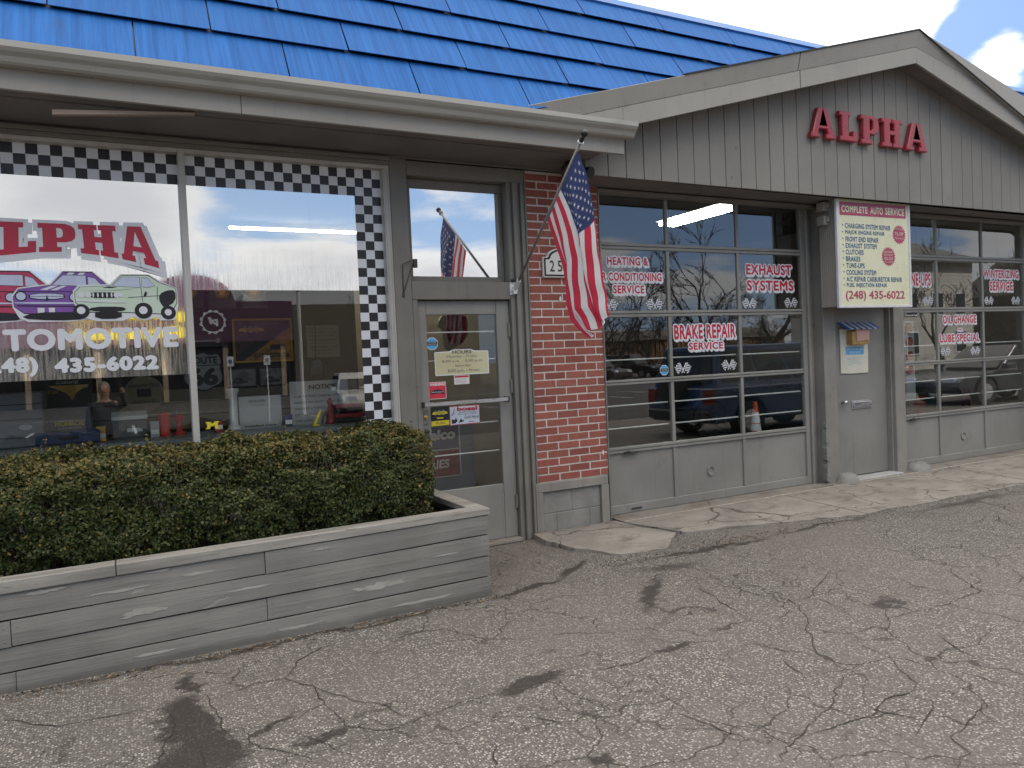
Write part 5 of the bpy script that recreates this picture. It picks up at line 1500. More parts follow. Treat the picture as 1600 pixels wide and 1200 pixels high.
mb = MB(); mb.flat([(2.342, 1.076), (2.506, 1.080), (2.506, 1.121), (2.342, 1.119)], yd - .0005); mb.flat([(2.352, 1.176), (2.385, 1.174), (2.465, 1.174), (2.498, 1.178), (2.485, 1.196), (2.466, 1.198), (2.385, 1.198), (2.362, 1.194)], yd - .0011); mb.flat([(2.40, 1.138), (2.45, 1.138), (2.458, 1.148), (2.392, 1.148)], yd - .0005); mb.build('yellow_print', 'yellow', cs)
mb = MB(); txt(mb, '100', 2.378, 2.472, 1.168, 1.210, yd - .0006, bold=.0); mb.build('grey_number', 'grey_print', cs)
mb = MB(); txt(mb, 'PUSH', 2.385, 2.465, 1.087, 1.110, yd - .001, bold=.02); txt(mb, 'MONROE', 2.385, 2.465, 1.180, 1.193, yd - .0016, bold=.02); mb.build('black_lettering', 'black', cs)
bs = thing('brand_sign', 'white muffler sign with red heading, taped inside the door glass below the bar', 'sign', (2.655, yd, 1.072))
mb = MB(); mb.flat([(2.512, 1.070), (2.797, 1.074), (2.797, 1.234), (2.512, 1.234)], yd); mb.build('red_border', 'red', bs)
mb = MB(); mb.flat([(2.517, 1.075), (2.792, 1.079), (2.792, 1.229), (2.517, 1.229)], yd - .0004); mb.build('face', paint('pale_blue_print', (.50, .55, .62), .35, .03, 5, .02), bs)
mb = MB(); txt(mb, 'bosal', 2.582, 2.775, 1.190, 1.226, yd - .0012, bold=.05); mb.build('heading_lettering', 'red', bs)
mb = MB(); txt(mb, 'EXHAUST SYSTEMS', 2.60, 2.76, 1.174, 1.184, yd - .0012, bold=.01); txt(mb, 'AND CATALYTIC CONVERTERS', 2.59, 2.775, 1.158, 1.167, yd - .0012, bold=.01); txt(mb, 'Sold Here', 2.645, 2.782, 1.118, 1.150, yd - .0012, bold=.02, lean=.3)
mb.flat([(2.53, 1.085), (2.56, 1.085), (2.585, 1.105), (2.57, 1.135), (2.558, 1.115), (2.53, 1.125)], yd - .0008); mb.flat([(2.595, 1.088), (2.64, 1.098), (2.645, 1.112), (2.625, 1.108), (2.618, 1.128), (2.605, 1.108)], yd - .0008); mb.flat([(2.53, 1.152), (2.55, 1.165), (2.562, 1.215), (2.557, 1.215), (2.545, 1.17), (2.53, 1.16)], yd - .0008); mb.flat([(2.69, 1.09), (2.74, 1.091), (2.74, 1.096), (2.69, 1.095)], yd - .0008)
mb.build('black_print', 'black', bs)

# ================================================================== STOREFRONT GRAPHICS
YS = 0.0588
SQ = 0.0715
def checker(label, cells, name='chequered_border'):
    mb = MB()
    for (x, z, w, h, c) in cells:
        mb.flat([(x, z), (x + w, z), (x + w, z + h), (x, z + h)], YS, c)
    o = mb.build(name, ['white', 'black'])
    return tag(o, label, 'chequered border', 'chequered vinyl borders round the shop windows')
cells = []
for r_ in range(3):
    for i in range(21):
        x1 = 0.468 - i * SQ
        if x1 - SQ < -1.02: continue
        cells.append((x1 - SQ, 3.201 - (r_ + 1) * SQ, SQ, SQ, (i + r_ + 1) % 2))
checker('black and white chequered strip along the top of the window with the car graphic', cells)
cells = []
NX = 21; w = (1.992 - 0.517) / NX
for r_ in range(3):
    for i in range(NX):
        cells.append((0.517 + i * w, 3.201 - (r_ + 1) * SQ, w, SQ, (i + r_) % 2))
w3 = .0728
for r_ in range(27):
    for i in range(3):
        z1 = 3.201 - (r_ + 3) * .0724 + (3 * .0724 - 3 * SQ)
        cells.append((1.992 - (3 - i) * w3, z1 - .0724, w3, .0724, (r_ + i + 1) % 2))
checker('black and white chequered strip round the top and right of the window nearest the door', cells)

# the big arched name over the cars
nm = thing('window_name', 'arched red slab-serif name with white outline at the top of the shop window', 'window lettering', (-0.3, YS, 2.40))
bot = lambda x: 2.482 - 0.24 * (x + 0.30) ** 2 - 0.02 * abs(x + .3)
def warp(x, t_):
    return bot(x) + (2.672 - bot(x)) * t_
mo, mr = MB(), MB()
for ki, (ch, x0, x1, tilt) in enumerate((('A', -.955, -.690, -.06), ('L', -.640, -.430, -.02), ('P', -.418, -.198, 0), ('H', -.176, .052, .02), ('A', .066, .298, .06))):
    for (off, mb_, yy, sh) in ((.11, mo, YS, 0), (.11, mo, YS + .0006, 1), (0, mr, YS - .0016, 0)):
        w, v_, f_ = slab(ch, off)
        out = []
        for p in v_:
            t_ = p[1]
            X = x0 + p[0] / w * (x1 - x0) + tilt * (0.5 - t_) * .5 + sh * .022
            out.append((X, yy - .00008 * ki, warp(X, t_) - sh * .022))
        mb_.add(out, f_)
mo.build('white_outline', 'white', nm); mr.build('red_lettering', 'red', nm)

# cartoon muscle cars: layered vinyl
def smooth_poly(pts, it=1):
    for _ in range(it):
        o = []
        for i in range(len(pts)):
            p, q = pts[i], pts[(i + 1) % len(pts)]
            o += [(p[0] * .75 + q[0] * .25, p[1] * .75 + q[1] * .25), (p[0] * .25 + q[0] * .75, p[1] * .25 + q[1] * .75)]
        pts = o
    return pts
M['purple'] = paint('purple_vinyl', (0.20, 0.085, 0.34), .35, .05, 6, .02)
M['rose'] = paint('rose_vinyl', (0.42, 0.045, 0.10), .35, .05, 6, .02)
M['mint'] = paint('mint_vinyl', (0.52, 0.62, 0.50), .35, .04, 6, .02)
M['ice'] = paint('ice_vinyl', (0.48, 0.52, 0.66), .3, .04, 6, .02)
def car_decal(label, bodym, dx, white=False, stripes=False, lift=0.0):
    root = thing('car_decal', label, 'car graphic', (dx, YS, 2.04), 'row of cartoon muscle cars on the shop window')
    L = lambda pts: [(x + dx, z) for x, z in pts]
    def put(name, polys, mats, depth, sm=1):
        mb = MB()
        for k, (pl, mi) in enumerate(polys):
            q = L(smooth_poly(pl, sm)) if sm else L(pl)
            a = sum(q[i][0] * q[(i + 1) % len(q)][1] - q[(i + 1) % len(q)][0] * q[i][1] for i in range(len(q)))
            if a < 0: q = q[::-1]
            n = len(q); cx = sum(p[0] for p in q) / n; cz = sum(p[1] for p in q) / n
            mb.flat(q, YS - lift - depth - k * .00008, mi)
        mb.build(name, mats, root)
    circ = lambda cx, cz, r_, n=14: [(cx + r_ * math.cos(2 * math.pi * k / n), cz + r_ * math.sin(2 * math.pi * k / n)) for k in range(n)]
    grow_ = lambda pl, k: [((x - sum(p[0] for p in pl) / len(pl)) * k + sum(p[0] for p in pl) / len(pl), (z - sum(p[1] for p in pl) / len(pl)) * (k + .035) + sum(p[1] for p in pl) / len(pl)) for x, z in pl]
    if white:
        put('white_outline', [([(-.235, 2.13), (-.235, 2.215), (-.20, 2.255), (-.01, 2.262), (.06, 2.332), (.24, 2.333), (.33, 2.275), (.422, 2.236), (.424, 2.11), (.395, 2.005), (.30, 2.005), (.28, 2.03), (.20, 2.005), (.12, 2.03), (.06, 2.005), (-.10, 2.005), (-.18, 2.03)], 0)], ['white'], .0005, 0)
        put('ink_outline', [(grow_([(-.222, 2.135), (-.222, 2.205), (-.19, 2.24), (0.0, 2.25), (.068, 2.322), (.235, 2.323), (.31, 2.272), (.412, 2.232), (.412, 2.13), (.37, 2.05), (.10, 2.065), (-.14, 2.07)], 1.012), 0)], ['black'], .0008, 0)
        put('body', [([(-.222, 2.135), (-.222, 2.205), (-.19, 2.24), (0.0, 2.25), (.068, 2.322), (.235, 2.323), (.31, 2.272), (.412, 2.232), (.412, 2.13), (.37, 2.05), (.10, 2.065), (-.14, 2.07)], 0)], [bodym], .0010, 0)
        put('ink_lines', [(grow_([(.008, 2.250), (.072, 2.312), (.178, 2.312), (.182, 2.240)], 1.04), 0), (grow_([(.192, 2.245), (.192, 2.306), (.232, 2.306), (.275, 2.252), (.235, 2.240)], 1.05), 0), ([(-.20, 2.212), (.06, 2.222), (.18, 2.236), (.06, 2.219)], 0), ([(.185, 2.236), (.19, 2.14), (.194, 2.14), (.189, 2.236)], 0), ([(.29, 2.245), (.285, 2.15), (.289, 2.15), (.294, 2.245)], 0), ([(.10, 2.17), (.40, 2.19), (.40, 2.186), (.10, 2.166)], 0), ([(-.06, 2.236), (-.02, 2.246), (.04, 2.242), (0, 2.234)], 0)], ['black'], .0016, 0)
        put('windows', [([(.008, 2.250), (.072, 2.312), (.178, 2.312), (.182, 2.240)], 0), ([(.192, 2.245), (.192, 2.306), (.232, 2.306), (.275, 2.252), (.235, 2.240)], 0)], ['ice'], .0022, 0)
        put('black_details', [([(.30, 2.19), (.35, 2.22), (.408, 2.222), (.408, 2.14), (.33, 2.09), (.30, 2.14)], 0), ([(-.150, 2.165), (-.160, 2.205), (.045, 2.205), (.062, 2.165)], 0), ([(-.16, 2.075), (-.12, 2.105), (.06, 2.105), (.09, 2.085), (.05, 2.07)], 0),
            (circ(.195, 2.075, .058), 0), (circ(.355, 2.06, .050), 0), ([(-.11, 2.02), (-.11, 2.075), (.055, 2.075), (.055, 2.02)], 0), (circ(-.19, 2.075, .05), 0), ([(.198, 2.175), (.212, 2.215), (.226, 2.205), (.214, 2.172)], 0)], ['black'], .0032)
        put('chrome', [(circ(-.186, 2.186, .019), 0), (circ(-.143, 2.187, .019), 0), (circ(.030, 2.185, .019), 0), (circ(.056, 2.186, .015), 0), (circ(.193, 2.078, .028), 0), (circ(.354, 2.062, .024), 0), (circ(-.192, 2.08, .026), 0), ([(-.215, 2.155), (-.215, 2.142), (.09, 2.128), (.09, 2.142)], 0)] + [([(-.118 + .028 * k, 2.170), (-.118 + .028 * k, 2.202), (-.108 + .028 * k, 2.202), (-.108 + .028 * k, 2.170)], 0) for k in range(6)], ['white'], .0046)
    else:
        put('white_outline', [([(-.235, 2.10), (-.24, 2.18), (-.20, 2.235), (-.02, 2.262), (.06, 2.350), (.245, 2.350), (.36, 2.24), (.36, 2.03), (.08, 2.005), (-.15, 2.005), (-.20, 2.03)], 0)], ['white'], .0005, 0)
        put('ink_outline', [(grow_([(-.225, 2.11), (-.228, 2.175), (-.195, 2.225), (-.01, 2.252), (.065, 2.340), (.235, 2.340), (.345, 2.235), (.345, 2.06), (.12, 2.06), (-.17, 2.065)], 1.012), 0)], ['black'], .0008, 0)
        put('body', [([(-.225, 2.11), (-.228, 2.175), (-.195, 2.225), (-.01, 2.252), (.065, 2.340), (.235, 2.340), (.345, 2.235), (.345, 2.06), (.12, 2.06), (-.17, 2.065)], 0)], [bodym], .0010, 0)
        if stripes:
            put('racing_stripes', [([(-.075, 2.222), (-.005, 2.250), (.035, 2.250), (-.035, 2.22)], 0), ([(-.015, 2.220), (.055, 2.250), (.085, 2.250), (.022, 2.218)], 0), ([(.085, 2.325), (.10, 2.34), (.135, 2.34), (.12, 2.325)], 0), ([(.15, 2.325), (.165, 2.34), (.20, 2.34), (.185, 2.325)], 0), ([(-.095, 2.065), (-.095, 2.10), (-.055, 2.10), (-.055, 2.065)], 0), ([(-.03, 2.065), (-.03, 2.10), (.005, 2.10), (.005, 2.065)], 0)], ['white'], .0016, 0)
        put('ink_lines', [(grow_([(-.002, 2.255), (.062, 2.320), (.198, 2.320), (.200, 2.248)], 1.04), 0), (grow_([(.212, 2.248), (.212, 2.312), (.255, 2.300), (.30, 2.24)], 1.06), 0), ([(-.20, 2.215), (-.10, 2.212), (.18, 2.212), (.20, 2.216), (.19, 2.207), (-.19, 2.207)], 0), ([(.20, 2.24), (.205, 2.13), (.209, 2.13), (.205, 2.24)], 0), ([(-.21, 2.118), (.16, 2.112), (.16, 2.104), (-.21, 2.110)], 0)], ['black'], .0020, 0)
        put('windows', [([(-.002, 2.255), (.062, 2.320), (.198, 2.320), (.200, 2.248)], 0), ([(.212, 2.248), (.212, 2.312), (.255, 2.300), (.30, 2.24)], 0)], ['ice'], .0022, 0)
        put('black_details', [([(-.205, 2.03), (-.12, 2.07), (.17, 2.07), (.20, 2.02), (.0, 2.012)], 0), ([(.20, 2.09), (.22, 2.13), (.26, 2.11), (.24, 2.04), (.20, 2.03)], 0), ([(-.14, 2.155), (-.14, 2.20), (.068, 2.20), (.068, 2.155)], 0), (circ(-.185, 2.178, .034), 0), (circ(.125, 2.172, .034), 0)], ['black'], .0032)
        put('chrome', [(circ(-.185, 2.178, .027), 0), (circ(.125, 2.172, .027), 0), ([(-.132, 2.160), (-.132, 2.195), (.060, 2.195), (.060, 2.160)], 0), ([(-.222, 2.128), (-.222, 2.140), (.165, 2.136), (.165, 2.124)], 0)], ['ice', ], .0046)
        put('grille_lines', [([(-.132, 2.176), (-.132, 2.179), (.060, 2.179), (.060, 2.176)], 0), ([(-.045, 2.150), (-.036, 2.19), (-.027, 2.150)], 0)], ['black'], .0056, 0)
car_decal('rose red cartoon muscle car graphic cut by the left edge of the photo', 'rose', -.72)
car_decal('purple cartoon muscle car graphic with two white stripes, between a red and a white one', 'purple', -.352, stripes=True, lift=.0065)
car_decal('pale mint and black cartoon muscle car graphic, rightmost in the row on the window', 'mint', 0.0, white=True, lift=.013)
wl = thing('window_wording', 'large white capital lettering across the window below the cartoon cars', 'window lettering', (-.25, YS, 1.81))
mb = MB(); txt(mb, 'AU', -.955, -.690, 1.810, 1.960, YS - .0006, bold=.055, spacing=1.1); txt(mb, 'TOMOTIVE', -.655, .412, 1.810, 1.960, YS - .0006, bold=.055, spacing=1.1); mb.build('white_lettering', 'white', wl)
wl = thing('window_phone_number', 'white phone number lettering under the large white wording on the window', 'window lettering', (-.25, YS, 1.65))
mb = MB(); txt(mb, '(248)', -.80, -.465, 1.640, 1.772, YS - .0006, bold=.065, spacing=1.12); txt(mb, '435-6022', -.372, .272, 1.655, 1.758, YS - .0006, bold=.065, spacing=1.12); mb.build('white_lettering', 'white', wl)

# ================================================================== INSIDE THE SHOP
# display ledge
ld = thing('display_counter', 'blue-grey display ledge running along the inside of the shop windows', 'counter', (-1, 0.6, 0.02))
mb = MB(); mb.box(-3.5, 2.1, 0.28, 0.98, 1.085, 1.125); mb.build('top', paint('slate_laminate', (0.10, 0.12, 0.14), .4, .15, 4, .05), ld, bevel=.004)
mb = MB(); mb.box(-3.5, 2.1, 0.32, 0.94, 0.02, 1.084); mb.build('base', paint('pale_blue_panel', (0.24, 0.28, 0.31), .5, .08, 4, .05), ld)
bw = thing('display_wall', 'dark purple-brown display partition hung with signs inside the shop window', 'wall', (0.5, 1.6, 0.02))
mb = MB(); mb.box(-3.5, 2.15, 1.52, 1.60, 0.02, 2.62); mb.build('panel', paint('dark_plum_panel', (0.028, 0.018, 0.020), .6, .2, 4, .05), bw)
mb = MB(); mb.box(-3.5, 2.12, 1.49, 1.519, 1.12, 1.48); mb.build('wainscot', paint('tan_wainscot', (0.17, 0.145, 0.10), .6, .15, 4, .05), bw)
for z in (1.24, 1.36): 
    mb = MB(); mb.box(-3.5, 2.12, 1.486, 1.4895, z, z + .008); mb.build('slat', 'dark', bw)
# road shield
rs = thing('road_shield', 'black and white number 66 road shield sign inside the shop, right of the mullion', 'sign', (.70, 1.5, 1.45))
sh = [(.70, 1.44), (.79, 1.485), (.865, 1.52), (.875, 1.58), (.85, 1.66), (.87, 1.74), (.84, 1.80), (.77, 1.785), (.70, 1.815), (.63, 1.785), (.56, 1.80), (.53, 1.74), (.55, 1.66), (.525, 1.58), (.535, 1.52), (.61, 1.485)]
mb = MB(); mb.prism_y(smooth_poly(sh, 1), 1.470, 1.485); mb.build('border', 'black', rs)
mb = MB(); mb.prism_y([(.70 + (x - .70) * .93, 1.628 + (z - 1.628) * .93) for x, z in smooth_poly(sh, 1)], 1.464, 1.4698); mb.build('face', 'grey_print', rs)
mb = MB(); txt(mb, 'ROUTE', .575, .825, 1.70, 1.765, 1.463, bold=.03); txt(mb, '66', .575, .825, 1.50, 1.665, 1.463, bold=.05); mb.flat([(.55, 1.682), (.85, 1.682), (.85, 1.69), (.55, 1.69)], 1.463); mb.build('lettering', 'black', rs)
# framed anniversary sign
fs_ = thing('framed_sign', 'yellow framed anniversary sign cut by a black diagonal band inside the shop', 'sign', (1.24, 1.5, 1.70))
mb = MB()
for b in ((.968, 1.512, 1.694, 1.714), (.968, 1.512, 2.086, 2.106)): mb.box(b[0], b[1], 1.462, 1.49, b[2], b[3])
mb.box(.968, .988, 1.463, 1.49, 1.7145, 2.0855); mb.box(1.492, 1.512, 1.463, 1.49, 1.7145, 2.0855); mb.build('frame', 'gold', fs_, bevel=.004)
mb = MB(); mb.box(.989, 1.491, 1.472, 1.48, 1.715, 2.085); mb.build('dark_panel', paint('dark_plum_print', (.055, .026, .03), .3, .1, 5, .02), fs_)
mb = MB(); mb.flat([(1.06, 1.716), (1.490, 1.716), (1.490, 2.02)], 1.4705); mb.build('orange_print', paint('orange_print', (.40, .19, .04), .35, .45, 14, .02), fs_)
mb = MB(); mb.flat([(.990, 1.716), (1.045, 1.716), (1.490, 2.045), (1.490, 2.084), (1.45, 2.084), (.990, 1.755)], 1.4695); mb.flat([(1.16, 1.742), (1.470, 1.742), (1.470, 1.778), (1.16, 1.778)], 1.4690); mb.flat([(1.30, 1.81), (1.44, 1.81), (1.44, 1.86), (1.30, 1.86)], 1.4690); mb.build('black_band', 'black', fs_)
mb = MB(); txt(mb, 'MADE FOR THE ROAD AHEAD', 1.17, 1.46, 1.750, 1.770, 1.468, bold=.03); mb.flat([(1.02, 1.99), (1.06, 1.985), (1.22, 1.985), (1.26, 1.99), (1.245, 2.014), (1.22, 2.017), (1.06, 2.017), (1.035, 2.014)], 1.4690); mb.build('gold_print', 'gold', fs_)
mb = MB(); txt(mb, '100', 1.075, 1.21, 1.970, 2.040, 1.4700, bold=.0); mb.build('silver_number', 'grey_print', fs_)
mb = MB(); txt(mb, 'MONROE', 1.085, 1.20, 1.990, 2.012, 1.4680, bold=.03); mb.build('dark_lettering', 'black', fs_)
for x0, x1, lb in ((.895, 1.165, 'framed grey photo of a car inside the shop, left of a matching frame'), (1.185, 1.43, 'framed grey photo with white emblem inside the shop, right of a matching frame')):
    fp = thing('framed_photo', lb, 'picture', ((x0 + x1) / 2, 1.49, 1.46), 'pair of framed photos on the display partition')
    mb = MB(); mb.box(x0, x1, 1.470, 1.489, 1.465, 1.648); mb.build('frame', 'black', fp, bevel=.003)
    mb = MB(); mb.box(x0 + .015, x1 - .012, 1.467, 1.4698, 1.480, 1.633); mb.build('print', paint('grey_photo', (.19, .185, .20), .3, .4, 9, .02), fp)
    mb = MB(); mb.flat([(x0 + .05, 1.505), (x0 + .19, 1.505), (x0 + .185, 1.53), (x0 + .15, 1.535), (x0 + .12, 1.56), (x0 + .08, 1.56), (x0 + .06, 1.53)], 1.4665); mb.build('car_print', paint('dark_photo', (.05, .05, .055), .3, .3, 9, .02), fp)
# notices
def sheet(name, label, x0, x1, z0, z1, y, lines, m='paper', group=None, head=None):
    nt = thing(name, label, 'notice', ((x0 + x1) / 2, y, z0), group)
    mb = MB(); mb.hexa([(x0, y, z0), (x1, y + .01, z0), (x1, y + .013, z0), (x0, y + .003, z0), (x0, y + .02, z1), (x1, y + .03, z1), (x1, y + .033, z1), (x0, y + .023, z1)]); mb.build('sheet', m, nt)
    mb = MB(); H = z1 - z0
    for s_, fx0, fx1, fz, h in lines:
        yy = y + .02 * fz - .003
        txt(mb, s_, x0 + (x1 - x0) * fx0, x0 + (x1 - x0) * fx1, z0 + H * fz, z0 + H * (fz + h), yy, bold=.03)
    mb.build('lettering', 'black', nt)
M['grey_sheet'] = paint('grey_paper', (.30, .31, .32), .6, .05, 6, .05)
sheet('notice_sheet', 'grey paper notice headed NOTICE leaning inside the shop window', 1.33, 1.85, 1.125, 1.505, .80, [('NOTICE', .32, .78, .80, .11), ('DUE TO BAD CHECKS BEING', .06, .90, .62, .055), ('PASSED WE MUST ASK FOR A', .06, .90, .48, .055), ('DRIVERS LICENSE AND', .06, .75, .34, .055), ('OF YOUR CHECK', .06, .60, .20, .055), ('WE CAN', .06, .35, .06, .055)], 'grey_sheet')
sheet('text_sheet', 'beige typed sheet hanging above the NOTICE sheet inside the shop', 1.645, 1.968, 1.72, 2.035, 1.46, [('Due to the rising cost', .08, .85, .86, .05), ('of shop supplies and the', .06, .9, .75, .05), ('disposal of hazardous', .08, .85, .64, .05), ('waste material we have', .08, .92, .52, .05), ('found it necessary to', .1, .85, .41, .05), ('begin charging a small', .08, .9, .30, .05), ('fee to help offset', .18, .78, .19, .05), ('these expenses', .25, .75, .08, .05)], paint('beige_paper', (.25, .23, .18), .6, .05, 6, .05))
sheet('brand_card', 'white printed card with dark name standing beside the pale column on the display ledge', .90, 1.25, 1.126, 1.400, .78, [('WALKER', .22, .62, .80, .09), ('exhaust systems', .25, .6, .70, .045), ('installed here', .10, .85, .05, .06)], 'grey_sheet')
pc = thing('pale_column', 'pale grey statuette column with spread foot on the display ledge', 'ornament', (.85, .75, 1.125))
mb = MB(); mb.lathe((.85, .75, 1.126), [(.06, 0), (.055, .02), (.035, .05), (.033, .2), (.037, .30), (.05, .33), (.052, .345), (.03, .35)], 'Z', 16); mb.build('column', paint('pale_plaster', (.42, .43, .45), .6, .08, 10, .1), pc, smooth=True)
ml = thing('letter_decal', 'small yellow capital M on a dark backing at the lower left corner of the window', 'decal', (.61, .0588, 1.195))
mb = MB(); txt(mb, 'M', .572, .648, 1.198, 1.252, YS - .0004, bold=.07); mb.flat([(.562, 1.198), (.585, 1.198), (.585, 1.207), (.562, 1.207)], YS - .0002); mb.flat([(.635, 1.198), (.658, 1.198), (.658, 1.207), (.635, 1.207)], YS - .0002); mb.flat([(.562, 1.243), (.59, 1.243), (.59, 1.252), (.562, 1.252)], YS - .0002); mb.flat([(.63, 1.243), (.658, 1.243), (.658, 1.252), (.63, 1.252)], YS - .0002); mb.build('letter', 'yellow', ml)
rd = thing('red_figurine', 'red figurine with grey base on the display ledge before the NOTICE sheet', 'figurine', (1.64, .66, 1.125))
mb = MB(); mb.lathe((1.64, .66, 1.126), [(.05, 0), (.05, .015), (.035, .03), (.04, .09), (.03, .14), (.018, .155), (.026, .175), (.026, .20), (.012, .22)], 'Z', 14); mb.build('body', paint('dull_red', (.16, .02, .018), .5, .2, 15, .1), rd, smooth=True)
mb = MB(); mb.tube([(1.61, .65, 1.25), (1.57, .63, 1.19), (1.55, .62, 1.14)], .01, 6); mb.tube([(1.67, .65, 1.25), (1.71, .63, 1.2), (1.72, .63, 1.15)], .01, 6); mb.build('arm', paint('dark_grey_plastic', (.05, .05, .05), .5, .1, 9, .05), rd)
yf = thing('yellow_figurine', 'small yellow and white figurine at the front of the display ledge', 'figurine', (1.50, .55, 1.125))
mb = MB(); mb.tube([(1.475, .55, 1.126), (1.485, .55, 1.16), (1.51, .55, 1.21), (1.53, .55, 1.255)], [.012, .014, .016, .006], 8); mb.lathe((1.485, .55, 1.126), [(.035, 0), (.035, .008), (.01, .012)], 'Z', 10); mb.build('body', 'yellow', yf)
bp_ = thing('black_bag', 'crumpled black bag hanging above the NOTICE sheet inside the shop', 'bag', (1.62, .95, 1.48))
mb = MB(); mb.ball((1.62, .95, 1.60), .085, 8, sq=(.9, .5, 1.35))
for i in range(len(mb.v)):
    v_ = Vector(mb.v[i]); mb.v[i] = tuple(v_ + Vector((1, .4, .6)) * .035 * noise.noise(v_ * 14))
mb.build('bag_body', 'black', bp_); mb = MB(); mb.tube([(1.60, .95, 1.70), (1.61, .95, 1.95), (1.62, .95, 3.27)], .004, 5); mb.build('strap', 'black', bp_)
# left bay items
cb = thing('grey_cabinet', 'tall grey tool cabinet with oval badge inside the left window', 'cabinet', (-.75, .80, 1.12))
mb = MB(); mb.box(-1.05, -.495, .62, 1.05, 1.126, 1.53); mb.build('body', paint('grey_steel_cabinet', (.15, .16, .18), .4, .08, 4, .05), cb, bevel=.01)
mb = MB()
for z in (1.20, 1.33, 1.44): mb.box(-1.045, -.50, .612, .6195, z, z + .006)
mb.build('drawer_gap', 'dark', cb)
mb = MB(); n = 20; mb.flat([(-.61 + .042 * math.cos(2 * math.pi * k / n), 1.275 + .018 * math.sin(2 * math.pi * k / n)) for k in range(n)], .617); mb.flat([(-.61 + .038 * math.cos(2 * math.pi * k / n), 1.275 + .0145 * math.sin(2 * math.pi * k / n)) for k in range(n)], .6165, 1); txt(mb, 'Ford', -.636, -.584, 1.266, 1.284, .616, 0, .02, lean=.3); mb.build('badge', ['white', 'grey_print'], cb)
po = thing('warranty_poster', 'black poster with yellow headings leaning behind the display box', 'poster', (-.35, 1.2, 1.126))
mb = MB(); mb.box(-.52, -.19, 1.20, 1.215, 1.126, 1.62); mb.build('board', paint('dark_poster', (.03, .03, .03), .4, .2, 9, .02), po)
mb = MB(); mb.flat([(-.50, 1.565), (-.21, 1.565), (-.30, 1.50), (-.33, 1.44), (-.37, 1.50)], 1.198); txt(mb, '60 DAY', -.50, -.42, 1.50, 1.53, 1.198, bold=.03); mb.build('yellow_print', 'gold', po)
mb = MB(); txt(mb, 'GUARANTEE', -.44, -.28, 1.575, 1.60, 1.1975, bold=.03); txt(mb, 'STOP', -.30, -.21, 1.535, 1.562, 1.1970, bold=.03); mb.build('print', 'paper', po)
mbx = thing('shock_absorber_box', 'grey display box with yellow lettering on the display ledge inside the left window', 'box', (-.37, .9, 1.126))
mb = MB(); mb.box(-.545, -.20, .95, 1.12, 1.126, 1.395); mb.build('carton', paint('grey_blue_carton', (.12, .125, .14), .5, .25, 7, .05), mbx, bevel=.006)
mb = MB(); txt(mb, 'MONROE', -.45, -.25, 1.245, 1.285, .948, bold=.05); mb.build('yellow_lettering', 'yellow', mbx)
mb = MB(); txt(mb, 'SHOCK ABSORBERS', -.43, -.27, 1.222, 1.236, .948, bold=.03); mb.build('white_lettering', 'paper', mbx)
bb = thing('navy_case', 'low navy blue case lying on the display ledge before the grey display box', 'case', (-.34, .7, 1.126))
mb = MB(); mb.box(-.555, -.135, .60, .86, 1.126, 1.225); mb.build('body', 'navy', bb, bevel=.012); mb = MB(); mb.box(-.40, -.28, .585, .5995, 1.165, 1.185); mb.build('handle', 'dark', bb, bevel=.004)
pt = thing('grey_printer', 'grey printer with white panel on the display ledge left of the red cylinder', 'printer', (.08, .85, 1.126))
mb = MB(); mb.box(-.06, .205, .75, 1.05, 1.126, 1.275); mb.build('body', paint('grey_plastic', (.12, .12, .115), .5, .1, 6, .05), pt, bevel=.012); mb = MB(); mb.hexa([(-.055, .735, 1.27), (.20, .735, 1.27), (.20, .9, 1.30), (-.055, .9, 1.30), (-.055, .735, 1.30), (.20, .735, 1.30), (.20, .9, 1.335), (-.055, .9, 1.335)]); mb.build('panel', 'paper', pt, bevel=.005)
mb = MB(); mb.box(.05, .16, .742, .7495, 1.175, 1.205); mb.build('tray_label', 'paper', pt)
rc_ = thing('red_cylinder', 'plain red cylinder standing on the display ledge beside the printer', 'canister', (.315, .7, 1.126))
mb = MB(); mb.lathe((.315, .70, 1.126), [(.042, 0), (.044, .01), (.044, .175), (.04, .185), (.02, .19)], 'Z', 20); mb.build('body', paint('bright_red', (.45, .025, .02), .35, .05, 9, .02), rc_, smooth=False)
rj = thing('red_jack', 'small red bottle jack with silver rod on the display ledge near the mullion', 'jack', (.425, .7, 1.126))
mb = MB(); mb.lathe((.425, .70, 1.126), [(.045, 0), (.045, .02), (.025, .03), (.022, .10), (.034, .13), (.036, .16), (.012, .17)], 'Z', 14); mb.build('body', paint('jack_red', (.34, .02, .02), .4, .1, 9, .05), rj); mb = MB(); mb.tube([(.415, .69, 1.25), (.405, .66, 1.345)], .006, 6); mb.build('rod', 'steel', rj)
gn = thing('round_parts_sign', 'round cream car parts sign with black script on the wall behind the printer', 'sign', (.20, 1.3, 1.30))
mb = MB(); mb.lathe((.205, 1.48, 1.45), [(.165, 0), (.165, -.012), (.155, -.016)], 'Y', 36); mb.build('disc', paint('aged_cream_enamel', (.23, .20, .13), .4, .1, 6, .05), gn)
mb = MB(); txt(mb, 'Genuine Parts', .08, .33, 1.515, 1.555, 1.462, bold=.02, lean=.3); txt(mb, 'CHEVROLET', .11, .30, 1.375, 1.40, 1.462, bold=.03); mb.box(.15, .26, 1.456, 1.463, 1.43, 1.50); mb.build('lettering', 'black', gn)
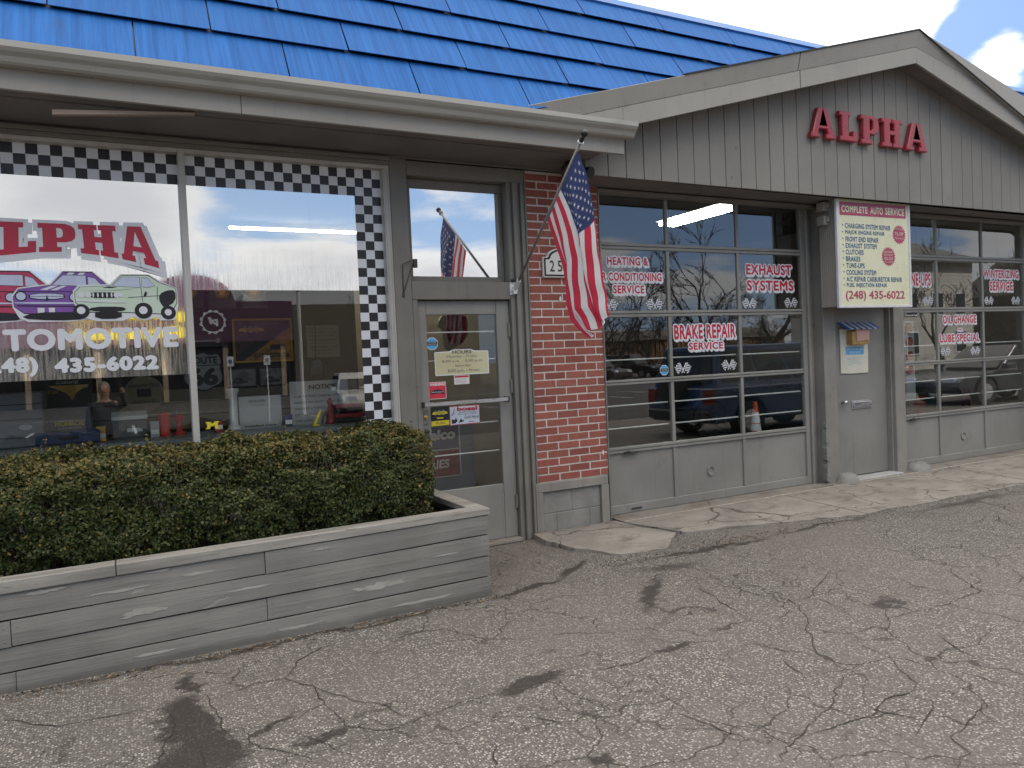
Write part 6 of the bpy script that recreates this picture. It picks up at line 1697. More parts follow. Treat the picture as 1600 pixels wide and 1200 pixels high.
for x0, x1, m_, lb in ((.74, 1.47, 'blue', 'long blue product banner with yellow lettering hung on the ledge front below the window'), (-.29, .12, 'maroon', 'red and green product banner hung on the ledge front, left of the mullion')):
    bn = thing('product_banner', lb, 'banner', ((x0 + x1) / 2, .31, .9))
    mb = MB(); mb.box(x0, x1, .308, .3165, .88, 1.068); mb.build('cloth', m_, bn)
    if m_ == 'blue':
        mb = MB(); txt(mb, 'SUNDRIES', x0 + .03, x1 - .25, .98, 1.055, .3065, bold=.06, lean=.1); mb.build('lettering', 'yellow', bn)
    else:
        mb = MB(); mb.flat([(-.08, .882), (.118, .882), (.118, 1.066), (-.08, 1.066)], .307); mb.build('green_half', paint('green_print', (.02, .16, .05), .4, .1, 5, .02), bn)
tk_ = thing('stacked_trays', 'stack of dark red and black trays at the right end of the display ledge', 'trays', (1.80, .7, 1.125))
for k in range(4):
    mb = MB(); z = 1.127 + k * .042; mb.box(1.66 + .02 * (k % 2), 1.95 - .015 * k, .62, .86, z, z + .036); mb.build('tray', 'maroon' if k % 2 else 'black', tk_, bevel=.006)
for i, (x, m_, lb) in enumerate(((.72, 'maroon', 'small maroon carton on the display ledge left of the pale column'), (1.28, 'navy', 'small navy carton on the display ledge between the brand card and the NOTICE sheet'), (-.13, 'gold', 'small gold carton on the display ledge right of the navy case'), (.245, 'grey_print', 'small grey carton on the display ledge between printer and red cylinder'))):
    ct = thing('product_carton', lb, 'carton', (x, .7, 1.125), 'product cartons on the display ledge')
    mb = MB(); mb.box(x - .032, x + .032, .66, .74, 1.1265, 1.215 + .012 * i); mb.build('box', m_, ct, bevel=.003)
    mb = MB(); mb.flat([(x - .028, 1.15), (x + .028, 1.15), (x + .028, 1.185), (x - .028, 1.185)], .6585); mb.build('box_label', 'paper', ct)
for i, (x, lb) in enumerate(((.62, 'round bronze medallion in a dark frame, leftmost over the yellow framed sign'), (.90, 'round bronze medallion in a dark frame, middle one over the yellow framed sign'), (1.18, 'round bronze medallion in a dark frame, rightmost over the yellow framed sign'))):
    md = thing('framed_medallion', lb, 'picture', (x, 1.5, 2.2), 'framed medallions high on the display partition')
    mb = MB(); mb.box(x - .12, x + .12, 1.49, 1.519, 2.20, 2.50); mb.build('frame', 'dark', md, bevel=.004)
    mb = MB(); mb.lathe((x, 1.489, 2.36), [(.07, 0), (.066, -.010), (.05, -.006), (.03, -.012)], 'Y', 24); mb.build('medallion', 'brass', md)
wp = thing('wrench_print', 'long framed print of a wrench above the road shield inside the shop', 'picture', (.74, 1.5, 1.86))
mb = MB(); mb.box(.55, .90, 1.49, 1.519, 1.85, 1.97); mb.build('frame', 'dark', wp, bevel=.004)
mb = MB(); mb.flat([(.57, 1.90), (.60, 1.885), (.62, 1.902), (.82, 1.902), (.84, 1.885), (.87, 1.90), (.855, 1.911), (.87, 1.925), (.84, 1.935), (.82, 1.918), (.62, 1.918), (.60, 1.935), (.57, 1.925), (.585, 1.912)], 1.4885); mb.build('wrench', 'grey_print', wp)

# ceiling strip light of the shop
cl = thing('shop_strip_light', 'thin lit fluorescent strip on the shop ceiling seen through the window', 'ceiling light', (2.0, 3.0, 3.25))
mb = MB(); mb.box(1.18, 2.75, 2.94, 3.06, 3.235, 3.274); mb.build('housing', 'paper', cl); mb = MB(); mb.tube([(1.2, 3.0, 3.218), (2.73, 3.0, 3.218)], .010, 10); mb.build('tube', 'tube', cl)
# seen through the entry door
dk = thing('battery_cabinet', 'blue-grey battery cabinet with navy and maroon sign panels behind the entry door', 'cabinet', (2.7, .95, .02))
mb = MB(); mb.box(2.15, 3.08, .84, 1.3, .02, 1.03); mb.build('body', paint('blue_grey_steel', (.12, .15, .19), .45, .08, 4, .05), dk, bevel=.006)
mb = MB(); mb.box(2.2, 2.915, .826, .8395, .785, 1.01); mb.build('navy_panel', 'navy', dk)
mb = MB(); mb.box(2.2, 2.915, .826, .8395, .525, .77); mb.build('maroon_panel', 'maroon', dk)
mb = MB(); txt(mb, 'ACDelco', 2.26, 2.875, .875, .975, .825, bold=.05, lean=.15); txt(mb, 'BATTERIES', 2.27, 2.80, .600, .685, .825, bold=.03, lean=.1)
mb.box(2.2, 2.93, .828, .8385, .773, .782); mb.box(2.918, 2.93, .828, .8385, .525, 1.01); mb.box(2.2, 2.93, .828, .8385, .512, .522)
mb.build('panel_lettering', 'paper', dk)
st = thing('hanging_shirt', 'black shirt hung high behind the entry door glass', 'shirt', (2.9, .8, 1.75))
mb = MB(); mb.prism_y(smooth_poly([(2.76, 2.03), (2.74, 1.96), (2.80, 1.93), (2.80, 1.75), (2.86, 1.72), (3.05, 1.84), (3.05, 1.95), (3.06, 1.97), (3.04, 2.07), (2.80, 2.07)], 1), .78, .84); mb.build('fabric', 'black', st, bevel=.01)
mb = MB(); mb.tube([(2.9, .81, 2.05), (2.91, .81, 3.27)], .004, 5); mb.build('hanger', 'steel', st)
tb = thing('paper_pile', 'brown carton with crumpled white papers on the shop floor behind the entry door', 'box', (3.2, 1.6, .02))
mb = MB(); mb.box(3.05, 3.36, 1.45, 1.9, .02, .40); mb.build('carton', 'cardboard', tb)
mb = MB(); mb.hexa([(3.08, 1.48, .40), (3.34, 1.50, .402), (3.35, 1.8, .402), (3.1, 1.85, .402), (3.12, 1.46, .43), (3.30, 1.52, .47), (3.36, 1.78, .44), (3.14, 1.85, .45)]); mb.build('papers', 'paper', tb)
dsk = thing('service_desk', 'pale office desk with boxes standing at the back of the shop behind the door', 'desk', (3.0, 2.9, .02))
mb = MB(); mb.box(2.3, 3.38, 2.5, 3.3, .98, 1.04); mb.box(2.32, 3.36, 2.56, 3.26, .02, .979); mb.build('top', paint('pale_laminate', (.22, .21, .18), .5, .08, 4, .03), dsk)
mb = MB(); mb.box(2.55, 2.9, 2.6, 3.0, 1.041, 1.38); mb.build('monitor_back', paint('beige_plastic', (.20, .19, .17), .5, .08, 5, .03), dsk, bevel=.02)

# ================================================================== INSIDE THE GARAGE
fx = thing('garage_tube_light', 'bright lit fluorescent fixture seen through the top panes of the nearer garage door', 'ceiling light', (7.5, 2.5, 3.5))
mb = MB(); mb.hexa([(7.33, 1.86, 3.60), (7.69, 1.86, 3.60), (7.69, 3.22, 3.60), (7.33, 3.22, 3.60), (7.38, 1.86, 3.64), (7.64, 1.86, 3.64), (7.64, 3.22, 3.64), (7.38, 3.22, 3.64)]); mb.build('housing', 'paper', fx)
for k in range(4):
    mb = MB(); xk = 7.385 + .085 * k; mb.tube([(xk, 1.90, 3.555), (xk, 3.18, 3.555)], .022, 10); mb.build('tube', emit('lit_tube_%d' % k, (1.0, .97, .86), 20.0) if k == 0 else bpy.data.materials['lit_tube_0'], fx)
for y in (2.0, 3.1):
    mb = MB(); mb.tube([(7.51, y, 3.641), (7.51, y, 4.049)], .008, 6); mb.build('hanger', 'steel', fx)
cn = thing('traffic_cone', 'orange traffic cone with white bands just inside the nearer garage door', 'traffic cone', (6.55, .55, .02))
mb = MB(); mb.box(6.40, 6.70, .40, .70, .02, .05); mb.build('base', 'rubber', cn, bevel=.01)
segs = [(.02 + .03, .125), (.33, .092), (.55, .070), (.64, .060), (.76, .048), (.99, .024)]
def cone_r(z): return .125 + (.024 - .125) * (z - .05) / .94
mb = MB()
for z0, z1 in ((.05, .66), (.74, .75), (.88, 1.0)): mb.lathe((6.60, .60, 0), [(cone_r(z0), z0), (cone_r(z1), z1)], 'Z', 20)
mb.build('orange_body', paint('cone_orange', (.62, .09, .03), .5, .08, 9, .05), cn, smooth=False)
mb = MB()
for z0, z1 in ((.662, .738), (.752, .878)): mb.lathe((6.60, .60, 0), [(cone_r(z0) + .002, z0), (cone_r(z1) + .002, z1)], 'Z', 20)
mb.build('white_band', 'white', cn)
ts = thing('signal_head', 'grey vertical signal panel with round red and amber lenses behind the far garage door', 'traffic signal', (9.24, .5, .02))
mb = MB(); mb.box(9.14, 9.34, .46, .54, .85, 1.9); mb.build('panel', 'grey_print', ts, bevel=.01)
mb = MB(); mb.box(9.2, 9.28, .47, .53, .02, .849); mb.build('stand', 'dark', ts)
for z in (1.80, 1.62, 1.44, 1.26):
    mb = MB(); mb.lathe((9.20, .459, z), [(.062, 0), (.062, -.03), (.05, -.02), (.02, -.012)], 'Y', 18); mb.build('lens', paint('lens_red', (.25, .05, .03), .25, .2, 9, .05), ts)
cb2 = thing('lift_column', 'tall grey steel lift column standing at the right side of the nearer bay', 'lift column', (8.75, 1.3, .02))  # dark lift column inside the bay, not a cabinet
mb = MB(); mb.box(8.62, 8.95, 1.2, 1.5, .02, 3.9); mb.build('column', 'dark', cb2)

# ================================================================== ACROSS THE LOT (what the glass mirrors)
ground_sheet('street', [(-90, -44), (140, -44), (140, -9.5), (-90, -9.5)], 0.008, paint('street_asphalt', (.045, .042, .039), .9, .15, 1.5, .3))
mb = MB()
for y in (-28.9, -29.15): mb.add([(-90, y - .06, .013), (140, y - .06, .013), (140, y + .06, .013), (-90, y + .06, .013)], [(0, 1, 2, 3)])
for i in range(14):
    x = -8 + i * 2.8; mb.add([(x - .05, -22, .013), (x + .05, -22, .013), (x + .05, -17, .013), (x - .05, -17, .013)], [(0, 1, 2, 3)])
tag(mb.build('painted_markings', 'white'), kind='structure')
M['mall_purple'] = paint('purple_render', (0.060, 0.020, 0.048), .6, .1, 1, .1)
mall = thing('fitness_centre', 'long low building with purple front, yellow lettering and tan end wall across the street', 'building', (4, -50, 0))
mb = MB(); mb.box(-16, 10.5, -46.2, -45.0, 3.6, 6.25)
pa = [(1.9, 6.25), (6.9, 6.25)] + [(4.4 + 2.5 * math.cos(math.pi * k / 16), 6.25 + 1.65 * math.sin(math.pi * k / 16)) for k in range(1, 16)]
mb.prism_y(pa, -46.2, -45.0)
mb.build('sign_fascia', 'mall_purple', mall)
mb = MB(); mb.box(-16, 10.5, -45.9, -45.7, 0, 3.6); mb.build('shop_glass', 'car_glass', mall)
for i in range(8):
    mb = MB(); x = -15.5 + i * 3.6; mb.box(x, x + .3, -45.69, -45.5, 0, 3.6); mb.build('pilaster', paint('tan_pilaster', (.30, .24, .16), .8, .1, 2, .1) if i == 0 else bpy.data.materials['tan_pilaster'], mall)
mb = MB(); mb.box(10.51, 24, -60, -45.0, 0, 6.0); mb.build('tan_wing', paint('tan_block', (.105, .092, .068), .85, .1, 1, .2), mall)
mb = MB(); mb.box(-16, 10.5, -60, -46.21, 0, 6.1); mb.build('body', 'grey', mall)
mb = MB(); txt(mb, 'planet', -2.6, 4.0, 4.95, 5.75, -44.97, bold=.06, mirror=False); txt(mb, 'fitness', -2.6, 3.8, 3.95, 4.70, -44.97, bold=.06)
for v_ in range(len(mb.v)): mb.v[v_] = (4.0 - (mb.v[v_][0] + 2.6) * 1.0 + .0, mb.v[v_][1], mb.v[v_][2])
for f_ in range(len(mb.f)): mb.f[f_] = tuple(reversed(mb.f[f_]))
mb.build('yellow_lettering', 'yellow', mall)
mb = MB(); n = 48
mb.add([(5.55 + (.80 if (k // 2) % 2 else .70) * math.cos(2 * math.pi * k / n), -44.97, 4.9 + (.80 if (k // 2) % 2 else .70) * math.sin(2 * math.pi * k / n)) for k in range(n)] + [(5.55 + .62 * math.cos(2 * math.pi * k / n), -44.97, 4.9 + .62 * math.sin(2 * math.pi * k / n)) for k in range(n)], [(k, k + n, (k + 1) % n + n, (k + 1) % n) for k in range(n)])
txt(mb, 'pf', 5.25, 5.85, 4.62, 5.22, -44.97, bold=.06)
for v_ in range(len(mb.v)): mb.v[v_] = (11.1 - mb.v[v_][0], mb.v[v_][1], mb.v[v_][2])
for f_ in range(len(mb.f)): mb.f[f_] = tuple(reversed(mb.f[f_]))
mb.build('gear_emblem', 'white', mall)
wr = thing('white_shed', 'white metal shed roof showing above the tan wall across the street', 'building', (12, -66, 0))
mb = MB(); mb.prism_y([(9.9, 0), (18, 0), (18, 6.6), (15.5, 7.0), (9.9, 8.4)], -74, -62); mb.build('wall', 'zinc', wr)
br = thing('brown_workshop', 'long brown timber workshop across the street behind parked cars', 'building', (48, -50, 0))
mb = MB(); mb.box(34, 60, -56, -49, 0, 3.0)
for i in range(52): mb.box(34.1 + i * .5, 34.1 + i * .5 + .12, -48.99, -48.92, 0, 2.9)
mb.build('wall', paint('brown_timber', (.17, .105, .06), .85, .3, 1.2, .3), br)
mb = MB(); mb.prism_x([(-48.6, 2.95), (-52.5, 4.0), (-56.4, 2.95)], 33.6, 60.4); mb.build('roof', paint('brown_roof', (.09, .08, .07), .9, .2, 1, .2), br)
hw = thing('white_house', 'white clapboard house with grey gable roof across the lot', 'house', (50, -26, 0))
mb = MB(); mb.prism_x([(-22.5, 0), (-22.5, 6.6), (-26.5, 8.0), (-30.5, 6.6), (-30.5, 0)], 40.5, 47.6)
for i in range(33): mb.box(40.5, 47.6, -22.499, -22.47, .3 + i * .19, .3 + i * .19 + .16)
mb.build('wall', paint('white_clapboard', (.42, .40, .37), .6, .06, 2, .1), hw)
mb = MB()
for a, b in (((-21.8, 6.30), (-26.5, 8.1)), ((-31.2, 6.30), (-26.5, 8.1))):
    mb.hexa([(40, a[0], a[1]), (48.1, a[0], a[1]), (48.1, b[0], b[1]), (40, b[0], b[1]), (40, a[0], a[1] + .18), (48.1, a[0], a[1] + .18), (48.1, b[0], b[1] + .18), (40, b[0], b[1] + .18)])
mb.build('roof', paint('grey_shingle_roof', (.10, .10, .10), .9, .2, 2, .3), hw)
for x, z in ((41.6, 3.2), (44.0, 3.2), (46.2, 3.2), (41.6, .9), (46.2, .9)):
    mb = MB(); mb.box(x - .55, x + .55, -22.46, -22.41, z, z + 1.4); w = mb.build('window', 'white', hw); mb = MB(); mb.box(x - .47, x + .47, -22.409, -22.40, z + .08, z + 1.32); mb.build('pane', 'car_glass', w)
hd = thing('dark_house', 'dark brown gabled house among bare trees across the lot', 'house', (78, -33, 0))
mb = MB(); mb.prism_y([(70, 0), (86, 0), (86, 5.5), (78, 9.5), (70, 5.5)], -38, -30); mb.build('wall', paint('dark_shingle', (.045, .04, .036), .9, .2, 1, .2), hd)
lp = thing('metal_post', 'thin pale metal post standing in the parking lot behind the photographer', 'post', (3.85, -12, 0))
mb = MB(); mb.tube([(3.85, -12, 0), (3.87, -12, 3.45)], [.045, .04], 10); mb.build('pole', 'zinc', lp); mb = MB(); mb.tube([(3.87, -12, 3.45), (3.87, -12, 3.48)], [.05, .05], 10); mb.build('cap', 'grey', lp)
# accessible parking sign posts mirrored in the window
for k, (x, lb) in enumerate(((2.53, 'parking sign on a thin post at the left of the row behind the photographer'), (3.42, 'parking sign on a thin post in the middle of the row behind the photographer'), (6.11, 'parking sign on a thin post at the right of the row behind the photographer'))):
    ps = thing('parking_sign', lb, 'sign', (x, -14, 0), 'parking signs along the lot')
    mb = MB(); mb.tube([(x, -14, 0), (x, -14, 1.8)], .018, 8); mb.build('post', 'zinc', ps)
    mb = MB(); mb.box(x - .08, x + .08, -13.975, -13.96, 1.78, 2.02); pl_ = mb.build('plate', 'white', ps)
    mb = MB(); mb.box(x - .035, x + .035, -13.959, -13.955, 1.85, 1.95); mb.build('symbol', 'blue', pl_)

# bare trees: one tapered trunk forking into finer and finer twigs
M['bark'] = paint('grey_bark', (.032, .026, .021), .9, .3, 6, .5)
def bare_tree(seed, height, spread):
    rt = random.Random(seed)
    root = thing('bare_tree', 'x', 'tree')
    tk, cr = MB(), MB()
    def grow(p, d, L, r_, lev, mb):
        n = 3
        pts, rad = [p], [r_]
        for i in range(n):
            d = (d + Vector((rt.gauss(0, .16), rt.gauss(0, .16), rt.gauss(.03, .10)))).normalized()
            p = p + d * (L / n)
            pts.append(p); rad.append(r_ * (1 - .42 * (i + 1) / n))
        mb.tube(pts, rad, 7 if lev < 2 else (4 if lev < 4 else 3), caps=False)
        if lev >= 6: return
        k = rt.choice((2, 3, 3)) if lev < 4 else rt.choice((2, 2, 3))
        for _ in range(k):
            a = rt.uniform(.25, .75) * spread
            ax_ = Vector((rt.gauss(0, 1), rt.gauss(0, 1), rt.gauss(0, 1))).normalized()
            nd = (d + ax_ * a).normalized()
            q = pts[rt.choice((2, 3, 3))]
            grow(q, nd, L * rt.uniform(.62, .84), max(.016, rad[-1] * rt.uniform(.68, .9)), lev + 1, cr)
    grow(Vector((0, 0, -.05)), Vector((rt.uniform(-.08, .08), 0, 1)), height * .26, height * .022, 0, tk)
    tk.build('trunk', 'bark', root); cr.build('crown', 'bark', root)
    return root
protos = [bare_tree(3, 9, 1.0), bare_tree(12, 8, 1.15), bare_tree(25, 10, .9)]
spots = [(37.4, -34.5, 0, 1.5, 'crooked bare tree with a low fork mirrored in the middle garage pane'), (43.5, -36, 2, 1.45, 'tall bare tree mirrored in the right garage panes'), (32.0, -39, 1, 1.3, 'bushy bare tree left of the crooked one across the street'),
         (54.5, -27.5, 1, 1.25, 'large bare tree beside the white house'), (58.5, -25, 2, 1.2, 'bare tree leaning over the lot right of the white house'), (37.5, -24.5, 0, 1.0, 'bare tree left of the white house')]
for i, (x, y, k, s_, lb) in enumerate(spots):
    if i < 3:
        pr = protos[(0, 2, 1)[i]] if False else [protos[0], protos[2], protos[1]][i]
        pr.location = (x, y, 0); pr.scale = (s_,) * 3; pr.rotation_euler = (0, 0, i * 1.3); tag(pr, lb, None, 'bare trees across the street')
    else:
        dup(protos[k], (x, y, 0), i * 2.1, s_, lb, 'bare trees across the street')
for i, (x, y, k, s_, lb) in enumerate(((38.5, -18.5, 0, .9, 'slim bare tree in front of the left end of the white house'), (42.5, -19.5, 2, .8, 'bare tree in front of the middle of the white house'), (45.8, -18, 1, .9, 'bare tree in front of the right end of the white house'), (51.5, -19, 2, 1.0, 'bare tree on the lawn right of the white house'))):
    dup(protos[k], (x, y, 0), 1 + i * 1.7, s_, lb, 'bare trees across the street')
rt = random.Random(31)
for i in range(26):
    x = (12 + i * 2.6 if i < 8 else 31 + (i - 8) * 1.9) + rt.uniform(-1, 1); y = (-62 - rt.uniform(0, 10)) if i < 8 else -46.6 - rt.uniform(0, 1.6)
    dup(protos[i % 3], (x, y, 0), rt.uniform(0, 6.2), rt.uniform(.75, 1.05), 'bare tree in the thicket behind the buildings across the street', 'thicket of bare trees behind the buildings')

# parked cars
def make_car(paintm, suv=True):
    root = thing('parked_car', 'x', 'car')
    L, Wd, H = (4.5, 1.82, 1.72) if suv else (4.6, 1.78, 1.45)
    hb = .95 if suv else .85
    lower = [(-L / 2 + .02, .38), (-L / 2, .62), (-L / 2 + .06, hb), (L * .16, hb + .02), (L / 2 - .25, hb - .10), (L / 2 - .02, hb - .25), (L / 2, .45), (L / 2 - .1, .30)]
    for cx in (L * .30, -L * .29):
        arcp = [(cx + .40 * math.cos(a), .33 + .40 * math.sin(a)) for a in [math.pi * k / 8 for k in range(9)]]
        lower += [p for p in arcp if p[1] > .29]
    lower += [(-L / 2 + .1, .30)]
    mb = MB(); mb.prism_y(lower, -Wd / 2, Wd / 2)
    if suv: roofp = [(-L / 2 + .12, hb), (-L / 2 + .30, H), (L * .06, H), (L * .20, hb)]
    else: roofp = [(-L * .40, hb), (-L * .24, H), (L * .04, H), (L * .20, hb)]
    y0, y1 = Wd / 2 - .04, Wd / 2 - .20
    vs = []
    for (x, z) in roofp:
        yy = y0 if z < H - .01 else y1
        vs += [(x, -yy, z), (x, yy, z)]
    mb.add(vs, [(0, 1, 3, 2), (2, 3, 5, 4), (4, 5, 7, 6), (0, 2, 4, 6), (7, 5, 3, 1)])
    mb.build('body', paintm, root, bevel=.04, seg=3)
    for s_ in (-1, 1):
        mb = MB()
        def side(x, f_): return (x, s_ * (y0 + (y1 - y0) * f_ + .006), hb + (H - hb) * f_)
        xa0, xa1, xb0, xb1 = roofp[0][0], roofp[1][0], roofp[3][0], roofp[2][0]
        cuts = [(.06, .34), (.37, .66), (.69, .95)] if suv else [(.08, .48), (.52, .94)]
        for c0, c1 in cuts:
            q = []
            for (t_, f_) in ((c0, .12), (c1, .12), (c1, .86), (c0, .86)):
                xl = xa0 + (xa1 - xa0) * f_; xr = xb0 + (xb1 - xb0) * f_
                q.append(side(xl + (xr - xl) * t_, f_))
            mb.add(q, [(0, 1, 2, 3)] if s_ < 0 else [(3, 2, 1, 0)])
        mb.build('side_window', 'car_glass', root)
        mb = MB(); mb.box(-L / 2 - .004, -L / 2 + .10, s_ * (Wd / 2 - .12) - .10, s_ * (Wd / 2 - .12) + .125, hb - .30, hb - .03); mb.build('tail_light', paint('tail_red', (.14, .010, .010), .2, .1, 9, .02) if 'tail_red' not in bpy.data.materials else bpy.data.materials['tail_red'], root)
        mb = MB(); mb.box(L / 2 - .2, L / 2 - .02, s_ * (Wd / 2 - .3) - .16, s_ * (Wd / 2 - .3) + .16, hb - .30, hb - .16); mb.build('headlight', 'ice', root)
        for cx in (L * .30, -L * .29):
            mb = MB(); mb.lathe((cx, s_ * (Wd / 2 - .11), .33), [(.33, -.11), (.34, -.05), (.34, .05), (.33, .11)], 'Y', 20); w = mb.build('wheel', 'rubber', root)
            mb = MB(); mb.lathe((cx, s_ * (Wd / 2 - .11), .33), [(.20, -.115), (.21, 0), (.20, .115)], 'Y', 10); mb.build('rim', 'steel', w)
        mb = MB(); mb.box(L * .14, L * .20, s_ * (Wd / 2 + .10) - .09, s_ * (Wd / 2 + .10) + .09, hb + .02, hb + .16); mb.build('mirror', paintm, root, bevel=.02)
    mb = MB(); mb.add([(roofp[2][0] + .02, -y1 + .04, H - .05), (roofp[2][0] + .02, y1 - .04, H - .05), (roofp[3][0] + .01, y0 - .06, hb + .06), (roofp[3][0] + .01, -y0 + .06, hb + .06)], [(0, 1, 2, 3)]); mb.build('windscreen', 'car_glass', root)
    mb = MB(); mb.add([(roofp[1][0] - .035, -y1 + .06, H - .08), (roofp[0][0] - .015, -y0 + .10, hb + .08), (roofp[0][0] - .015, y0 - .10, hb + .08), (roofp[1][0] - .035, y1 - .06, H - .08)], [(0, 1, 2, 3)]); mb.build('rear_window', 'car_glass', root)
    mb = MB(); mb.box(-L / 2 - .06, -L / 2 + .03, -Wd / 2 + .05, Wd / 2 - .05, .36, .55); mb.build('bumper', 'dark', root, bevel=.03)
    if suv:
        mb = MB(); mb.lathe((-L / 2 - .10, -.05, .92), [(.34, .09), (.35, .02), (.35, -.06), (.32, -.09)], 'X', 22); mb.lathe((-L / 2 - .195, -.05, .92), [(.22, .005), (.20, -.01), (.06, -.02)], 'X', 10); mb.build('spare_wheel', 'rubber', root)
    return root
def car_paint(name, c): return paint(name, c, .18, .04, 2, .0, spec=.7)
jeep = make_car(car_paint('deep_blue_paint', (.012, .035, .10))); jeep.location = (11.6, -5.0, 0)
tag(jeep, 'dark blue sport utility with rear spare wheel parked beside the shop front', None, 'cars parked in the lots')
jeep['category'] = 'car'
cars = [((25.5, -32, 0), 1.3, car_paint('dark_bronze_paint', (.03, .026, .022)), True, 'dark bronze sport utility parked farther along the street'), ((33.5, -39, 0), 1.2, car_paint('black_paint', (.012, .012, .013)), True, 'black sport utility parked before the brown workshop'),
        ((39.0, -39.5, 0), 1.4, car_paint('white_paint', (.62, .62, .60)), False, 'white saloon parked in the sun before the brown workshop'), ((29.0, -38.5, 0), 1.3, car_paint('maroon_paint', (.09, .01, .012)), False, 'dark red saloon parked across the street'),
        ((20.5, -5.6, 0), 3.3, car_paint('graphite_paint', (.03, .034, .042)), False, 'graphite saloon parked beyond the dark blue sport utility'), ((7.5, -20, 0), 1.7, car_paint('pearl_paint', (.55, .55, .53)), False, 'pearl white saloon parked in the lot behind the photographer')]
for loc, rz, pm, suv, lb in cars:
    c = make_car(pm, suv); c.location = loc; c.rotation_euler = (0, 0, rz); tag(c, lb, 'car', 'cars parked in the lots')
wc_ = make_car(car_paint('dark_green_paint', (.018, .028, .035)), False); wc_.location = (10.6, 3.4, .02); wc_.rotation_euler = (0, 0, 1.75)
tag(wc_, 'dark saloon standing inside the far service bay', 'car')

# ================================================================== THE PHOTOGRAPHER (mirrored in the window)
def skin(name, chains, mat, parent, root_i=0, sub=2):
    """chains: lists of (point, radius); points that coincide are shared joints"""
    vs, es, rad, key = [], [], [], {}
    for ch in chains:
        prev = None
        for p, r_ in ch:
            p = shrink_figure(p)
            k = tuple(round(c, 4) for c in p)
            if k not in key:
                key[k] = len(vs); vs.append(p); rad.append(r_)
            i = key[k]
            if prev is not None and prev != i: es.append((prev, i))
            prev = i
    me = bpy.data.meshes.new(name); me.from_pydata(vs, es, [])
    ob = bpy.data.objects.new('tmp', me); COL.objects.link(ob)
    ob.modifiers.new('skin', 'SKIN')
    for i, r_ in enumerate(rad):
        me.skin_vertices[0].data[i].radius = (r_, r_) if not hasattr(r_, '__len__') else r_
    me.skin_vertices[0].data[root_i].use_root = True
    sm = ob.modifiers.new('sub', 'SUBSURF'); sm.levels = sub; sm.render_levels = sub
    m2 = bpy.data.meshes.new_from_object(ob.evaluated_get(bpy.context.evaluated_depsgraph_get()))
    bpy.data.objects.remove(ob); bpy.data.meshes.remove(me)
    m2.name = name; m2.materials.clear(); m2.materials.append(M[mat] if isinstance(mat, str) else mat)
    m2.polygons.foreach_set('use_smooth', [True] * len(m2.polygons)); m2.polygons.foreach_set('material_index', [0] * len(m2.polygons))
    o = bpy.data.objects.new(name, m2); COL.objects.link(o); adopt(o, parent)
    return o
M['skin'] = paint('skin', (.42, .24, .17), .5, .06, 20, .05)
M['jacket'] = paint('navy_jacket', (.022, .028, .045), .8, .2, 20, .3)
M['jeans'] = paint('blue_jeans', (.035, .055, .11), .85, .2, 30, .3)
M['hair'] = paint('grey_hair', (.20, .19, .18), .7, .3, 60, .6)
who = thing('person', 'grey haired person in navy jacket and jeans raising a phone with the right hand', 'person', (-.17, -6.42, 0))
bx, by = -.17, -6.42
def shrink_figure(p):
    return (bx + (p[0] - bx) * .88, by + (p[1] - by) * .88, p[2] * .88)
body = skin('body', [
    [((bx, by, .92), (.13, .10)), ((bx, by + .01, 1.10), (.135, .105)), ((bx, by + .01, 1.28), (.155, .115)), ((bx, by, 1.40), (.12, .09)), ((bx, by + .01, 1.47), .055), ((bx, by + .03, 1.54), .06), ((bx, by + .045, 1.62), (.078, .092)), ((bx, by + .04, 1.70), (.07, .085)), ((bx, by + .03, 1.745), .045)],
    [((bx, by, .92), (.13, .10)), ((bx + .09, by, .82), .075), ((bx + .10, by + .02, .48), .062), ((bx + .10, by - .01, .10), .042), ((bx + .11, by + .10, .045), .038), ((bx + .115, by + .17, .035), .03)],
    [((bx, by, .92), (.13, .10)), ((bx - .09, by, .82), .075), ((bx - .11, by + .01, .48), .062), ((bx - .12, by - .02, .10), .042), ((bx - .13, by + .09, .045), .038), ((bx - .135, by + .16, .035), .03)],
    [((bx, by, 1.40), (.12, .09)), ((bx + .19, by, 1.37), .066), ((bx + .31, by + .21, 1.44), .048), ((bx + .255, by + .40, 1.62), .037), ((bx + .245, by + .435, 1.665), .030), ((bx + .240, by + .452, 1.70), (.030, .022))],
    [((bx, by, 1.40), (.12, .09)), ((bx - .19, by, 1.37), .066), ((bx - .24, by + .03, 1.10), .048), ((bx - .22, by + .12, .88), .036), ((bx - .215, by + .14, .80), .028), ((bx - .212, by + .15, .755), (.030, .018))],
], 'skin', who)
skin('jacket', [
    [((bx, by, .88), (.192, .165)), ((bx, by + .01, 1.10), (.170, .140)), ((bx, by + .01, 1.28), (.178, .135)), ((bx, by, 1.405), (.135, .105)), ((bx, by + .01, 1.455), .072)],
    [((bx, by, 1.405), (.135, .105)), ((bx + .19, by, 1.375), .080), ((bx + .31, by + .21, 1.44), .062), ((bx + .262, by + .38, 1.60), .050), ((bx + .256, by + .395, 1.62), .047)],
    [((bx, by, 1.405), (.135, .105)), ((bx - .19, by, 1.375), .080), ((bx - .24, by + .03, 1.10), .062), ((bx - .22, by + .12, .88), .048), ((bx - .218, by + .13, .84), .046)],
], 'jacket', who)
skin('jeans', [
    [((bx, by, 1.06), (.150, .122)), ((bx, by, .95), (.168, .140)), ((bx + .092, by, .80), .112), ((bx + .10, by + .02, .48), .080), ((bx + .10, by - .005, .07), .068)],
    [((bx, by, .95), (.168, .140)), ((bx - .092, by, .80), .112), ((bx - .11, by + .01, .48), .080), ((bx - .12, by - .015, .07), .068)],
], 'jeans', who)
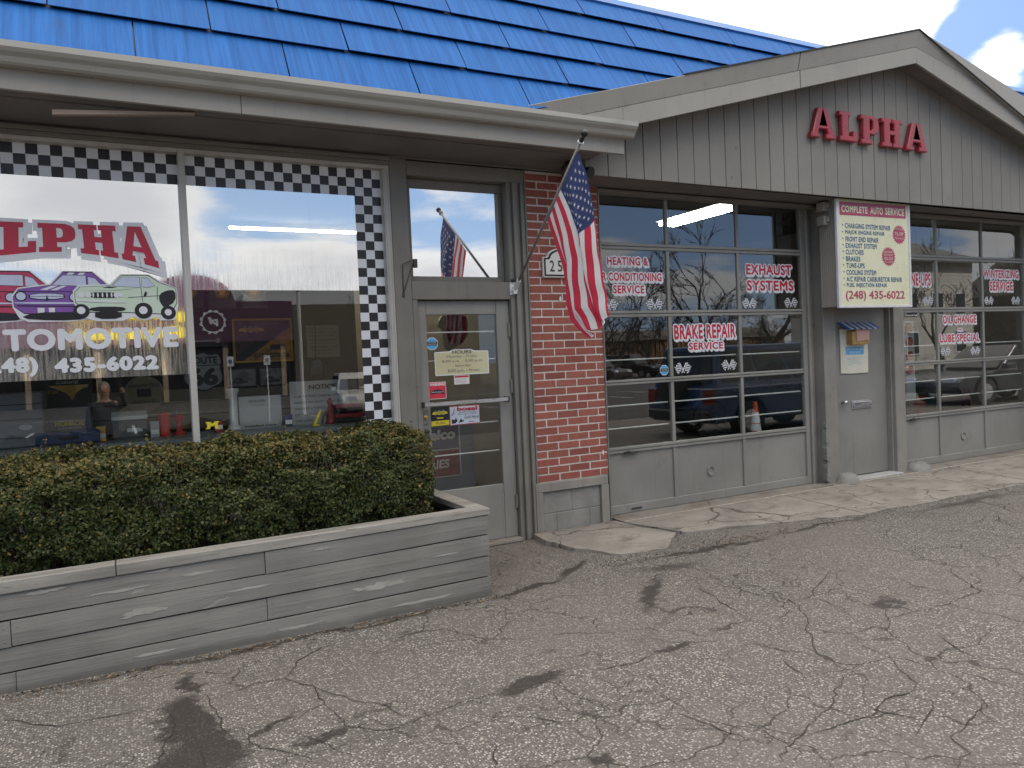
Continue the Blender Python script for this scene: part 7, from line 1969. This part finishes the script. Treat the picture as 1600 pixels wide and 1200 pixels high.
mb = MB(); mb.ball((bx, by + .020, 1.685), .096, 10, sq=(.92, 1.08, 1.0))
for i in range(len(mb.v)):
    v_ = Vector(mb.v[i])
    if v_.y > by + .075 and v_.z < 1.73: v_.y = by + .075
    mb.v[i] = shrink_figure(v_ + v_.normalized() * .006 * noise.noise(v_ * 40))
mb.build('hair', 'hair', who, smooth=True)
mb = MB()
for s_ in (-1, 1):
    mb.ball((bx + s_ * .033, by + .125, 1.655), .012, 6); mb.ball((bx + s_ * .083, by + .035, 1.63), .026, 6, sq=(.4, .8, 1.2))
mb.ball((bx, by + .142, 1.625), .016, 6, sq=(.8, 1, 1.5)); mb.ball((bx, by + .125, 1.580), .022, 6, sq=(1.1, .4, .35))
mb.v = [shrink_figure(p) for p in mb.v]
mb.build('facial_features', 'skin', who, smooth=True)
for s_, tipz in ((1, 1), (-1, 0)):
    if s_ > 0:
        base = [((bx + .222 + .013 * k, by + .452 + .004 * k, 1.715), (bx + .212 + .013 * k, by + .470, 1.750 + .005 * k), (bx + .208 + .011 * k, by + .490, 1.762 + .005 * k), (bx + .212 + .009 * k, by + .503, 1.752 + .004 * k)) for k in range(4)]
        thumb = ((bx + .225, by + .448, 1.695), (bx + .198, by + .462, 1.715), (bx + .185, by + .480, 1.735))
    else:
        base = [((bx - .230 + .012 * k, by + .15, .745), (bx - .232 + .013 * k, by + .158, .705), (bx - .230 + .013 * k, by + .155, .678 - .006 * (1.5 - abs(k - 1.5)))) for k in range(4)]
        thumb = ((bx - .195, by + .165, .775), (bx - .180, by + .185, .745), (bx - .180, by + .190, .715))
    for ch_ in base:
        skin('finger', [[(p, .0095 - .0008 * i) for i, p in enumerate(ch_)]], 'skin', who, sub=1)
    skin('thumb', [[(p, .011 - .001 * i) for i, p in enumerate(thumb)]], 'skin', who, sub=1)
mb = MB()
for s_ in (-1, 1):
    x0 = bx + s_ * .115; mb.ball((x0, by + .06, .045), .06, 8, sq=(.75, 2.1, .75))
mb.v = [shrink_figure(p) for p in mb.v]
mb.build('shoes', 'dark', who, smooth=True)
ph = thing('phone', 'black smartphone held up at eye height by the person', 'phone', (0.04, -5.97, 1.53))
mb = MB(); mb.box(-0.01, 0.066, -5.982, -5.973, 1.475, 1.62); mb.build('phone_body', 'dark', ph, bevel=.003)
